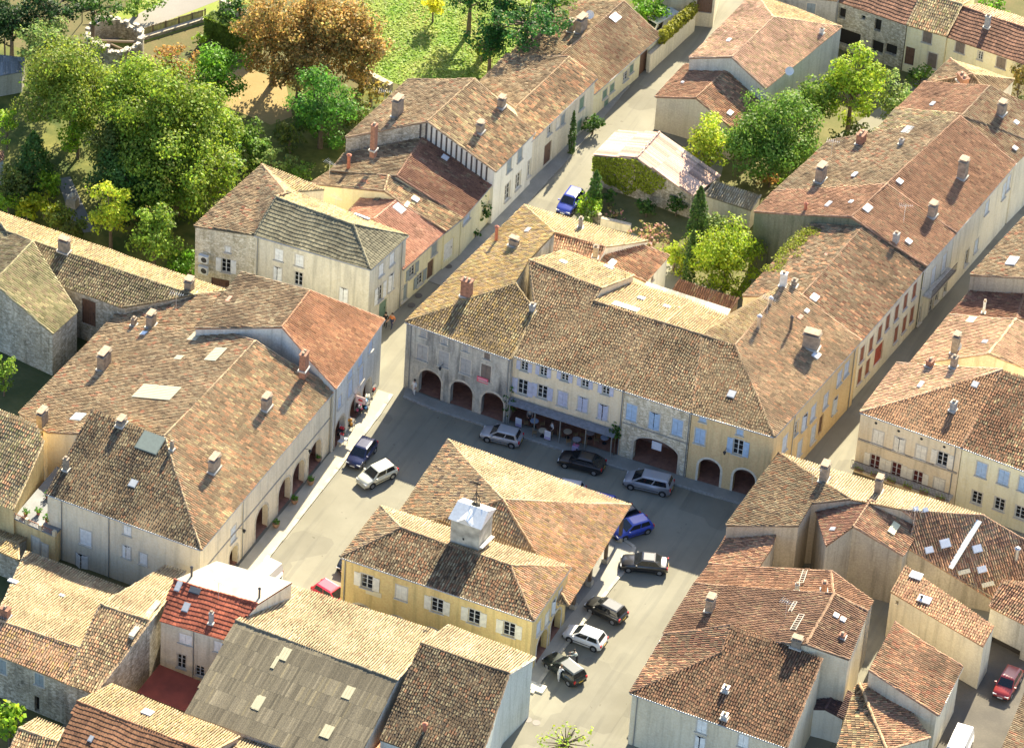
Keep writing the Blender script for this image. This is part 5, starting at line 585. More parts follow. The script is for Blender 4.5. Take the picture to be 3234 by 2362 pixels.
                for hh in holes:
                    s0, s1, z0, z1 = hh[:4]
                    if s0 < .1 or s1 > ln-.1:
                        s0 = max(s0, .1); s1 = min(s1, ln-.1)
                    if s1-s0 < .2: continue
                    z1 = min(z1, min(ztop(s0), ztop(s1))-.08)
                    if hh[4] != 'arch' and z0 < .0: z0 = -.05
                    if z1-z0 < .3: continue
                    ok = True
                    for g in hs:
                        if s0 < g[1]+.03 and s1 > g[0]-.03 and z0 < g[3]+.03 and z1 > g[2]-.03: ok = False
                    if ok: hs.append((s0, s1, z0, z1) + tuple(hh[4:]))
                def archz(hh, s_):
                    s0, s1, z0, z1 = hh[:4]
                    if hh[4] != 'arch': return z1
                    r = (s1-s0)/2; rise = min(r, 1.15); x = max(-1, min(1, (s_-(s0+s1)/2)/r)); return z1-rise+rise*math.sqrt(max(0, 1-x*x))
                br = {0., ln}
                for hh in hs:
                    br |= {hh[0], hh[1]}
                    if hh[4] == 'arch':
                        for i in range(1, 12): br.add(hh[0] + (hh[1]-hh[0])*(1-math.cos(math.pi*i/12))/2)
                br = sorted(br); W = lambda s_, z_, dn=0.: p*1 + u*s_ + n*dn + UPV*(z_-p.z)
                for i in range(len(br)-1):
                    a, b = br[i], br[i+1]
                    if b-a < 1e-5: continue
                    mid = (a+b)/2; st = sorted([hh for hh in hs if hh[0]-1e-6 <= a and hh[1]+1e-6 >= b], key=lambda x: x[2]); zl, zr = base, base
                    for hh in st:
                        if hh[2] > zl+1e-4: wall.poly([W(a,zl), W(b,zr), W(b,hh[2]), W(a,hh[2])])
                        zl, zr = archz(hh, a), archz(hh, b)
                        D = -.55 if hh[4] in ('arch','shop') else -.2
                        if hh[4] == 'h': D = -.42
                        wall.poly([W(a,zl), W(b,zr), W(b,zr,D), W(a,zl,D)])
                    wall.poly([W(a,zl), W(b,zr), W(b,ztop(b)), W(a,ztop(a))])
                for hh in hs:
                    s0, s1, z0, z1, t = hh[:5]; D = -.55 if t in ('arch','shop') else (-.42 if t == 'h' else -.2); za = archz(hh, s0) if t == 'arch' else z1; zb0 = base if t in ('arch','shop') else z0
                    wall.poly([W(s0,zb0), W(s0,za), W(s0,za,D), W(s0,zb0,D)]); wall.poly([W(s1,zb0,D), W(s1,za,D), W(s1,za), W(s1,zb0)])
                    if t not in ('arch','shop'): wall.poly([W(s0,z0,D), W(s1,z0,D), W(s1,z0), W(s0,z0)])
                    if t == 'arch' :
                        am = MB(); wd = .22
                        for i in range(14):
                            x0 = s0+(s1-s0)*(1-math.cos(math.pi*i/14))/2; x1 = s0+(s1-s0)*(1-math.cos(math.pi*(i+1)/14))/2
                            c0 = (s0+s1)/2; sc = 1+wd/((s1-s0)/2); zc = z1-min((s1-s0)/2, 1.15); zz0, zz1 = archz(hh,x0), archz(hh,x1)
                            o0 = (c0+(x0-c0)*sc, zc+(zz0-zc)*sc); o1 = (c0+(x1-c0)*sc, zc+(zz1-zc)*sc)
                            am.poly([W(x0,zz0,.025), W(x1,zz1,.025), W(o1[0],o1[1],.025), W(o0[0],o0[1],.025)]); am.poly([W(o0[0],o0[1],.025), W(o1[0],o1[1],.025), W(o1[0],o1[1],-.01), W(o0[0],o0[1],-.01)])
                        for sg in (-1, 1):
                            xx = s0-wd/2 if sg < 0 else s1+wd/2; am.box(W(xx, (zc)/2, .012), wd, .026, zc, (u, n, UPV))
                        am.build('arch_surround', flat('arch_white', (.70,.66,.54), .8, var=.2) if hh[5] == 'white' else flat('arch_stone', (.60,.54,.42), .85, var=.35, scale=2.), root)
                    if t in ('arch','shop'): gal.append((p.copy(), u.copy(), n.copy(), s0, s1, ln))
                    else: opening(wall, root, p - UPV*p.z, u, n, (s0+s1)/2, (z0+z1)/2, s1-s0, z1-z0, t, hh[5], H['w'])
        for wk_, wb_ in walls.items(): wb_.build('wall', wallmat(wk_), root)
    if gal:
        done = set()
        for p, u, n, s0, s1, ln in gal:
            key = (round(p.x,1), round(p.y,1))
            if key in done: continue
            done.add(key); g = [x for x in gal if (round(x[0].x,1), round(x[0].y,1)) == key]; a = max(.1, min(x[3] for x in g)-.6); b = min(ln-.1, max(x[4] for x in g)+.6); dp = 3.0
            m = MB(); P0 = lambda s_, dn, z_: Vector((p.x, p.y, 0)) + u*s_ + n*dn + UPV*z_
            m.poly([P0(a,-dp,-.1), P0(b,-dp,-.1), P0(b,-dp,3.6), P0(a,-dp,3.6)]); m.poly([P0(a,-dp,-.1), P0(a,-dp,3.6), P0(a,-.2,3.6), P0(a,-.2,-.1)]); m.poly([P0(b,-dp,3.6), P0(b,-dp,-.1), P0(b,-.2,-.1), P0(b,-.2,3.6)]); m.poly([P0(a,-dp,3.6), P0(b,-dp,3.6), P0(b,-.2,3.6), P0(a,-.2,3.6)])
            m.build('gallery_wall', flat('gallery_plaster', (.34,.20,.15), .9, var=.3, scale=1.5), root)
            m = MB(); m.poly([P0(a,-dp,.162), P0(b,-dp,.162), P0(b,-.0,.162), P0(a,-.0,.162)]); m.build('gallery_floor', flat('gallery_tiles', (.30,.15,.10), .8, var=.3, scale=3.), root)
    # gutters and downpipes
    zinc = flat('zinc', (.34,.35,.35), .45, .6); 
    for a, b in H.get('g', []):
        m = MB(); p, q = L[a], L[b]; d = Vector((q.x-p.x, q.y-p.y, 0)).normalized(); n = Vector((d.y, -d.x, 0))
        cc = sum(L, Vector())/len(L)
        if (cc-p).dot(n) > 0: n = -n
        m.tube(p + n*.09 - UPV*.06, q + n*.09 - UPV*.06, .065, n=6); m.build('gutter', zinc, root)
    for a, b, s in H.get('p', []):
        m = MB(); p, q = L[a], L[b]; d = Vector((q.x-p.x, q.y-p.y, 0)).normalized(); n = Vector((d.y, -d.x, 0)); cc = sum(L, Vector())/len(L)
        if (cc-p).dot(n) > 0: n = -n
        c = p + d*s - n*(inset-.07); zt = p.z + (q.z-p.z)*s/max(.1, (q-p).length)
        m.tube((c.x, c.y, zt-.1), (c.x, c.y, 0), .05, n=6); m.build('downpipe', zinc, root)
    # chimneys
    f0 = H['f'][0][0]; e0 = L[f0[1]]-L[f0[0]]; ang = math.atan2(e0.y, e0.x)
    for (x, y, z, w, d, h, kd) in H.get('ch', []):
        c = Vector((x, y, z))-org; X1 = Vector((math.cos(ang), math.sin(ang), 0)); Y1 = Vector((-X1.y, X1.x, 0)); ax = (X1, Y1, UPV)
        mt = dict(stone=flat('chimney_stone', (.29,.24,.18), .9, var=.4, scale=2.5), brick=flat('chimney_brick', (.32,.16,.10), .9, var=.4, scale=4.), grey=flat('chimney_grey', (.36,.35,.32), .9, var=.3), white=flat('chimney_white', (.66,.65,.6), .8, var=.2), terracotta=flat('terracotta', (.45,.16,.09), .8, var=.2), pipe=flat('flue', (.12,.11,.10), .6, .5), metal=flat('flue_metal', (.5,.5,.5), .35, .8), metalbox=flat('vent_metal', (.55,.56,.56), .4, .5))[kd]
        m = MB()
        if kd in ('pipe', 'terracotta', 'metal'):
            m.tube(c - UPV*.4, c + UPV*h, w/2, w/2, 10); ch = m.build('chimney', mt, root); m = MB(); m.lathe(c + UPV*h, [(w*.75,0),(w*.75,.06),(w*.2,.2)], 10); m.build('cap', mt, ch)
        else:
            m.box(c + UPV*(h/2-.4), w, d, h+.8, ax, taper=.95); m.box(c + UPV*(h-.02), w*1.12, d*1.14, .10, ax); ch = m.build('chimney', mt, root)
            m = MB(); k = 2 if w > .8 else 1
            for i in range(k):
                o = X1*((i-(k-1)/2)*w*.45); m.box(c + o + UPV*(h+.13), .26, .26, .22, ax, taper=.85)
            if kd == 'stone' and w > .75:
                m.box(c + UPV*(h+.30), w*1.02, d*1.05, .06, ax)
            m.build('cap', flat('cap_tile', (.38,.28,.19), .85, var=.3), ch); m = MB(); m.box(c + UPV*.05, w+.22, d+.22, .16, ax); m.build('flashing', flat('flashing', (.44,.42,.37), .7, var=.2), ch)
    # roof lights and patches
    SKC = dict(white=((.70,.71,.72),.3), glass=((.55,.62,.66),.1), sheet=((.42,.38,.26),.7), greenglass=((.15,.185,.16),.5), grey=((.36,.38,.40),.4), straw=((.66,.58,.40),.8), cream=((.76,.68,.42),.6), dark=((.08,.09,.10),.2), lichen=((.46,.42,.27),.9), pinktile=((.56,.28,.20),.8), velux=((.72,.74,.76),.15), ladder=((.5,.45,.36),.7))  # white: pane colour carries the blown-out sky reflection; some are pale flashing
    for (fi, x, y, z, w, l, kd) in H.get('sk', []):
        pts = np.array([L[i] for i in H['f'][fi][0]]); c0 = pts.mean(0); _, _, vt = np.linalg.svd(pts-c0); n = Vector(vt[2]); n = n if n.z > 0 else -n
        g = Vector((n.x, n.y, 0)).normalized() if n.z < .9995 else Vector((0,-1,0)); e = Vector((-g.y, g.x, 0)); dn = e.cross(n).normalized(); c = Vector((x, y, z))-org; ax = (e, dn, n)
        col, ro = SKC[kd]; mt = flat('skylight_'+kd, col, ro, var=.12)
        if kd == 'ladder':
            m = MB()
            for sg in (-1, 1): m.box(c + n*.14 + dn*(sg*l/2), w, .06, .06, ax)
            for i in range(int(w/.3)+1): m.box(c + n*.145 + e*(-w/2+i*.3), .05, l, .05, ax)
            m.build('roof_ladder', mt, roof)
        elif kd in ('sheet', 'lichen', 'pinktile', 'straw', 'cream'):
            m = MB(); k = max(2, int(w/.235)); pw = w/k
            lf = .045 if kd == 'lichen' else .105
            for i in range(k): m.box(c + n*(lf+.015) + e*(-w/2+(i+.5)*pw), pw*.8, l, .03, ax); m.box(c + n*lf + e*(-w/2+(i+.5)*pw), pw, l, .02, ax)
            m.build('roof_patch', mt, roof)
        else:
            m = MB(); m.box(c + n*.10, w, l, .12, ax); sk = m.build('skylight', flat('skylight_frame_'+kd, tuple(x_*.8 for x_ in col), .5), roof)
            m = MB(); m.box(c + n*.166, w-.12, l-.12, .016, ax)
            if kd in ('velux',): mt = flat('skylight_pane', (.75,.77,.8), .1)
            m.build('pane', mt, sk)
    return root, L, org
ROOTS = []
for hi, H in enumerate(HOUSES): ROOTS.append((H,) + build_house(H, hi))
print('tiles', TILE_N)
# ------------------------------------------------------------------ ground
def sheet(name, pts, z, mat, **p):
    m = MB(); m.poly([(x, y, z) for x, y in pts]); return m.build(name, mat, None, kind='structure', **p)
def groundmat(name, c1, c2, c3, s1=.25, s2=6.):
    m, n, l, b = newmat(name); b.inputs['Roughness'].default_value = .92; b.inputs['Specular IOR Level'].default_value = .2
    tc = N(n, 'TexCoord'); n1 = N(n, 'TexNoise', i_Scale=s1, i_Detail=8., i_Roughness=.6); n2 = N(n, 'TexNoise', i_Scale=s2, i_Detail=5.)
    l.new(tc.outputs['Object'], n1.inputs['Vector']); l.new(tc.outputs['Object'], n2.inputs['Vector'])
    r1 = N(n, 'ValToRGB'); r1.color_ramp.elements[0].position = .38; r1.color_ramp.elements[1].position = .64; r1.color_ramp.elements[0].color = (*c1, 1); r1.color_ramp.elements[1].color = (*c2, 1)
    l.new(n1.outputs['Fac'], r1.inputs['Fac'])
    r2 = N(n, 'ValToRGB'); r2.color_ramp.elements[0].position = .35; r2.color_ramp.elements[1].position = .75; l.new(n2.outputs['Fac'], r2.inputs['Fac'])
    mm = N(n, 'Math', operation='MULTIPLY'); mm.inputs[1].default_value = .45; l.new(r2.outputs['Color'], mm.inputs[0])
    mx = N(n, 'MixRGB'); mx.inputs['Color2'].default_value = (*c3, 1); l.new(mm.outputs[0], mx.inputs['Fac']); l.new(r1.outputs['Color'], mx.inputs['Color1']); l.new(mx.outputs['Color'], b.inputs['Base Color'])
    bp = N(n, 'Bump'); bp.inputs['Strength'].default_value = .35; bp.inputs['Distance'].default_value = .03; l.new(n2.outputs['Fac'], bp.inputs['Height']); l.new(bp.outputs[0], b.inputs['Normal'])
    return m
sheet('ground', [(-700,-700),(700,-700),(700,700),(-700,700)], -.03, groundmat('soil', (.10,.10,.04), (.17,.13,.06), (.07,.09,.025)))
ASPH = groundmat('asphalt', (.215,.203,.152), (.275,.262,.20), (.215,.203,.16), .16, 14.)
_n = ASPH.node_tree.nodes; _l = ASPH.node_tree.links; _b = _n['Principled BSDF']; _src = _b.inputs['Base Color'].links[0].from_socket
_tc = N(_n, 'TexCoord'); _mp = N(_n, 'Mapping'); _mp.inputs['Scale'].default_value = (1.1, .07, 1); _l.new(_tc.outputs['Object'], _mp.inputs['Vector']); _nz = N(_n, 'TexNoise', i_Scale=1., i_Detail=3.); _l.new(_mp.outputs['Vector'], _nz.inputs['Vector'])
_rp = N(_n, 'ValToRGB'); _rp.color_ramp.elements[0].position = .52; _rp.color_ramp.elements[1].position = .62; _rp.color_ramp.elements[0].color = (1,1,1,1); _rp.color_ramp.elements[1].color = (.88,.885,.9,1); _l.new(_nz.outputs['Fac'], _rp.inputs['Fac'])
_vo = N(_n, 'TexVoronoi', i_Scale=.22, distance='CHEBYCHEV'); _l.new(_tc.outputs['Object'], _vo.inputs['Vector']); _bw = N(_n, 'RGBToBW'); _l.new(_vo.outputs['Color'], _bw.inputs[0]); _r2 = N(_n, 'ValToRGB'); _r2.color_ramp.elements[0].position = .22; _r2.color_ramp.elements[1].position = .26; _r2.color_ramp.elements[0].color = (.86,.86,.87,1); _l.new(_bw.outputs[0], _r2.inputs['Fac'])
_sp = N(_n, 'TexNoise', i_Scale=1.6, i_Detail=2.); _l.new(_tc.outputs['Object'], _sp.inputs['Vector']); _r3 = N(_n, 'ValToRGB'); _r3.color_ramp.elements[0].position = .70; _r3.color_ramp.elements[1].position = .76; _r3.color_ramp.elements[0].color = (1,1,1,1); _r3.color_ramp.elements[1].color = (.72,.71,.70,1); _l.new(_sp.outputs['Fac'], _r3.inputs['Fac'])
for _o in (_rp, _r2, _r3):
    _m = N(_n, 'MixRGB', blend_type='MULTIPLY'); _m.inputs['Fac'].default_value = 1; _l.new(_src, _m.inputs['Color1']); _l.new(_o.outputs['Color'], _m.inputs['Color2']); _src = _m.outputs['Color']
_l.new(_src, _b.inputs['Base Color'])
sheet('town_paving', [(-14,-75),(75,-75),(75,78),(-14,78)], 0., ASPH)
BY = {}
for H, root, L, org in ROOTS: BY[H['l']] = (H, root, L, org)
def hfind(txt):
    for k in BY:
        if txt in k: return BY[k]
# ---- pavements and kerbs
PAVE = groundmat('pale_paving', (.42,.385,.29), (.50,.46,.35), (.38,.35,.27), .5, 9.)
GREYPAVE = groundmat('grey_paving', (.26,.255,.225), (.33,.32,.28), (.22,.215,.19), .6, 9.)
KERB = flat('kerb_stone', (.50,.46,.36), .85, var=.3, scale=1.2)
def pavement(name, outer, inner, h, mat, kerbw=.32, kmat=None, stone=1.1):
    """outer: kerb polyline (street side), inner: building side, both run the same way"""
    m = MB(); poly = [(x, y, h) for x, y in outer] + [(x, y, h) for x, y in reversed(inner)]; 
    a = sum(poly[i][0]*poly[(i+1)%len(poly)][1]-poly[(i+1)%len(poly)][0]*poly[i][1] for i in range(len(poly)))
    m.poly(poly if a > 0 else poly[::-1])
    for i in range(len(poly)): p, q = poly[i], poly[(i+1)%len(poly)]; m.poly([(p[0],p[1],-.02),(q[0],q[1],-.02),q,p])
    o = m.build(name, mat, None, kind='structure')
    for i in range(len(outer)-1):
        p, q = Vector((*outer[i],0)), Vector((*outer[i+1],0)); L = (q-p).length; k = max(1, int(L/stone)); d = (q-p)/L; n = Vector((-d.y, d.x, 0))
        for j in range(k):
            c = p + d*(L*(j+.5)/k) ; mm = MB(); hh = h+.035+random.uniform(0,.03); mm.box(c + UPV*(hh/2-.01), L/k-.03, kerbw+random.uniform(-.03,.05), hh, (d, n, UPV)); mm.build('kerb_stone', kmat or KERB, o)
    return o
pavement('pavement_west', [(-8.25,-46.5),(-8.35,-35),(-8.3,-20.3),(-8.4,-11.1),(-8.6,-8.2)], [(-10.2,-46.5),(-10.1,-35),(-9.9,-20.3),(-9.9,-11.1),(-10.0,-8.2)], .10, PAVE)
pavement('pavement_north', [(-7.5,-8.0),(-4,-8.35),(4.5,-8.15),(13.5,-7.95),(20,-7.6),(27.8,-7.2)], [(-7.9,-6.7),(-4,-6.95),(4.5,-6.5),(13.5,-6.3),(20,-6.2),(28.0,-5.8)], .13, GREYPAVE, .22, flat('kerb_grey', (.34,.34,.31), .85, var=.3))
pavement('pavement_hall', [(19.9,-39.4),(20.0,-31),(20.4,-24),(20.6,-19.5),(20.1,-17.4),(17,-16.2),(1.5,-15.8)], [(18.6,-39.4),(18.6,-31),(19.0,-24),(19.0,-19.5),(18.5,-18.0),(17,-17.4),(1.5,-17.0)], .10, groundmat('hall_paving', (.36,.345,.29), (.42,.40,.33), (.33,.31,.26), .5, 9.))
pavement('pavement_street', [(-10.4,9),(-10.1,20),(-9.3,33),(-8.9,48)], [(-13.4,9),(-11.6,20),(-10.9,33),(-10.3,48)], .06, GREYPAVE, .15, GREYPAVE)
LAWNM = groundmat('lawn', (.11,.20,.025), (.22,.25,.055), (.15,.24,.03), .22, 1.2)
DRYM = groundmat('dry_grass', (.30,.21,.09), (.36,.26,.12), (.22,.20,.07), .25, 3.)
DARKM = groundmat('garden_soil', (.13,.13,.05), (.20,.18,.08), (.10,.12,.035), .35, 2.)
sheet('lawn', PTS['lawn'], -.02, LAWNM); sheet('dry_lawn', PTS['drygrass'], -.018, DRYM)
sheet('park_ground', [(-90,-5),(-30,-4),(-30,12),(-14.5,12),(-14.5,34),(-28,36),(-40,32),(-46,26),(-60,24),(-90,24)], -.024, groundmat('park_soil', (.055,.08,.018), (.20,.19,.05), (.06,.085,.02), .3, 2.5))
sheet('garden_ground', PTS['gardenN'], .006, DARKM)
sheet('west_yard', [(-60,-50),(-26,-50),(-26,-46),(-34,-18),(-34,-10),(-60,-10)], -.022, groundmat('yard_soil', (.06,.075,.03), (.10,.11,.05), (.05,.07,.025), .3, 3.))
road = PTS['road']
sheet('road_verge', PTS['verge'], -.016, groundmat('verge_grass', (.20,.25,.04), (.27,.27,.08), (.15,.22,.03), .3, 3.))
sheet('park_road', road, -.012, groundmat('road_grey', (.24,.22,.19), (.28,.26,.225), (.22,.205,.18), .2, 8.))
sheet('park_path', [(x,y) for x,y in PTS['path']], -.014, groundmat('path_grey', (.16,.165,.16), (.2,.2,.19), (.14,.15,.14), .3, 8.))
sheet('courtyard_floor', PTS['courtred'], 2.5, flat('court_red', (.26,.055,.03), .8, var=.3, scale=.8))
sheet('driveway', [(50,-40),(66,-40),(66,-12),(50,-12)], .008, groundmat('drive_dark', (.11,.10,.085), (.15,.135,.11), (.09,.085,.07), .4, 6.))
# ---- free-standing walls
def wallrun(name, a, b, h, t, mat, label, cap=True, coping=.06):
    a, b = Vector((*a,0)), Vector((*b,0)); d = (b-a).normalized(); n = Vector((-d.y, d.x, 0)); Ln = (b-a).length; c = (a+b)/2
    root = empty(name, c); tag(root, label, 'wall')
    m = MB(); m.box(UPV*(h/2-.1), Ln, t, h+.2, (d, n, UPV)); m.build('wall', mat, root)
    if cap:
        k = max(1, int(Ln/.7))
        for i in range(k): mm = MB(); mm.box(d*(-Ln/2+(i+.5)*Ln/k) + UPV*(h+.03), Ln/k-.015, t+.12, coping+random.uniform(0,.02), (d, n, UPV)); mm.build('coping', flat('coping', (.46,.40,.30), .9, var=.35), root)
    return root
wallrun('street_wall', PTS['streetwall'][0], PTS['streetwall'][1], 2.3, .35, wallmat('cream2'), 'cream street wall topped by a yellow-green hedge')
wallrun('garden_wall', PTS['lowwall'][0], PTS['lowwall'][1], .9, .3, wallmat('cream2'), 'low cream garden wall above the oleander')
wallrun('garden_wall', (-4.6, 27.2), (-2.2, 25.4), 1.0, .3, wallmat('rubble'), 'short rubble wall beside the blue car')
wallrun('garden_wall', (-1.5, 31.2), (5.6, 31.0), 1.0, .35, wallmat('rubble'), 'rubble garden wall at the foot of the ivy-clad barn')
wallrun('park_wall', PTS['lawnwall'][0], PTS['lawnwall'][1], 1.1, .35, wallmat('rubble'), 'old wall with stone coping between road and park')
wallrun('park_wall', PTS['stones'][0], PTS['stones'][1], .7, .5, wallmat('rubble'), 'tumbledown wall along the lower edge of the lawn')
wallrun('park_wall', PTS['fence'][0], PTS['fence'][1], .35, .35, wallmat('rubble'), 'low wall below the wooden park fence')
wallrun('yard_wall', (-34.9,-32.3), (-34.5,-17), 2.2, .3, wallmat('rubble'), 'mossy yard wall behind the long arcaded house')
wallrun('courtyard_wall', (-10.6,-50.9), (-10.6,-56.0), 7.0, .4, wallmat('dirtywhite'), 'tall plastered courtyard wall left of the red floor')
# fence in the park
fa, fb = Vector((*PTS['fence'][0],0)), Vector((*PTS['fence'][1],0)); fd = (fb-fa).normalized(); fn = Vector((-fd.y,fd.x,0)); fl = (fb-fa).length
root = empty('wooden_fence', (fa+fb)/2); tag(root, 'long wooden board fence beside the park road', 'fence'); WOODF = flat('fence_wood', (.36,.30,.16), .85, var=.35, scale=2.)
for i in range(int(fl/.16)):
    m = MB(); m.box(fd*(-fl/2+.08+i*.16) + fn*.5 + UPV*(.55+random.uniform(-.03,.03)), .13, .03, 1.0, (fd, fn, UPV)); m.build('board', WOODF, root)
for i in range(6):
    m = MB(); m.box(fd*(-fl/2+i*fl/5) + fn*.42 + UPV*.58, .12, .12, 1.2, (fd, fn, UPV)); m.build('post', flat('fence_post', (.2,.15,.09), .85), root)
m = MB(); m.box(fn*.54 + UPV*.85, fl, .05, .09, (fd, fn, UPV)); m.build('rail', flat('fence_post', (.2,.15,.09), .85), root)
# ---- ruined round tower
rx, ry = PTS['ruin'][0]; root = empty('ruined_tower', (rx, ry, 0)); tag(root, 'roofless round stone tower ruin beside the park road', 'ruin'); m = MB(); RR = 3.0; nseg = 40; rg = random.Random(3)
tops = [2.0 + .35*math.sin(i*.5) + rg.uniform(-.3,.3) for i in range(nseg)]
for i in range(nseg):
    j = (i+1) % nseg; a0, a1 = 2*math.pi*i/nseg, 2*math.pi*j/nseg; C0 = Vector((math.cos(a0), math.sin(a0), 0)); C1 = Vector((math.cos(a1), math.sin(a1), 0)); ro, ri = RR, RR-.55; t0, t1 = tops[i], tops[j]
    m.poly([C0*ro, C1*ro, C1*ro+UPV*t1, C0*ro+UPV*t0]); m.poly([C1*ri, C0*ri, C0*ri+UPV*t0, C1*ri+UPV*t1]); m.poly([C0*ro+UPV*t0, C1*ro+UPV*t1, C1*ri+UPV*t1, C0*ri+UPV*t0])
m.build('wall', wallmat('rubble'), root)
for i in range(nseg*2):
    a = 2*math.pi*i/(nseg*2); rr = RR-.27+rg.uniform(-.2,.2); mm = MB(); mm.box(Vector((math.cos(a)*rr, math.sin(a)*rr, tops[(i//2)%nseg]+.06)), rg.uniform(.3,.55), rg.uniform(.25,.45), rg.uniform(.14,.3), ((math.cos(a),math.sin(a),0),(-math.sin(a),math.cos(a),0),(0,0,1))); mm.build('stone', flat('ruin_stone', (.48,.44,.36), .9, var=.4), root)
m = MB(); m.tube((-2.2,-.6,1.0), (2.3,.9,1.4), .14, n=8); m.build('beam', flat('old_beam', (.28,.22,.16), .9), root); m = MB(); m.tube((-2.0,.6,.5), (2.2,-.2,.6), .10, n=8); m.build('beam', flat('old_beam', (.28,.22,.16), .9), root)
# ---- market hall timber
H, root, L, org = hfind('open market hall'); WOOD = flat('oak', (.17,.12,.08), .85, var=.35, scale=2.)
xs = [1.6, 6.0, 10.4, 14.8, 18.6]; ys = [-17.2, -20.5, -24, -27.5]
for ix, x in enumerate(xs):
    for iy, y in enumerate(ys):
        if ix in (1,2,3) and iy in (1,2): continue
        m = MB(); c = Vector((x,y,0))-org; m.box(c + UPV*.25, .6, .6, .6, taper=.9); m.build('post_base', flat('post_stone', (.48,.43,.33), .9, var=.3), root); m = MB(); m.box(c + UPV*2.3, .28, .28, 3.6); m.build('post', WOOD, root)
for y in (ys[0], ys[-1]): m = MB(); m.box(Vector((10.1,y,4.05))-org, 17.4, .26, .3); m.build('beam', WOOD, root)
for x in (xs[0], xs[-1]): m = MB(); m.box(Vector((x,-22.4,4.02))-org, .26, 10.6, .3); m.build('beam', WOOD, root)
m = MB(); m.poly([Vector(p)-org for p in ((1.0,-30,.09),(19.2,-30,.09),(19.0,-17,.09),(1.0,-16.8,.09))]); m.build('floor', GREYPAVE, root)
# ---- bell tower on the town hall
H, root, L, org = hfind('ochre yellow town hall'); tc = Vector((9.85,-31.2,0))-org; ZT = 10.3; hw = 1.38
twr = MB(); twr.box(tc + UPV*(ZT-2.2), 2*hw, 2*hw, 4.4); tower = twr.build('bell_tower', flat('tower_plaster', (.50,.46,.36), .9, var=.45, scale=1.2), root)
m = MB(); e = hw+.22; rz = .85; yr = .05
A = [tc + Vector((sx*e, sy*e, ZT)) for sx, sy in ((-1,-1),(1,-1),(1,1),(-1,1))]; R0 = tc + Vector((-e*.92, yr, ZT+rz)); R1 = tc + Vector((e*.92, yr, ZT+rz))
m.poly([A[0],A[1],R1,R0]); m.poly([A[2],A[3],R0,R1]); m.poly([A[1],A[2],R1]); m.poly([A[3],A[0],R0]); m.poly([A[3],A[2],A[1],A[0]]); m.box(tc + UPV*(ZT-.03), 2*e-.1, 2*e-.1, .08)
g0 = tc + Vector((0,-e-.05,ZT+.05))
m.poly([tc+Vector((-.75,-e-.06,ZT+.02)), tc+Vector((0,-e-.06,ZT+.62)), tc+Vector((0,-.12,ZT+.80)), tc+Vector((-.75,-e+.2,ZT+.12))]); m.poly([tc+Vector((0,-e-.06,ZT+.62)), tc+Vector((.75,-e-.06,ZT+.02)), tc+Vector((.75,-e+.2,ZT+.12)), tc+Vector((0,-.12,ZT+.80))]); m.poly([tc+Vector((-.75,-e-.06,ZT+.02)), tc+Vector((.75,-e-.06,ZT+.02)), tc+Vector((0,-e-.06,ZT+.62))])
m.build('tower_cap', flat('zinc_cap', (.72,.73,.70), .35, .25, var=.12), tower)
m = MB(); m.lathe(tc + Vector((.05,.55,ZT+.35)), [(.42,0),(.44,.25),(.30,.5),(.12,.62)], 12); m.build('bell', flat('bronze', (.10,.08,.05), .5, .6), tower)
m = MB(); b0 = tc + Vector((.05,.55,ZT+.95))
for k in range(4): a = k*math.pi/2+.5; m.tube(b0 + Vector((math.cos(a)*.55,math.sin(a)*.55,-.45)), b0 + Vector((0,0,1.2)), .03, n=5)
m.tube(b0 + UPV*1.1, b0 + UPV*2.3, .03, n=5); m.box(b0 + UPV*2.1, .7, .02, .25); m.tube(b0 + Vector((-.9,.2,.6)), b0 + Vector((1.0,-.1,.75)), .018, n=4); m.tube(b0 + Vector((-.6,.6,.2)), b0 + Vector((.9,.9,.9)), .018, n=4)
m.build('weathervane', flat('iron', (.05,.05,.05), .4, .8), tower)
m = MB(); m.box(tc + Vector((hw+.25,-.2,ZT-2.45)), .35, 2.6, .10, ((1,0,0),(0,1,-.25),(0,.25,1))); m.build('flashing', flat('lead_pale', (.66,.63,.55), .6), tower)
m = MB(); m.box(tc + Vector((-.1,-hw-.01,ZT-1.9)), .16, .06, .22); m.build('slit_opening', flat('dark_interior', (.03,.026,.022), .9), tower)
# plaque under the first window
d = (L[1]-L[0]).normalized(); n = Vector((d.y,-d.x,0)); m = MB(); m.box(L[0] + d*3.2 - n*.11 + UPV*(3.55-L[0].z), 1.5, .06, .5, (d, n, UPV)); m.build('wall_plaque', flat('plaque_cream', (.72,.64,.42), .8), root)
# ---- restaurant canopy
H, root, L, org = hfind('restaurant house'); i0, i1 = 0, 1; p, q = L[0], L[1]; d = Vector((q.x-p.x,q.y-p.y,0)).normalized(); n = Vector((d.y,-d.x,0)); LN = (q-p).length; base = Vector((p.x,p.y,0))
m = MB(); a, b = base + d*.3, base + d*(LN-.3)
m.poly([a+UPV*3.05, b+UPV*3.05, b+n*.85+UPV*2.8, a+n*.85+UPV*2.8][::-1]); m.poly([a+UPV*2.99, b+UPV*2.99, b+n*.85+UPV*2.74, a+n*.85+UPV*2.74]); m.poly([a+n*.85+UPV*2.74, b+n*.85+UPV*2.74, b+n*.85+UPV*2.8, a+n*.85+UPV*2.8])
m.build('canopy', flat('canopy_slate', (.20,.21,.23), .6, var=.3, scale=3.), root)
for k in range(5): m = MB(); c = base + d*(.5+k*(LN-1)/4) + n*.75; m.tube(c, c+UPV*2.76, .06, n=8); m.build('canopy_post', flat('post_paint', (.25,.25,.22), .6), root)
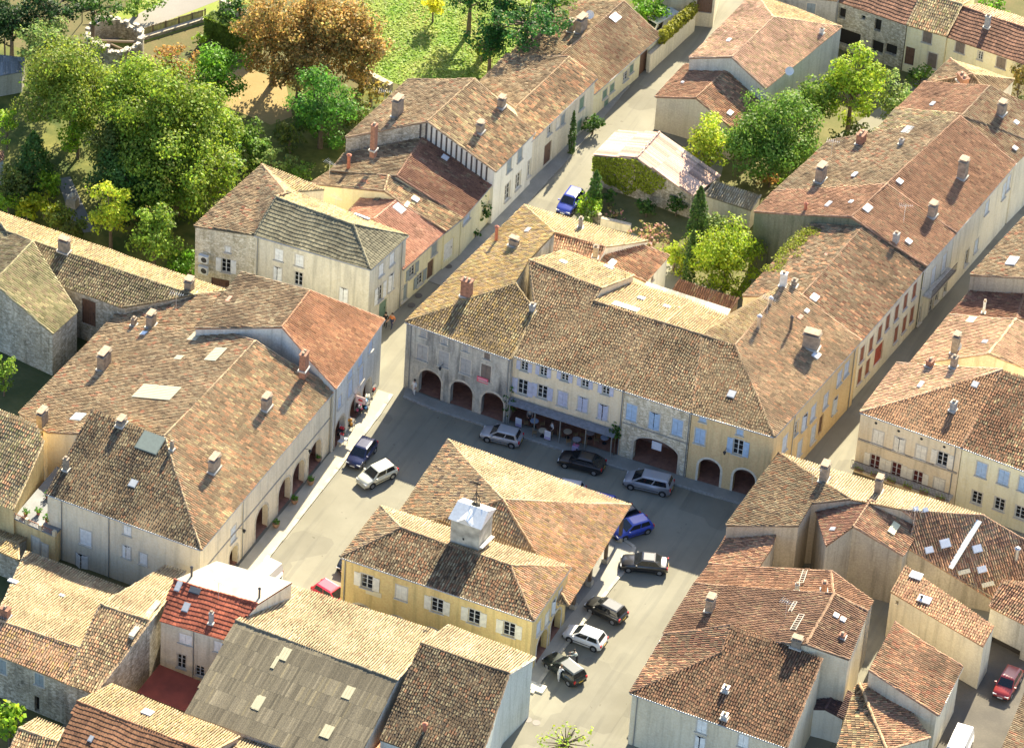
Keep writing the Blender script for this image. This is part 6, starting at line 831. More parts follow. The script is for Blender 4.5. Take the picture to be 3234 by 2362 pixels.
# ---- street balcony, flower balcony
def balcony(root, a, b, n, z, dp, flower):
    d = (b-a).normalized(); Ln = (b-a).length; c = (a+b)/2; m = MB(); m.box(c + n*(dp/2) + UPV*z, Ln, dp, .16, (d, n, UPV)); bal = m.build('balcony', flat('balcony_stone', (.48,.45,.38), .85, var=.3), root)
    m = MB(); m.box(c + n*dp + UPV*(z+1.0), Ln, .05, .05, (d,n,UPV)); m.box(c + n*dp + UPV*(z+.2), Ln, .04, .04, (d,n,UPV))
    for i in range(int(Ln/.14)+1): m.tube(a + d*(i*.14) + n*dp + UPV*z, a + d*(i*.14) + n*dp + UPV*(z+1.0), .014, n=4, cap=False)
    m.build('railing', flat('railing_dark', (.10,.075,.06), .6), bal)
    if flower:
        for i in range(6): m = MB(); cc = a + d*(Ln*(i+.5)/6) + n*(dp+.02) + UPV*(z+.12); m.box(cc, .8, .25, .22, (d,n,UPV)); m.build('flower_box', flat('planter_brown', (.20,.12,.08), .8), bal); leafpatch('flowers', cc + UPV*.25, (.45,.2,.25), 60, 'limegreen', bal, .13)
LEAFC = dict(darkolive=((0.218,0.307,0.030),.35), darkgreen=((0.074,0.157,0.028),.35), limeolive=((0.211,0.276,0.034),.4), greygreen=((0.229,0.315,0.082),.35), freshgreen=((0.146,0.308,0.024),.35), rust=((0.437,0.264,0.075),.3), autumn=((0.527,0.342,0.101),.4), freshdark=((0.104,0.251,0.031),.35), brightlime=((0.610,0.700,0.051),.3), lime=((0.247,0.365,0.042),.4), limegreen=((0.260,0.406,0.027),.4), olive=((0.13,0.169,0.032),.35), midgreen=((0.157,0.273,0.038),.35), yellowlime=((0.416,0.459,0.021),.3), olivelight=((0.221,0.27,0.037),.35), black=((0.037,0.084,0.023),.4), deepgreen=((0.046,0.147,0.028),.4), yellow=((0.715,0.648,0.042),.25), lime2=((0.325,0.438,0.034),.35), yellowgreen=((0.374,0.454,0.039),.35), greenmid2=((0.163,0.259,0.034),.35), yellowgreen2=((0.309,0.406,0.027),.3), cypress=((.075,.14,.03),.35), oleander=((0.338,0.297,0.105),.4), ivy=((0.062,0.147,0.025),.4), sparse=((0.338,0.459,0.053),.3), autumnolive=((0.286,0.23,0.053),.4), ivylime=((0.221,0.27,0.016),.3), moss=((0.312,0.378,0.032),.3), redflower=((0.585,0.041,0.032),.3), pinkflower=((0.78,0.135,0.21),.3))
def leaf_quads(P, Nn, size, rng):
    n = len(P); t = rng.normal(size=(n,3)); t -= (t*Nn).sum(1)[:,None]*Nn; t /= np.linalg.norm(t, axis=1)[:,None]+1e-9; b = np.cross(Nn, t); s = size*rng.uniform(.6, 1.35, n)[:,None]
    V = np.stack([P - t*s*.5, P + b*s*.36, P + t*s*.5, P - b*s*.36], 1).reshape(-1,3); Q = np.arange(n*4).reshape(-1,4); return V, Q
def leafpatch(name, c, r, n, col, parent, size=.2, seed=1, **pr):
    rng = np.random.default_rng(seed+int(abs(c[0]*13+c[1]*7))); P = rng.uniform(-1,1,(n,3))*np.array(r) + np.array(c); Nn = rng.normal(size=(n,3)) + np.array((0,.3,1.)); Nn /= np.linalg.norm(Nn,axis=1)[:,None]; V, Q = leaf_quads(P, Nn, size, rng); cc, vr = LEAFC[col]
    colr = np.array(cc)[None]*(1+rng.uniform(-vr,vr*1.3,n))[:,None]; return link(name, quadmesh(name, V, Q, colr), leafmat(), parent, **pr)
H, root, L, org = hfind('row house with balcony'); a, b = L[0], L[1]; d = Vector((b.x-a.x,b.y-a.y,0)).normalized(); n = Vector((d.y,-d.x,0)); balcony(root, Vector((a.x,a.y,0))+d*.4-n*.1, Vector((b.x,b.y,0))-d*.6-n*.1, n, 3.6, .9, False)
H, root, L, org = hfind('flower balcony'); a, b = L[0], L[1]; d = Vector((b.x-a.x,b.y-a.y,0)).normalized(); n = Vector((d.y,-d.x,0)); balcony(root, Vector((a.x,a.y,0))+d*.1-n*.1, Vector((b.x,b.y,0))-d*.2-n*.1, n, 1.3, 1.1, True)
m = MB(); m.box((a+b)/2 - n*.08 + UPV*(4.0-a.z), (b-a).length-.3, .14, .16, (d,n,UPV)); m.build('string_course', flat('string_stone', (.40,.35,.27), .9, var=.3), root)
for k in range(4): m = MB(); m.tube(a + d*(1.6+k*2.25) - n*.145 + UPV*(-.75), a + d*(1.6+k*2.25) - n*.12 + UPV*(-.75), .14, n=10); m.build('vent_opening', flat('dark_interior', (.03,.026,.022), .9), root)
for txt, idx, zz in (('pale stone house with sky blue', (0,1), 4.1),):
    H, root, L, org = hfind(txt); a, b = L[0], L[1]; d = (b-a).normalized(); n = Vector((d.y,-d.x,0)); m = MB(); m.box((a+b)/2 - n*.12 + UPV*(zz-a.z), (b-a).length-.2, .10, .14, (d,n,UPV)); m.build('string_course', flat('string_stone2', (.36,.34,.29), .9, var=.3), root)
    m = MB(); m.box((a+b)/2 - n*.3 + d*.2 + UPV*(2.5-a.z), .95, .06, .9, (d,n,UPV)); m.build('hanging_sign', flat('sign_white', (.66,.70,.76), .6, var=.1), root)
H, root, L, org = hfind('long cream arcaded'); a, b = L[0], L[1]; d = (b-a).normalized(); n = Vector((d.y,-d.x,0)); m = MB(); m.box((a+b)/2 - n*.13 + UPV*(4.15-a.z), (b-a).length-.3, .09, .12, (d,n,UPV)); m.build('string_course', flat('string_stone2', (.36,.34,.29), .9, var=.3), root)
# for-sale board on the weathered house (illegible at this distance: pale bands on red)
H, root, L, org = hfind('weathered grey'); a, b = L[0], L[1]; d = (b-a).normalized(); n = Vector((d.y,-d.x,0)); m = MB(); m.box(a + d*8.15 - n*.07 + UPV*(4.25-a.z), 1.15, .05, .62, (d,n,UPV)); bd = m.build('notice_board', flat('board_red', (.72,.13,.17), .6), root); m = MB(); m.box(a + d*8.15 - n*.04 + UPV*(4.37-a.z), .95, .01, .12, (d,n,UPV)); m.box(a + d*8.2 - n*.04 + UPV*(4.12-a.z), .8, .01, .12, (d,n,UPV)); m.build('notice_band', flat('board_pink', (.75,.42,.46), .6), bd)
# wall lanterns
def lantern(root, P, n):
    m = MB(); m.tube(P, P + n*.55 + UPV*.12, .022, n=5); m.lathe(P + n*.6 - UPV*.30, [(.08,0),(.15,.26),(.18,.28),(.03,.42)], 6); m.build('wall_lantern', flat('iron', (.05,.05,.05), .4, .8), root)
for txt, s, z in (('ochre plastered corner', 3.6, 4.9), ('weathered grey', 4.0, 4.4), ('long cream arcaded', 7.2, 4.2), ('long cream arcaded', 19.8, 4.2)):
    H, root, L, org = hfind(txt); a, b = L[0], L[1]; d = Vector((b.x-a.x,b.y-a.y,0)).normalized(); n = Vector((d.y,-d.x,0)); lantern(root, Vector((a.x,a.y,z)) + d*s - n*.13, n)
# timber framing on the gable
H, root, L, org = hfind('half-timbered gabled'); E0, R0, B0 = L[0], L[2], L[4]; d = Vector((E0.x-B0.x, E0.y-B0.y, 0)); wd = d.length; d.normalize(); n = Vector((d.y,-d.x,0)); TM = flat('timber_dark', (.09,.075,.065), .85, var=.3)
def gz(s):
    sr = (Vector((R0.x-B0.x,R0.y-B0.y,0))).dot(d)
    return B0.z + (R0.z-B0.z)*s/sr if s < sr else R0.z + (E0.z-R0.z)*(s-sr)/(wd-sr)
sr = (Vector((R0.x-B0.x,R0.y-B0.y,0))).dot(d); s = sr-.6; bx = Vector((B0.x,B0.y,0))
def onw(s): 
    if s <= sr: t = s/sr; q = B0.lerp(R0, t)
    else: t = (s-sr)/(wd-sr); q = R0.lerp(E0, t)
    return Vector((q.x,q.y,0))
m_h = Vector((0,0,0))
while s < wd-.4:
    zt = gz(s)-.22; m = MB(); q = onw(s); m.box(q - n*.06 + UPV*((zt+5.0)/2), .17, .20, zt-5.0, (d,n,UPV)); m.build('timber_post', TM, root); s += .55
m = MB(); qa, qb = onw(wd*.45), onw(wd-.3); m.box((qa+qb)/2 - n*.09 + UPV*5.6, (qb-qa).length, .15, .14, (d,n,UPV)); m.build('timber_beam', TM, root)
# ivy on the barn gable, moss on roof edges
H, root, L, org = hfind('ivy on its gable'); E0, R0, B0 = L[0], L[2], L[4]; rng = np.random.default_rng(4); n_ = 2600; s = rng.beta(1.1,1.7,n_); zz = rng.uniform(0,1,n_); Bv, Rv, Ev = np.array(B0), np.array(R0), np.array(E0); tt = s*.75
base = np.where((tt < .42)[:,None], Bv[None] + (Rv-Bv)[None]*(tt/.42)[:,None], Rv[None] + (Ev-Rv)[None]*((tt-.42)/.58)[:,None]); low = .3 + 1.9*np.clip(np.abs(tt-.3)*2.4,0,1) + .3*np.sin(tt*30); base[:,2] = low + (base[:,2]-.15-low)*zz; keep = base[:,2] > low-.3; base[:,1] -= .05 + rng.uniform(0,.22,n_); Nn = rng.normal(size=(n_,3))*.5 + np.array((0,-1.,.5)); Nn /= np.linalg.norm(Nn,axis=1)[:,None]; V, Q = leaf_quads(base[keep], Nn[keep], .24, rng); link('ivy', quadmesh('ivy', V, Q, np.array((.27,.32,.03))[None]*(1+rng.uniform(-.4,.5,keep.sum()))[:,None]*np.where(rng.uniform(size=keep.sum())<.18,1.0,1.0)[:,None]), leafmat(), root, kind='stuff')
H, root, L, org = hfind('flecked with pink'); a, b = L[4], L[5]
mp = []
for k in range(30):
    t = .35+.62*random.random(); c = a.lerp(b, t); inn = (L[2].lerp(L[3], t)-c); c = c + inn*(random.random()**2*.32); mp.append(np.random.default_rng(k).uniform(-1,1,(70,3))*np.array((.5,.6,.1)) + np.array(c+UPV*.18))
P = np.concatenate(mp); rng = np.random.default_rng(6); Nn = rng.normal(size=(len(P),3))+np.array((0,.3,1.)); Nn /= np.linalg.norm(Nn,axis=1)[:,None]; V, Q = leaf_quads(P, Nn, .16, rng); link('moss', quadmesh('moss', V, Q, np.array((.26,.30,.03))[None]*(1+rng.uniform(-.35,.35,len(P)))[:,None]), leafmat(), root, kind='stuff')
# terrace
H, root, L, org = hfind('iron-railed'); a, b = L[0], L[1]; d = (b-a).normalized(); n = Vector((d.y,-d.x,0)); LN = (b-a).length
m = MB(); m.box((a+b)/2 - n*.05 + UPV*.5, LN, .05, .06, (d,n,UPV)); m.build('rail', flat('rail_rust', (.26,.10,.05), .7), root)
for k in range(4): m = MB(); m.box(a + d*(k*LN/3) - n*.05 + UPV*.28, .3, .3, .6, (d,n,UPV)); m.build('pillar', flat('pillar_cream', (.62,.52,.34), .85, var=.2), root)
m = MB(); 
for k in range(int(LN/.15)): m.box(a + d*(.1+k*.15) - n*.05 + UPV*.26, .03, .03, .46, (d,n,UPV))
m.build('balusters', flat('rail_rust', (.26,.10,.05), .7), root)
for k, (s, dep) in enumerate(((.8,.8),(1.6,1.6),(2.8,1.2),(3.2,2.6),(2.2,3.2),(1.0,3.9),(3.1,4.3),(1.8,5.2),(.7,5.8))):
    c = a + d*s - n*dep + UPV*.02; pr = empty('potted_plant', org + c); tag(pr, ['pot nearest the terrace railing on the left','terracotta pot with leafy plant near the terrace middle','pot by the right end of the terrace railing','leafy pot on the right side of the terrace','pot in the centre of the terrace','pot along the left wall of the terrace','pot on the right halfway along the terrace','pot towards the back of the terrace','pot in the back left corner of the terrace'][k], 'plant', 'potted plants on the terrace')
    m = MB(); m.lathe((0,0,0), [(.14,0),(.2,.3),(.22,.33),(.17,.31)], 10); m.build('pot', flat('terracotta', (.45,.16,.09), .8, var=.2), pr); leafpatch('leaves', (0,0,.5), (.3,.3,.22), 60, 'freshdark', pr, .2, k)
# white flashing strip
a, b = Vector(PTS['strip'][0]), Vector(PTS['strip'][1]); H, root, L, org = hfind('broad white flashing'); d = (b-a).normalized(); e = d.cross(UPV).normalized(); m = MB(); m.box((a+b)/2-org+UPV*.16, (b-a).length, .5, .10, (d, e, e.cross(d))); m.build('flashing_strip', flat('flash_white', (.80,.82,.74), .5, var=.08), root)
# satellite dishes
for k, P in enumerate(PTS['dish']):
    nm = ('satellite dish north','pale pink hipped','green shutters at the far')[k]; H, root, L, org = hfind(nm); c = Vector(P)-org; m = MB(); aim = Vector((.2,-.75,.6)).normalized(); e = aim.cross(UPV).normalized(); f = e.cross(aim); m.tube(c, c+UPV*.7, .03, n=6); cc = c+UPV*.8
    for rr0, rr1, h0, h1 in ((.0,.25,-.10,-.07),(.25,.45,-.07,.02)):
        for i in range(14):
            a0, a1 = 2*math.pi*i/14, 2*math.pi*(i+1)/14; m.poly([cc + (e*math.cos(t)+f*math.sin(t))*r_ + aim*h_ for t, r_, h_ in ((a0,rr0,h0),(a1,rr0,h0),(a1,rr1,h1),(a0,rr1,h1))])
    m.build('satellite_dish', flat('dish_white', (.75,.76,.74), .5), root)
# ------------------------------------------------------------------ trees
def build_tree(i, name, label, cat, x, y, zc, a, rz, col, kind, dens, leaf):
    rng = np.random.default_rng(100+i); root = empty(name, (x, y, -.03)); tag(root, label, cat)
    cc, vr = LEAFC[col]; zc = max(zc, rz*.85)
    bark = flat('bark', (.16,.12,.085), .9, var=.35); tk = MB(); th = max(.25, zc-.2*rz); r0 = max(.05, min(.42, a*.085))
    tk.tube((0,0,-.1), (rng.normal()*.05, rng.normal()*.05, th), r0*1.2, r0*.55, 8)
    if cat == 'tree' and kind == 'tree':
        for k in range(5): t = 2*math.pi*k/5+rng.uniform(0,.8); z0 = th*rng.uniform(.5,.9); tk.tube((0,0,z0), (math.cos(t)*a*.6, math.sin(t)*a*.6, z0+rz*.55), r0*.45, r0*.12, 6)
    tk.build('trunk' if cat == 'tree' else 'stem', bark, root)
    Ps = []; Ns = []; Tn = []
    if kind in ('cypress', 'cone'):
        n = int(2*math.pi*a*2*rz/(leaf**2)*2.2*dens); t = rng.uniform(0, 1, n); ang = rng.uniform(0, 6.283, n); pr = np.minimum(1,(t/.10+.3)**.6)*(1-t**2.6)**.8 if kind == 'cypress' else (1-t)**.75
        pr = np.clip(pr, .05, 1)*(1+.22*np.sin(ang*5+t*21)+rng.normal(0,.07,n)); rr = a*pr*rng.uniform(.6,1.08,n)
        P = np.stack([rr*np.cos(ang), rr*np.sin(ang), zc-rz+2*rz*t], 1); Nn = np.stack([np.cos(ang), np.sin(ang), np.full(n,.6)], 1) + rng.normal(0,.5,(n,3)); Ps.append(P); Ns.append(Nn); Tn.append(rng.normal(0,.12,n))
    else:
        K = int(np.clip(12+a*9, 12, 64)); lr = min(a, rz)*rng.uniform(.15,.34,K)*(1.15 if a < 2 else 1.)
        d = rng.normal(size=(K,3)); d[:,2] = d[:,2]*.8+.18; d /= np.linalg.norm(d,axis=1)[:,None]; cen = d*(rng.beta(2.6,1.3,K)*.62+.36)[:,None]*np.array((a,a,rz))
        cen[:3] *= .35; lr[:3] = min(a,rz)*.45
        limb = MB()
        for k in range(K):
            n = int(4*math.pi*lr[k]**2/leaf**2*1.0*dens); q = rng.normal(size=(n,3)); q /= np.linalg.norm(q,axis=1)[:,None]; od = cen[k]/(np.linalg.norm(cen[k])+1e-6)
            st = 1+.35*rng.uniform(); P = q*(lr[k]*(1+rng.normal(0,.2,n)))[:,None]*np.array((1.12,1.12,.72)); P = P + od[None]*((P@od)*(st-1))[:,None] + cen[k]; Ps.append(P); Ns.append(q + rng.normal(0,.5,(n,3)) + np.array((0,0,.45))); Tn.append(np.full(n, rng.normal(0,.17)) + rng.normal(0,.06,n))
            if cat == 'tree' and k % 2 == 0: limb.tube((0,0,zc-.35*rz), tuple(cen[k]*.95+np.array((0,0,zc))), r0*.35, r0*.10, 5)
        if cat == 'tree': limb.build('limbs', bark, root)
        for kk in range(len(Ps)): Ps[kk] = Ps[kk] + np.array((0,0,zc))
    P = np.concatenate(Ps); Nn = np.concatenate(Ns); tn = np.concatenate(Tn); keep = P[:,2] > .05; P, Nn, tn = P[keep], Nn[keep], tn[keep]; Nn /= np.linalg.norm(Nn,axis=1)[:,None]+1e-9
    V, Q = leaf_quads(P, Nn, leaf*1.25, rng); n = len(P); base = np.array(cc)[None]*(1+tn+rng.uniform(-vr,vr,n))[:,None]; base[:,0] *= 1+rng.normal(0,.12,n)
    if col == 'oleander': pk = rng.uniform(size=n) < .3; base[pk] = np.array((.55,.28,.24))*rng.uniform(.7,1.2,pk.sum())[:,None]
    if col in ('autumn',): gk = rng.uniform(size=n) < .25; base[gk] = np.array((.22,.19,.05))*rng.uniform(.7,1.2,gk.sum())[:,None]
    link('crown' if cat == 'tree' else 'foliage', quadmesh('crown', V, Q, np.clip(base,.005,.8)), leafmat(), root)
for i, t in enumerate(TREES): build_tree(i, *t)
# hedge on the street wall
a, b = Vector((*PTS['streetwall'][0],2.4)), Vector((*PTS['streetwall'][1],2.4)); a = a.lerp(b, .25); c = (a+b)/2; d = b-a; root = empty('wall_hedge', (c.x,c.y,2.3)); tag(root, 'yellow-green hedge growing along the top of the street wall', 'hedge')
rng = np.random.default_rng(9); n_ = 5200; t = rng.uniform(-.5,.5,n_); q = rng.normal(size=(n_,3)); q /= np.linalg.norm(q,axis=1)[:,None]; P = np.array(d)[None]*t[:,None] + q*np.array((.55,.55,.65))*(1+.2*np.sin(t*40))[:,None] + np.array((-.1,0,.55)); V, Q = leaf_quads(P, q+rng.normal(0,.3,(n_,3)), .24, rng); link('foliage', quadmesh('hedge', V, Q, np.array((.30,.30,.03))[None]*(1+rng.uniform(-.35,.35,n_))[:,None]), leafmat(), root)
m = MB()
for k in range(8): p = Vector(d)*((k-3.5)/8); m.tube(p, p+UPV*.8, .04, n=5)
m.build('stems', flat('bark', (.16,.12,.085), .9, var=.35), root)
# park hedge strip
ha, hb = Vector((*PTS['parkhedge'][0],0)), Vector((*PTS['parkhedge'][1],0)); hc = (ha+hb)/2; hd = hb-ha; root = empty('park_hedge', hc); tag(root, 'tall clipped hedge with sunlit top and dark face along the park wall', 'hedge'); n_ = 9000; t = rng.uniform(-.5,.5,n_); w = rng.uniform(-.75,.75,n_); z = rng.uniform(.1,2.5,n_); sel = rng.uniform(size=n_); z = np.where(sel < .3, 2.4+rng.normal(0,.08,n_), z); w = np.where(sel > .3, np.sign(w)*(.75+rng.normal(0,.07,n_)), w); hdn = hd.normalized(); hn = np.array((-hdn.y, hdn.x, 0)); P = np.array(hd)[None]*t[:,None] + hn[None]*w[:,None]; P[:,2] += z; Nn = rng.normal(size=(n_,3))*.5+hn[None]*np.sign(w)[:,None]*(sel > .3)[:,None]+np.array((0,0,1.))*(.3+(sel < .3))[:,None]; Nn /= np.linalg.norm(Nn,axis=1)[:,None]; V, Q = leaf_quads(P, Nn, .34, rng); link('foliage', quadmesh('hedge', V, Q, np.array((.17,.25,.03))[None]*(1+rng.uniform(-.35,.35,n_))[:,None]), leafmat(), root)
m = MB()
for k in range(8): p = hd*((k-3.5)/8); m.tube(p, p+UPV*2.2, .06, n=5)
m.build('stems', flat('bark', (.16,.12,.085), .9, var=.35), root)
# ------------------------------------------------------------------ cars
CKIND = dict(hatch=(3.85,1.66,1.46,.86,.96,(-1.75,-1.45,.30,1.02)), coupe=(4.3,1.74,1.42,.88,.96,(-1.95,-1.15,.25,1.10)), mpv=(4.5,1.78,1.66,.98,1.06,(-2.15,-1.90,.55,1.50)), sedan=(4.3,1.72,1.42,.86,.94,(-1.55,-.95,.25,.95)), estate=(4.3,1.70,1.46,.88,.96,(-2.05,-1.80,.20,.95)), van=(4.7,1.85,1.95,1.05,1.18,(-2.30,-2.25,1.05,1.75)))
PAINT = dict(silver=(.42,.44,.47), silver2=(.36,.38,.42), black=(.012,.012,.014), black2=(.015,.016,.016), navy=(.012,.018,.075), creamwhite=(.70,.70,.56), blue=(.02,.06,.42), white=(.78,.78,.76), darkgreen=(.018,.028,.024), red=(.60,.015,.05), red2=(.30,.02,.015), whitevan=(.80,.80,.79), blue2=(.03,.05,.32))
GL = flat('car_glass', (.015,.018,.02), .05, 0, .7); RUB = flat('tyre', (.02,.02,.02), .85); RIM = flat('rim', (.45,.46,.48), .3, .7); TRIM = flat('car_trim', (.03,.03,.032), .6)
def paint(c):
    k = ('paint', c)
    if k not in MATS:
        m, n, l, b = newmat('car_paint_' + c); b.inputs['Base Color'].default_value = (*PAINT[c], 1); b.inputs['Roughness'].default_value = .35; b.inputs['Metallic'].default_value = .35 if c.startswith('silver') else 0.; b.inputs['Coat Weight'].default_value = 1.; b.inputs['Coat Roughness'].default_value = .16; MATS[k] = m
    return MATS[k]
def build_car(x, y, rz, kind, col, label):
    L, Wd, Ht, hood, belt, (xb0, xt0, xt1, xb1) = CKIND[kind]; root = empty('parked_car' if kind != 'van' else 'parked_van', (x, y, 0), rz); tag(root, label, 'car' if kind != 'van' else 'van'); pm = paint(col); hw = Wd/2
    st = [(-L/2, .50, .74, .80), (-L/2+.06, .34, belt-.10, .92), (-L/2+.28, .25, belt-.02, .985), (xb0+.15, .22, belt, 1.), (-.3, .2, belt, 1.), (xb1-.1, .2, belt-.01, 1.), (xb1+.12, .2, hood+.02, 1.), (L/2-.42, .22, hood-.05, .97), (L/2-.14, .27, hood-.15, .88), (L/2, .42, hood-.30, .74)]
    V = []; F = []
    for (sx, zl, zt, wf) in st:
        w = hw*wf; zm = zl+(zt-zl)*.62
        V += [(sx,-w*.93,zl),(sx,-w,zl+.12),(sx,-w,zm),(sx,-w*.95,zt-.03),(sx,-w*.84,zt),(sx,0,zt+.025),(sx,w*.84,zt),(sx,w*.95,zt-.03),(sx,w,zm),(sx,w,zl+.12),(sx,w*.93,zl)]
    for k in range(len(st)-1):
        for j in range(11): j2 = (j+1) % 11; F.append((k*11+j, k*11+j2, (k+1)*11+j2, (k+1)*11+j))
    F.append(tuple(reversed(range(11)))); F.append(tuple((len(st)-1)*11+j for j in range(11))); F = [f[::-1] for f in F]
    me = bpy.data.meshes.new('body'); me.from_pydata(V, [], F); me.polygons.foreach_set('use_smooth', [True]*len(F)); me.update(); body = link('body', me, pm, root)
    # cabin
    tw = hw*.76; bw = hw*.93; cb = MB(); zb, zt = belt-.02, Ht
    B = [Vector((xb0,-bw,zb)), Vector((xb1,-bw,zb)), Vector((xb1,bw,zb)), Vector((xb0,bw,zb))]; T = [Vector((xt0,-tw,zt-.03)), Vector((xt1,-tw,zt-.03)), Vector((xt1,tw,zt-.03)), Vector((xt0,tw,zt-.03))]
    for i in range(4): j = (i+1) % 4; cb.poly([B[i],B[j],T[j],T[i]])
    m_ = [Vector((xt0+.12,-tw*.75,zt+.02)), Vector((xt1-.15,-tw*.75,zt+.02)), Vector((xt1-.15,tw*.75,zt+.02)), Vector((xt0+.12,tw*.75,zt+.02))]
    for i in range(4): j = (i+1) % 4; cb.poly([T[i],T[j],m_[j],m_[i]])
    cb.poly(m_); cab = cb.build('roof', pm, root)
    def pane(name, a, b, c, d, u0, u1, v0, v1):
        f = lambda u, v: (a*(1-u)+b*u)*(1-v) + (d*(1-u)+c*u)*v
        q = [f(u0,v0), f(u1,v0), f(u1,v1), f(u0,v1)]; nn = (q[1]-q[0]).cross(q[3]-q[0]).normalized(); ctr = (B[0]+B[2]+T[0]+T[2])/4
        if nn.dot(q[0]-ctr) < 0: nn = -nn
        mm = MB(); mm.poly([p + nn*.008 for p in q]); mm.poly([p - nn*.01 for p in reversed(q)]); mm.build(name, GL, root)
    pane('windscreen', B[1], B[2], T[2], T[1], .06,.94,.06,.93); pane('rear_window', B[3], B[0], T[0], T[3], .08,.92,.25 if kind != 'van' else .4,.90)
    for s0, s1, t0, t1 in ((0,1,0,1),(3,2,3,2)):
        if kind != 'van': pane('side_window', B[s0], B[s1], T[t1], T[t0], .08,.46,.12,.9)
        pane('side_window', B[s0], B[s1], T[t1], T[t0], .50 if kind != 'van' else .72,.93,.12,.9)
    for wx in (-L/2+.72, L/2-.78):
        for sg in (-1, 1):
            m = MB(); m.tube((wx, sg*(hw-.20), .30), (wx, sg*(hw+.005), .30), .30, n=18); wh = m.build('wheel', RUB, root); m = MB(); m.tube((wx, sg*(hw+.004), .30), (wx, sg*(hw+.012), .30), .19, n=12); m.build('rim', RIM, wh)
            m = MB(); m.tube((wx, sg*(hw-.3), .34), (wx, sg*(hw+.002), .34), .37, n=18); m.build('wheel_arch', TRIM, root)
    for sg in (-1, 1):
        m = MB(); m.box((L/2-.13, sg*hw*.66, hood-.26), .16, .34, .14); m.build('headlight', flat('headlight', (.75,.77,.78), .1), root)
        m = MB(); m.box((-L/2+.05, sg*hw*.80, belt-.20), .10, .20, .28); m.build('taillight', flat('taillight', (.55,.01,.01), .2), root)
        m = MB(); m.box((xb1-.28, sg*(hw+.08), belt+.04), .12, .18, .13); m.build('mirror', pm if not col.startswith('black') else TRIM, root)
        m = MB(); m.box((0.0, sg*hw*.995, .48), L*.5, .03, .07); m.build('side_trim', TRIM, root)
    for sx, zz in ((L/2-.02, .42), (-L/2+.02, .48)): m = MB(); m.box((sx, 0, zz-.08), .10, Wd*.80, .16); m.build('bumper', TRIM if col not in ('creamwhite','red') else pm, root)
    m = MB(); m.box((-L/2-.035, 0, .60), .02, .48, .11); m.build('number_plate', flat('plate_yellow', (.72,.48,.05), .5), root)
    m = MB(); m.box((L/2+.035, 0, .44), .02, .48, .11); m.build('number_plate', flat('plate_white', (.7,.7,.66), .5), root)
for c in CARS: build_car(*c)
# ------------------------------------------------------------------ people
CLOTH = dict(white=(.70,.70,.68), dark=(.03,.03,.035), orange=(.62,.20,.06), navy=(.03,.04,.09), lightgrey=(.62,.60,.56), whitegreen=(.60,.66,.58), grey=(.28,.29,.30), black=(.02,.02,.02))
def build_person(x, y, z, rzd, top, bot, hair, pose, label):
    root = empty('person', (x, y, z), math.radians(rzd)); tag(root, label, 'person')
    lean = .22 if pose == 'reach' else 0.; stp = .22 if pose == 'walk' else .05
    J = {'pel': (0,0,.93,.15), 'che': (lean*.9,0,1.28,.155), 'neck': (lean*1.15,0,1.47,.065), 'head': (lean*1.3,0,1.62,.105), 'crown': (lean*1.35,0,1.74,.07)}
    for s, sg in (('L',1),('R',-1)):
        f = stp*sg
        J['hip'+s] = (0,.10*sg,.88,.11); J['kn'+s] = (f*.5+.03,.11*sg,.49,.075); J['an'+s] = (f,.11*sg,.09,.05); J['toe'+s] = (f+.17,.12*sg,.035,.04)
        J['sh'+s] = (lean*1.05,.19*sg,1.40,.07)
        if pose == 'reach': J['el'+s] = (lean+.22,.24*sg,1.22,.048); J['wr'+s] = (lean+.46,.18*sg,1.18,.036); J['ha'+s] = (lean+.56,.17*sg,1.17,.034)
        else: J['el'+s] = (-f*.5-.02,.26*sg,1.13,.048); J['wr'+s] = (-f*.6+.08,.25*sg,.90,.036); J['ha'+s] = (-f*.6+.11,.25*sg,.81,.034)
    E = [('pel','che'),('che','neck'),('neck','head'),('head','crown')]
    for s in 'LR': E += [('pel','hip'+s),('hip'+s,'kn'+s),('kn'+s,'an'+s),('an'+s,'toe'+s),('che','sh'+s),('sh'+s,'el'+s),('el'+s,'wr'+s),('wr'+s,'ha'+s)]
    ks = list(J); me = bpy.data.meshes.new('body'); me.from_pydata([J[k][:3] for k in ks], [(ks.index(a), ks.index(b)) for a, b in E], [])
    o = bpy.data.objects.new('tmp', me); COL.objects.link(o); sk = o.modifiers.new('skin', 'SKIN'); o.modifiers.new('sub', 'SUBSURF').levels = 1
    for i, k in enumerate(ks): me.skin_vertices[0].data[i].radius = (J[k][3],)*2; me.skin_vertices[0].data[i].use_root = (k == 'pel')
    dg = bpy.context.evaluated_depsgraph_get(); ev = o.evaluated_get(dg); bm_ = bpy.data.meshes.new_from_object(ev); bpy.data.objects.remove(o)
    mats = [flat('skin', (.52,.33,.24), .6), flat('cloth_'+top, CLOTH[top], .85), flat('cloth_'+bot, CLOTH[bot], .85), flat('hair_'+hair, (.03,.02,.015) if hair == 'dark' else (.16,.09,.05), .7), flat('shoe', (.03,.03,.03), .6)]
    body = link('body', bm_, mats, root)
    reg = lambda k: 0 if k in ('neck','head') or k[:2] in ('wr','ha') else (3 if k == 'crown' else (4 if k[:3] == 'toe' else (2 if k[:2] in ('kn','an') or k[:3] in ('hip','pel') else 1)))
    JP = [(Vector(J[k][:3]), reg(k)) for k in ks]; mi = []
    for p in bm_.polygons: mi.append(min(JP, key=lambda t: (t[0]-p.center).length)[1])
    bm_.polygons.foreach_set('material_index', mi); bm_.polygons.foreach_set('use_smooth', [True]*len(mi))
    m = MB(); m.lathe((lean*1.3-.015,0,1.60), [(.085,-.02),(.112,.05),(.108,.12),(.07,.175),(.02,.195)], 10); m.build('hair', mats[3], root, True)
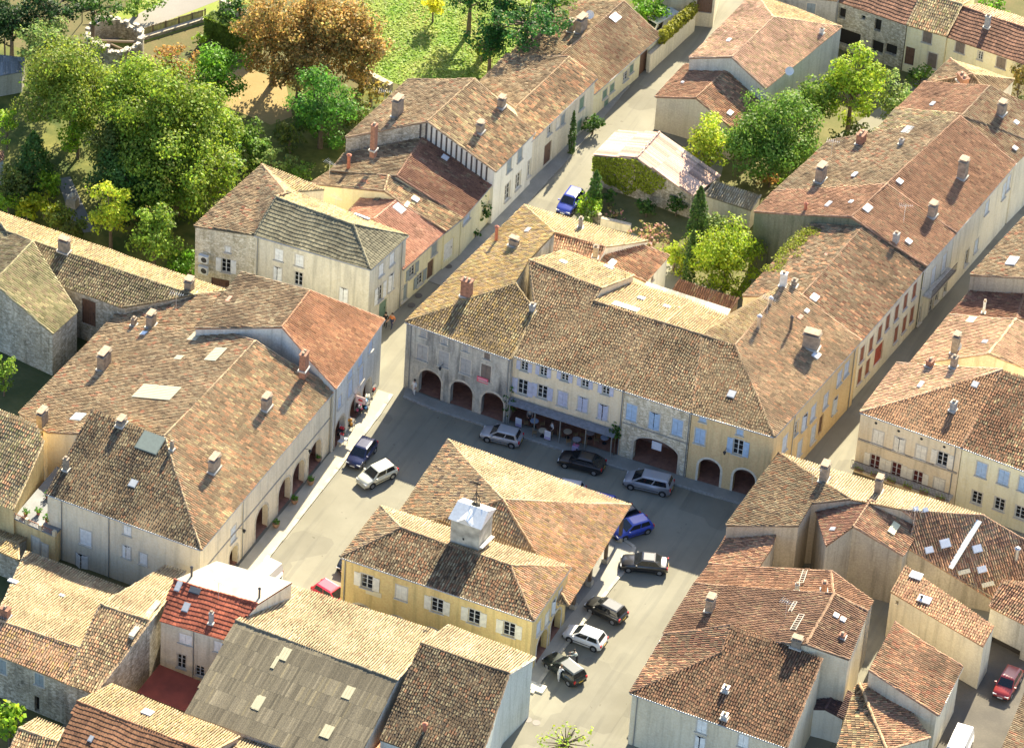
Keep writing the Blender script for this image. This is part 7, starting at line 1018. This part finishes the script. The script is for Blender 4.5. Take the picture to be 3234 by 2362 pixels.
for p in PEOPLE: build_person(*p)
# ------------------------------------------------------------------ street furniture
for k, (x, y) in enumerate(PTS['board']):
    root = empty('menu_board', (x, y, .13)); tag(root, ('white menu board beside the small silver hatchback', 'white menu board on the restaurant terrace edge')[k], 'sign', 'restaurant menu boards'); m = MB(); m.box((0,0,.62), .62, .05, 1.0); m.build('panel', flat('board_white', (.68,.69,.74), .6), root); m = MB(); m.box((0,-.03,.30), .58, .02, .30); m.build('lower_panel', flat('board_lilac', (.46,.42,.62), .6), root)
    m = MB(); 
    for sx in (-.24,.24): m.tube((sx,.0,.12),(sx,.22,0),.02,n=5); m.tube((sx,0,.12),(sx,-.1,0),.02,n=5)
    m.build('leg', TRIM, root)
TL = ['restaurant table nearest the west planter','restaurant table with blue cloth in the middle','restaurant table at the back under the canopy','restaurant table with pale cloth at the east end','restaurant table beside the walking person','restaurant table beside the lilac box']
for k, (x, y) in enumerate(PTS['tables']):
    root = empty('cafe_table', (x, y, .165)); tag(root, TL[k], 'table', 'restaurant tables'); m = MB(); m.lathe((0,0,0), [(.22,0),(.22,.03),(.03,.06),(.03,.70)], 10); m.build('pedestal', TRIM, root); m = MB(); m.lathe((0,0,.70), [(.40,0),(.40,.03)], 16); m.build('table_top', flat('table_cloth_%d' % (k % 3), ((.40,.47,.62),(.5,.42,.3),(.3,.3,.32))[k % 3], .7), root)
    for a in (0, math.pi):
        ch = empty('cafe_chair', (x+math.cos(a+.4)*.75, y+math.sin(a+.4)*.75, .165), a+.4); tag(ch, ('east' if a == 0 else 'west') + ' side wooden chair at the ' + TL[k], 'chair', 'chairs around restaurant tables'); wd = flat('chair_wood', (.30,.20,.10), .7)
        m = MB(); m.box((0,0,.45), .42, .42, .04); m.build('seat', wd, ch); m = MB(); m.box((.2,0,.7), .03, .40, .42); m.build('backrest', wd, ch)
        for sx, sy in ((-.18,-.18),(.18,-.18),(.18,.18),(-.18,.18)): m = MB(); m.tube((sx,sy,0),(sx,sy,.44),.018,n=5); m.build('leg', wd, ch)
x, y = (9.9,-7.6); root = empty('flower_stand', (x,y,.13)); tag(root, 'lilac flower box beside the black car', 'planter'); m = MB(); m.box((0,0,.3), .55,.45,.6); m.build('box', flat('board_lilac', (.46,.42,.62), .6), root); leafpatch('flowers', (0,0,.68), (.28,.22,.12), 60, 'pinkflower', root, .1)
BL = ['terracotta planter by the second arch pillar','terracotta planter by the third arch pillar','terracotta planter by the fourth arch pillar','planter beside the last arch before the shop']
for k, (x, y) in enumerate(PTS['barrels']):
    root = empty('planter', (x, y, .10)); tag(root, BL[k], 'planter', 'planters along the arcade'); m = MB(); m.lathe((0,0,0), [(.22,0),(.34,.28),(.36,.5),(.30,.5),(.28,.44)], 12); m.build('tub', flat('tub', (.36,.22,.13), .85, var=.3), root); leafpatch('leaves', (0,0,.6), (.28,.28,.18), 70, 'freshdark', root, .18, k)
# shop goods under the west arcades
SG = [('display_stand','red display stand outside the arcade shop',(.62,.05,.06)),('display_stand','stand with orange and yellow goods outside the arcade shop',(.62,.30,.05)),('display_stand','pink display rack outside the arcade shop',(.70,.12,.22)),('display_stand','blue and white beach goods stand by the arcade shop',(.12,.36,.62)),('display_stand','pale display stand nearest the street corner shop',(.70,.68,.55)),('display_stand','red goods on the stand at the street corner',(.66,.10,.06))]
for k, (x, y) in enumerate(PTS['stall']):
    nm, lb, c = SG[k]; root = empty(nm, (x, y, .10), .1*k); tag(root, lb, 'display stand', 'goods outside the arcade shop'); m = MB(); 
    for sx in (-.25,.25):
        for sy in (-.25,.25): m.tube((sx,sy,0),(sx,sy,1.1),.018,n=5)
    m.box((0,0,.45),.6,.6,.03); m.box((0,0,1.0),.6,.6,.03); m.build('rack', TRIM, root); rg = random.Random(k)
    for q in range(7): m = MB(); m.lathe((rg.uniform(-.22,.22), rg.uniform(-.22,.22), rg.choice((.47,1.02))), [(.10,0),(.13,.12),(.08,.25),(.02,.28)], 8); cc = [c, (.75,.74,.68), tuple(min(1,v*1.4) for v in c)][q % 3]; m.build('goods', flat('goods_%d_%d' % (k, q % 3), cc, .6), root)
root = empty('shop_sign', (-9.6,-13.6,3.0)); tag(root, 'pale pink hanging shop sign with a red mark on the arcade', 'sign'); m = MB(); m.box((.3,0,0), 1.0, .06, .8); m.build('panel', flat('sign_pink', (.74,.52,.48), .6), root); m = MB(); m.lathe((.25,0,-.05),[(0.001,0),(.2,.05),(.12,.14),(.02,.2)],10); m.box((.3,-.04,0), .38, .02, .18); m.box((.42,-.042,-.05), .2, .02, .14); m.build('red_mark', flat('mark_red', (.65,.06,.05), .6), root); m = MB(); m.tube((-.4,0,.45),(.85,0,.45),.025,n=6); m.build('bracket', TRIM, root)
for k, (x, y) in enumerate(PTS['chairs']):
    root = empty('garden_chair', (x, y, .10), .4+k); tag(root, ('white plastic chair on the arcade pavement', 'white chair nearest the arcade wall by the blue car')[k], 'chair', 'white pavement chairs'); wm_ = flat('white_plastic', (.80,.80,.78), .4); m = MB(); m.box((0,0,.42), .48, .48, .04); m.build('seat', wm_, root); m = MB(); m.box((.22,0,.66), .04, .46, .46); m.build('backrest', wm_, root)
    for sx, sy in ((-.2,-.2),(.2,-.2),(.2,.2),(-.2,.2)): m = MB(); m.tube((sx,sy,0),(sx,sy,.42),.02,n=5); m.build('leg', wm_, root)
for k, (x, y) in enumerate(PTS['manhole']):
    m = MB(); m.lathe((0,0,0), [(.36,0),(.36,.012)], 20); o = m.build('manhole_cover', flat('cast_iron', (.12,.11,.10), .6, .4), None); o.location = (x, y, .062 if k > 1 else .002); tag(o, ('round manhole cover at the bottom of the square','manhole cover right beside the first one','manhole cover in the narrow street','manhole cover lower down the narrow street','manhole cover by the garage in the narrow street')[k], 'manhole')
root = empty('stone_slab', (*PTS['slab'][0], 0)); tag(root, 'pale stone slab on the paving near the town hall corner', 'slab'); m = MB(); m.box((0,0,.07), 1.7, 1.0, .14); m.build('slab', flat('slab_white', (.66,.63,.52), .8, var=.2), root)
root = empty('garden_table', (-30.2,56.0,0)); tag(root, 'grey garden table and stones under the yellow tree', 'table'); m = MB(); m.box((0,0,.7), 2.0,1.2,.08); m.build('table_top', flat('slab_grey', (.48,.47,.44), .8), root)
for sx in (-.8,.8): m = MB(); m.box((sx,0,.33), .2,.9,.66); m.build('leg', flat('slab_grey', (.48,.47,.44), .8), root)
root = empty('stone_urn', (-48.6,3.2,0)); tag(root, 'pale stone block beside the park path', 'stone'); m = MB(); m.box((0,0,.5), 1.1,.9,1.0, taper=.85); m.build('plinth', flat('slab_stone', (.60,.50,.36), .9, var=.2), root); m = MB(); m.lathe((0,0,1.0),[(.3,0),(.34,.3),(.2,.5),(.05,.6)],10); m.build('urn', flat('slab_stone', (.60,.50,.36), .9, var=.2), root)
root = empty('park_lamp', (*PTS['parasol'][0], 0)); tag(root, 'white globe lamp under the dark trees beside the road', 'lamp'); m = MB(); m.tube((0,0,0),(0,0,3.0),.05,n=8); m.build('pole', TRIM, root); m = MB(); m.lathe((0,0,2.95),[(.1,0),(.32,.25),(.32,.45),(.12,.65)],12); m.build('globe', flat('globe_white', (.8,.82,.76), .4), root)
# outdoor air conditioners on the hipped house
H, root, L, org = hfind('grey-green hipped')
iw = [i for i, v in enumerate(H['v']) if abs(v[0]+32.0) < .3][0]; P0 = L[iw]
for k, z in enumerate((3.3, 4.6)):
    u = empty('air_conditioner', org + Vector((P0.x+1.1, P0.y-.12, z))); tag(u, ('lower air conditioner unit on the hipped house wall','upper air conditioner unit on the hipped house wall')[k], 'air conditioner', 'wall air conditioners'); m = MB(); m.box((0,0,0), .95,.36,.85); m.build('casing', flat('ac_white', (.62,.63,.6), .5), u); m = MB(); m.tube((.12,-.18,0),(.12,-.19,0),.3,n=16); m.build('fan_grille', TRIM, u)

# television aerials on the roofs
for x, y, z, txt in PTS['aerial']:
    H, root, L, org = hfind(txt); c = Vector((x,y,z))-org; m = MB(); m.tube(c-UPV*.3, c+UPV*2.0, .022, n=5); a = random.uniform(-.5,.5); d = Vector((math.cos(a),math.sin(a),0)); e = Vector((-d.y,d.x,0)); m.tube(c+UPV*1.9-d*.6, c+UPV*1.9+d*.7, .014, n=4)
    for k in range(7): w = .42-.04*k; o = c+UPV*1.92+d*(-.55+k*.2); m.tube(o-e*w, o+e*w, .010, n=4)
    m.build('aerial', flat('aluminium', (.62,.62,.60), .4, .5), root)
tris = sum(sum(len(p.vertices)-2 for p in o.data.polygons) for o in COL.objects if o.type == 'MESH'); print('triangles', tris)

# grass tufts on the lawn
LP = [Vector((x,y)) for x,y in PTS['lawn']]; rng = np.random.default_rng(21); xs_ = [p.x for p in LP]; ys_ = [p.y for p in LP]; n_ = 12000; P = np.stack([rng.uniform(min(xs_),max(xs_),n_), rng.uniform(min(ys_),max(ys_),n_), rng.uniform(0,.05,n_)],1); ins = np.zeros(n_, bool)
for k in range(len(LP)):
    a, b = LP[k], LP[(k+1) % len(LP)]; cond = (a.y > P[:,1]) != (b.y > P[:,1]); ins ^= cond & (P[:,0] < (b.x-a.x)*(P[:,1]-a.y)/((b.y-a.y) or 1e-9)+a.x)
P = P[ins]; n_ = len(P); Nn = rng.normal(size=(n_,3))*.45+np.array((0,.15,1.)); Nn /= np.linalg.norm(Nn,axis=1)[:,None]; V, Q = leaf_quads(P, Nn, .26, rng); pt = smooth_noise(P[:,0], P[:,1], 4., 3); c1 = np.array((.26,.42,.06)); c2 = np.array((.46,.46,.13)); w = np.clip(.5+.45*pt+rng.normal(0,.18,n_),0,1)[:,None]
g = link('grass_tufts', quadmesh('grass_tufts', V, Q, (c1*(1-w)+c2*w)*(1+rng.uniform(-.2,.2,n_))[:,None]), leafmat(), None, kind='stuff', label='short mottled grass on the bright lawn', category='grass')
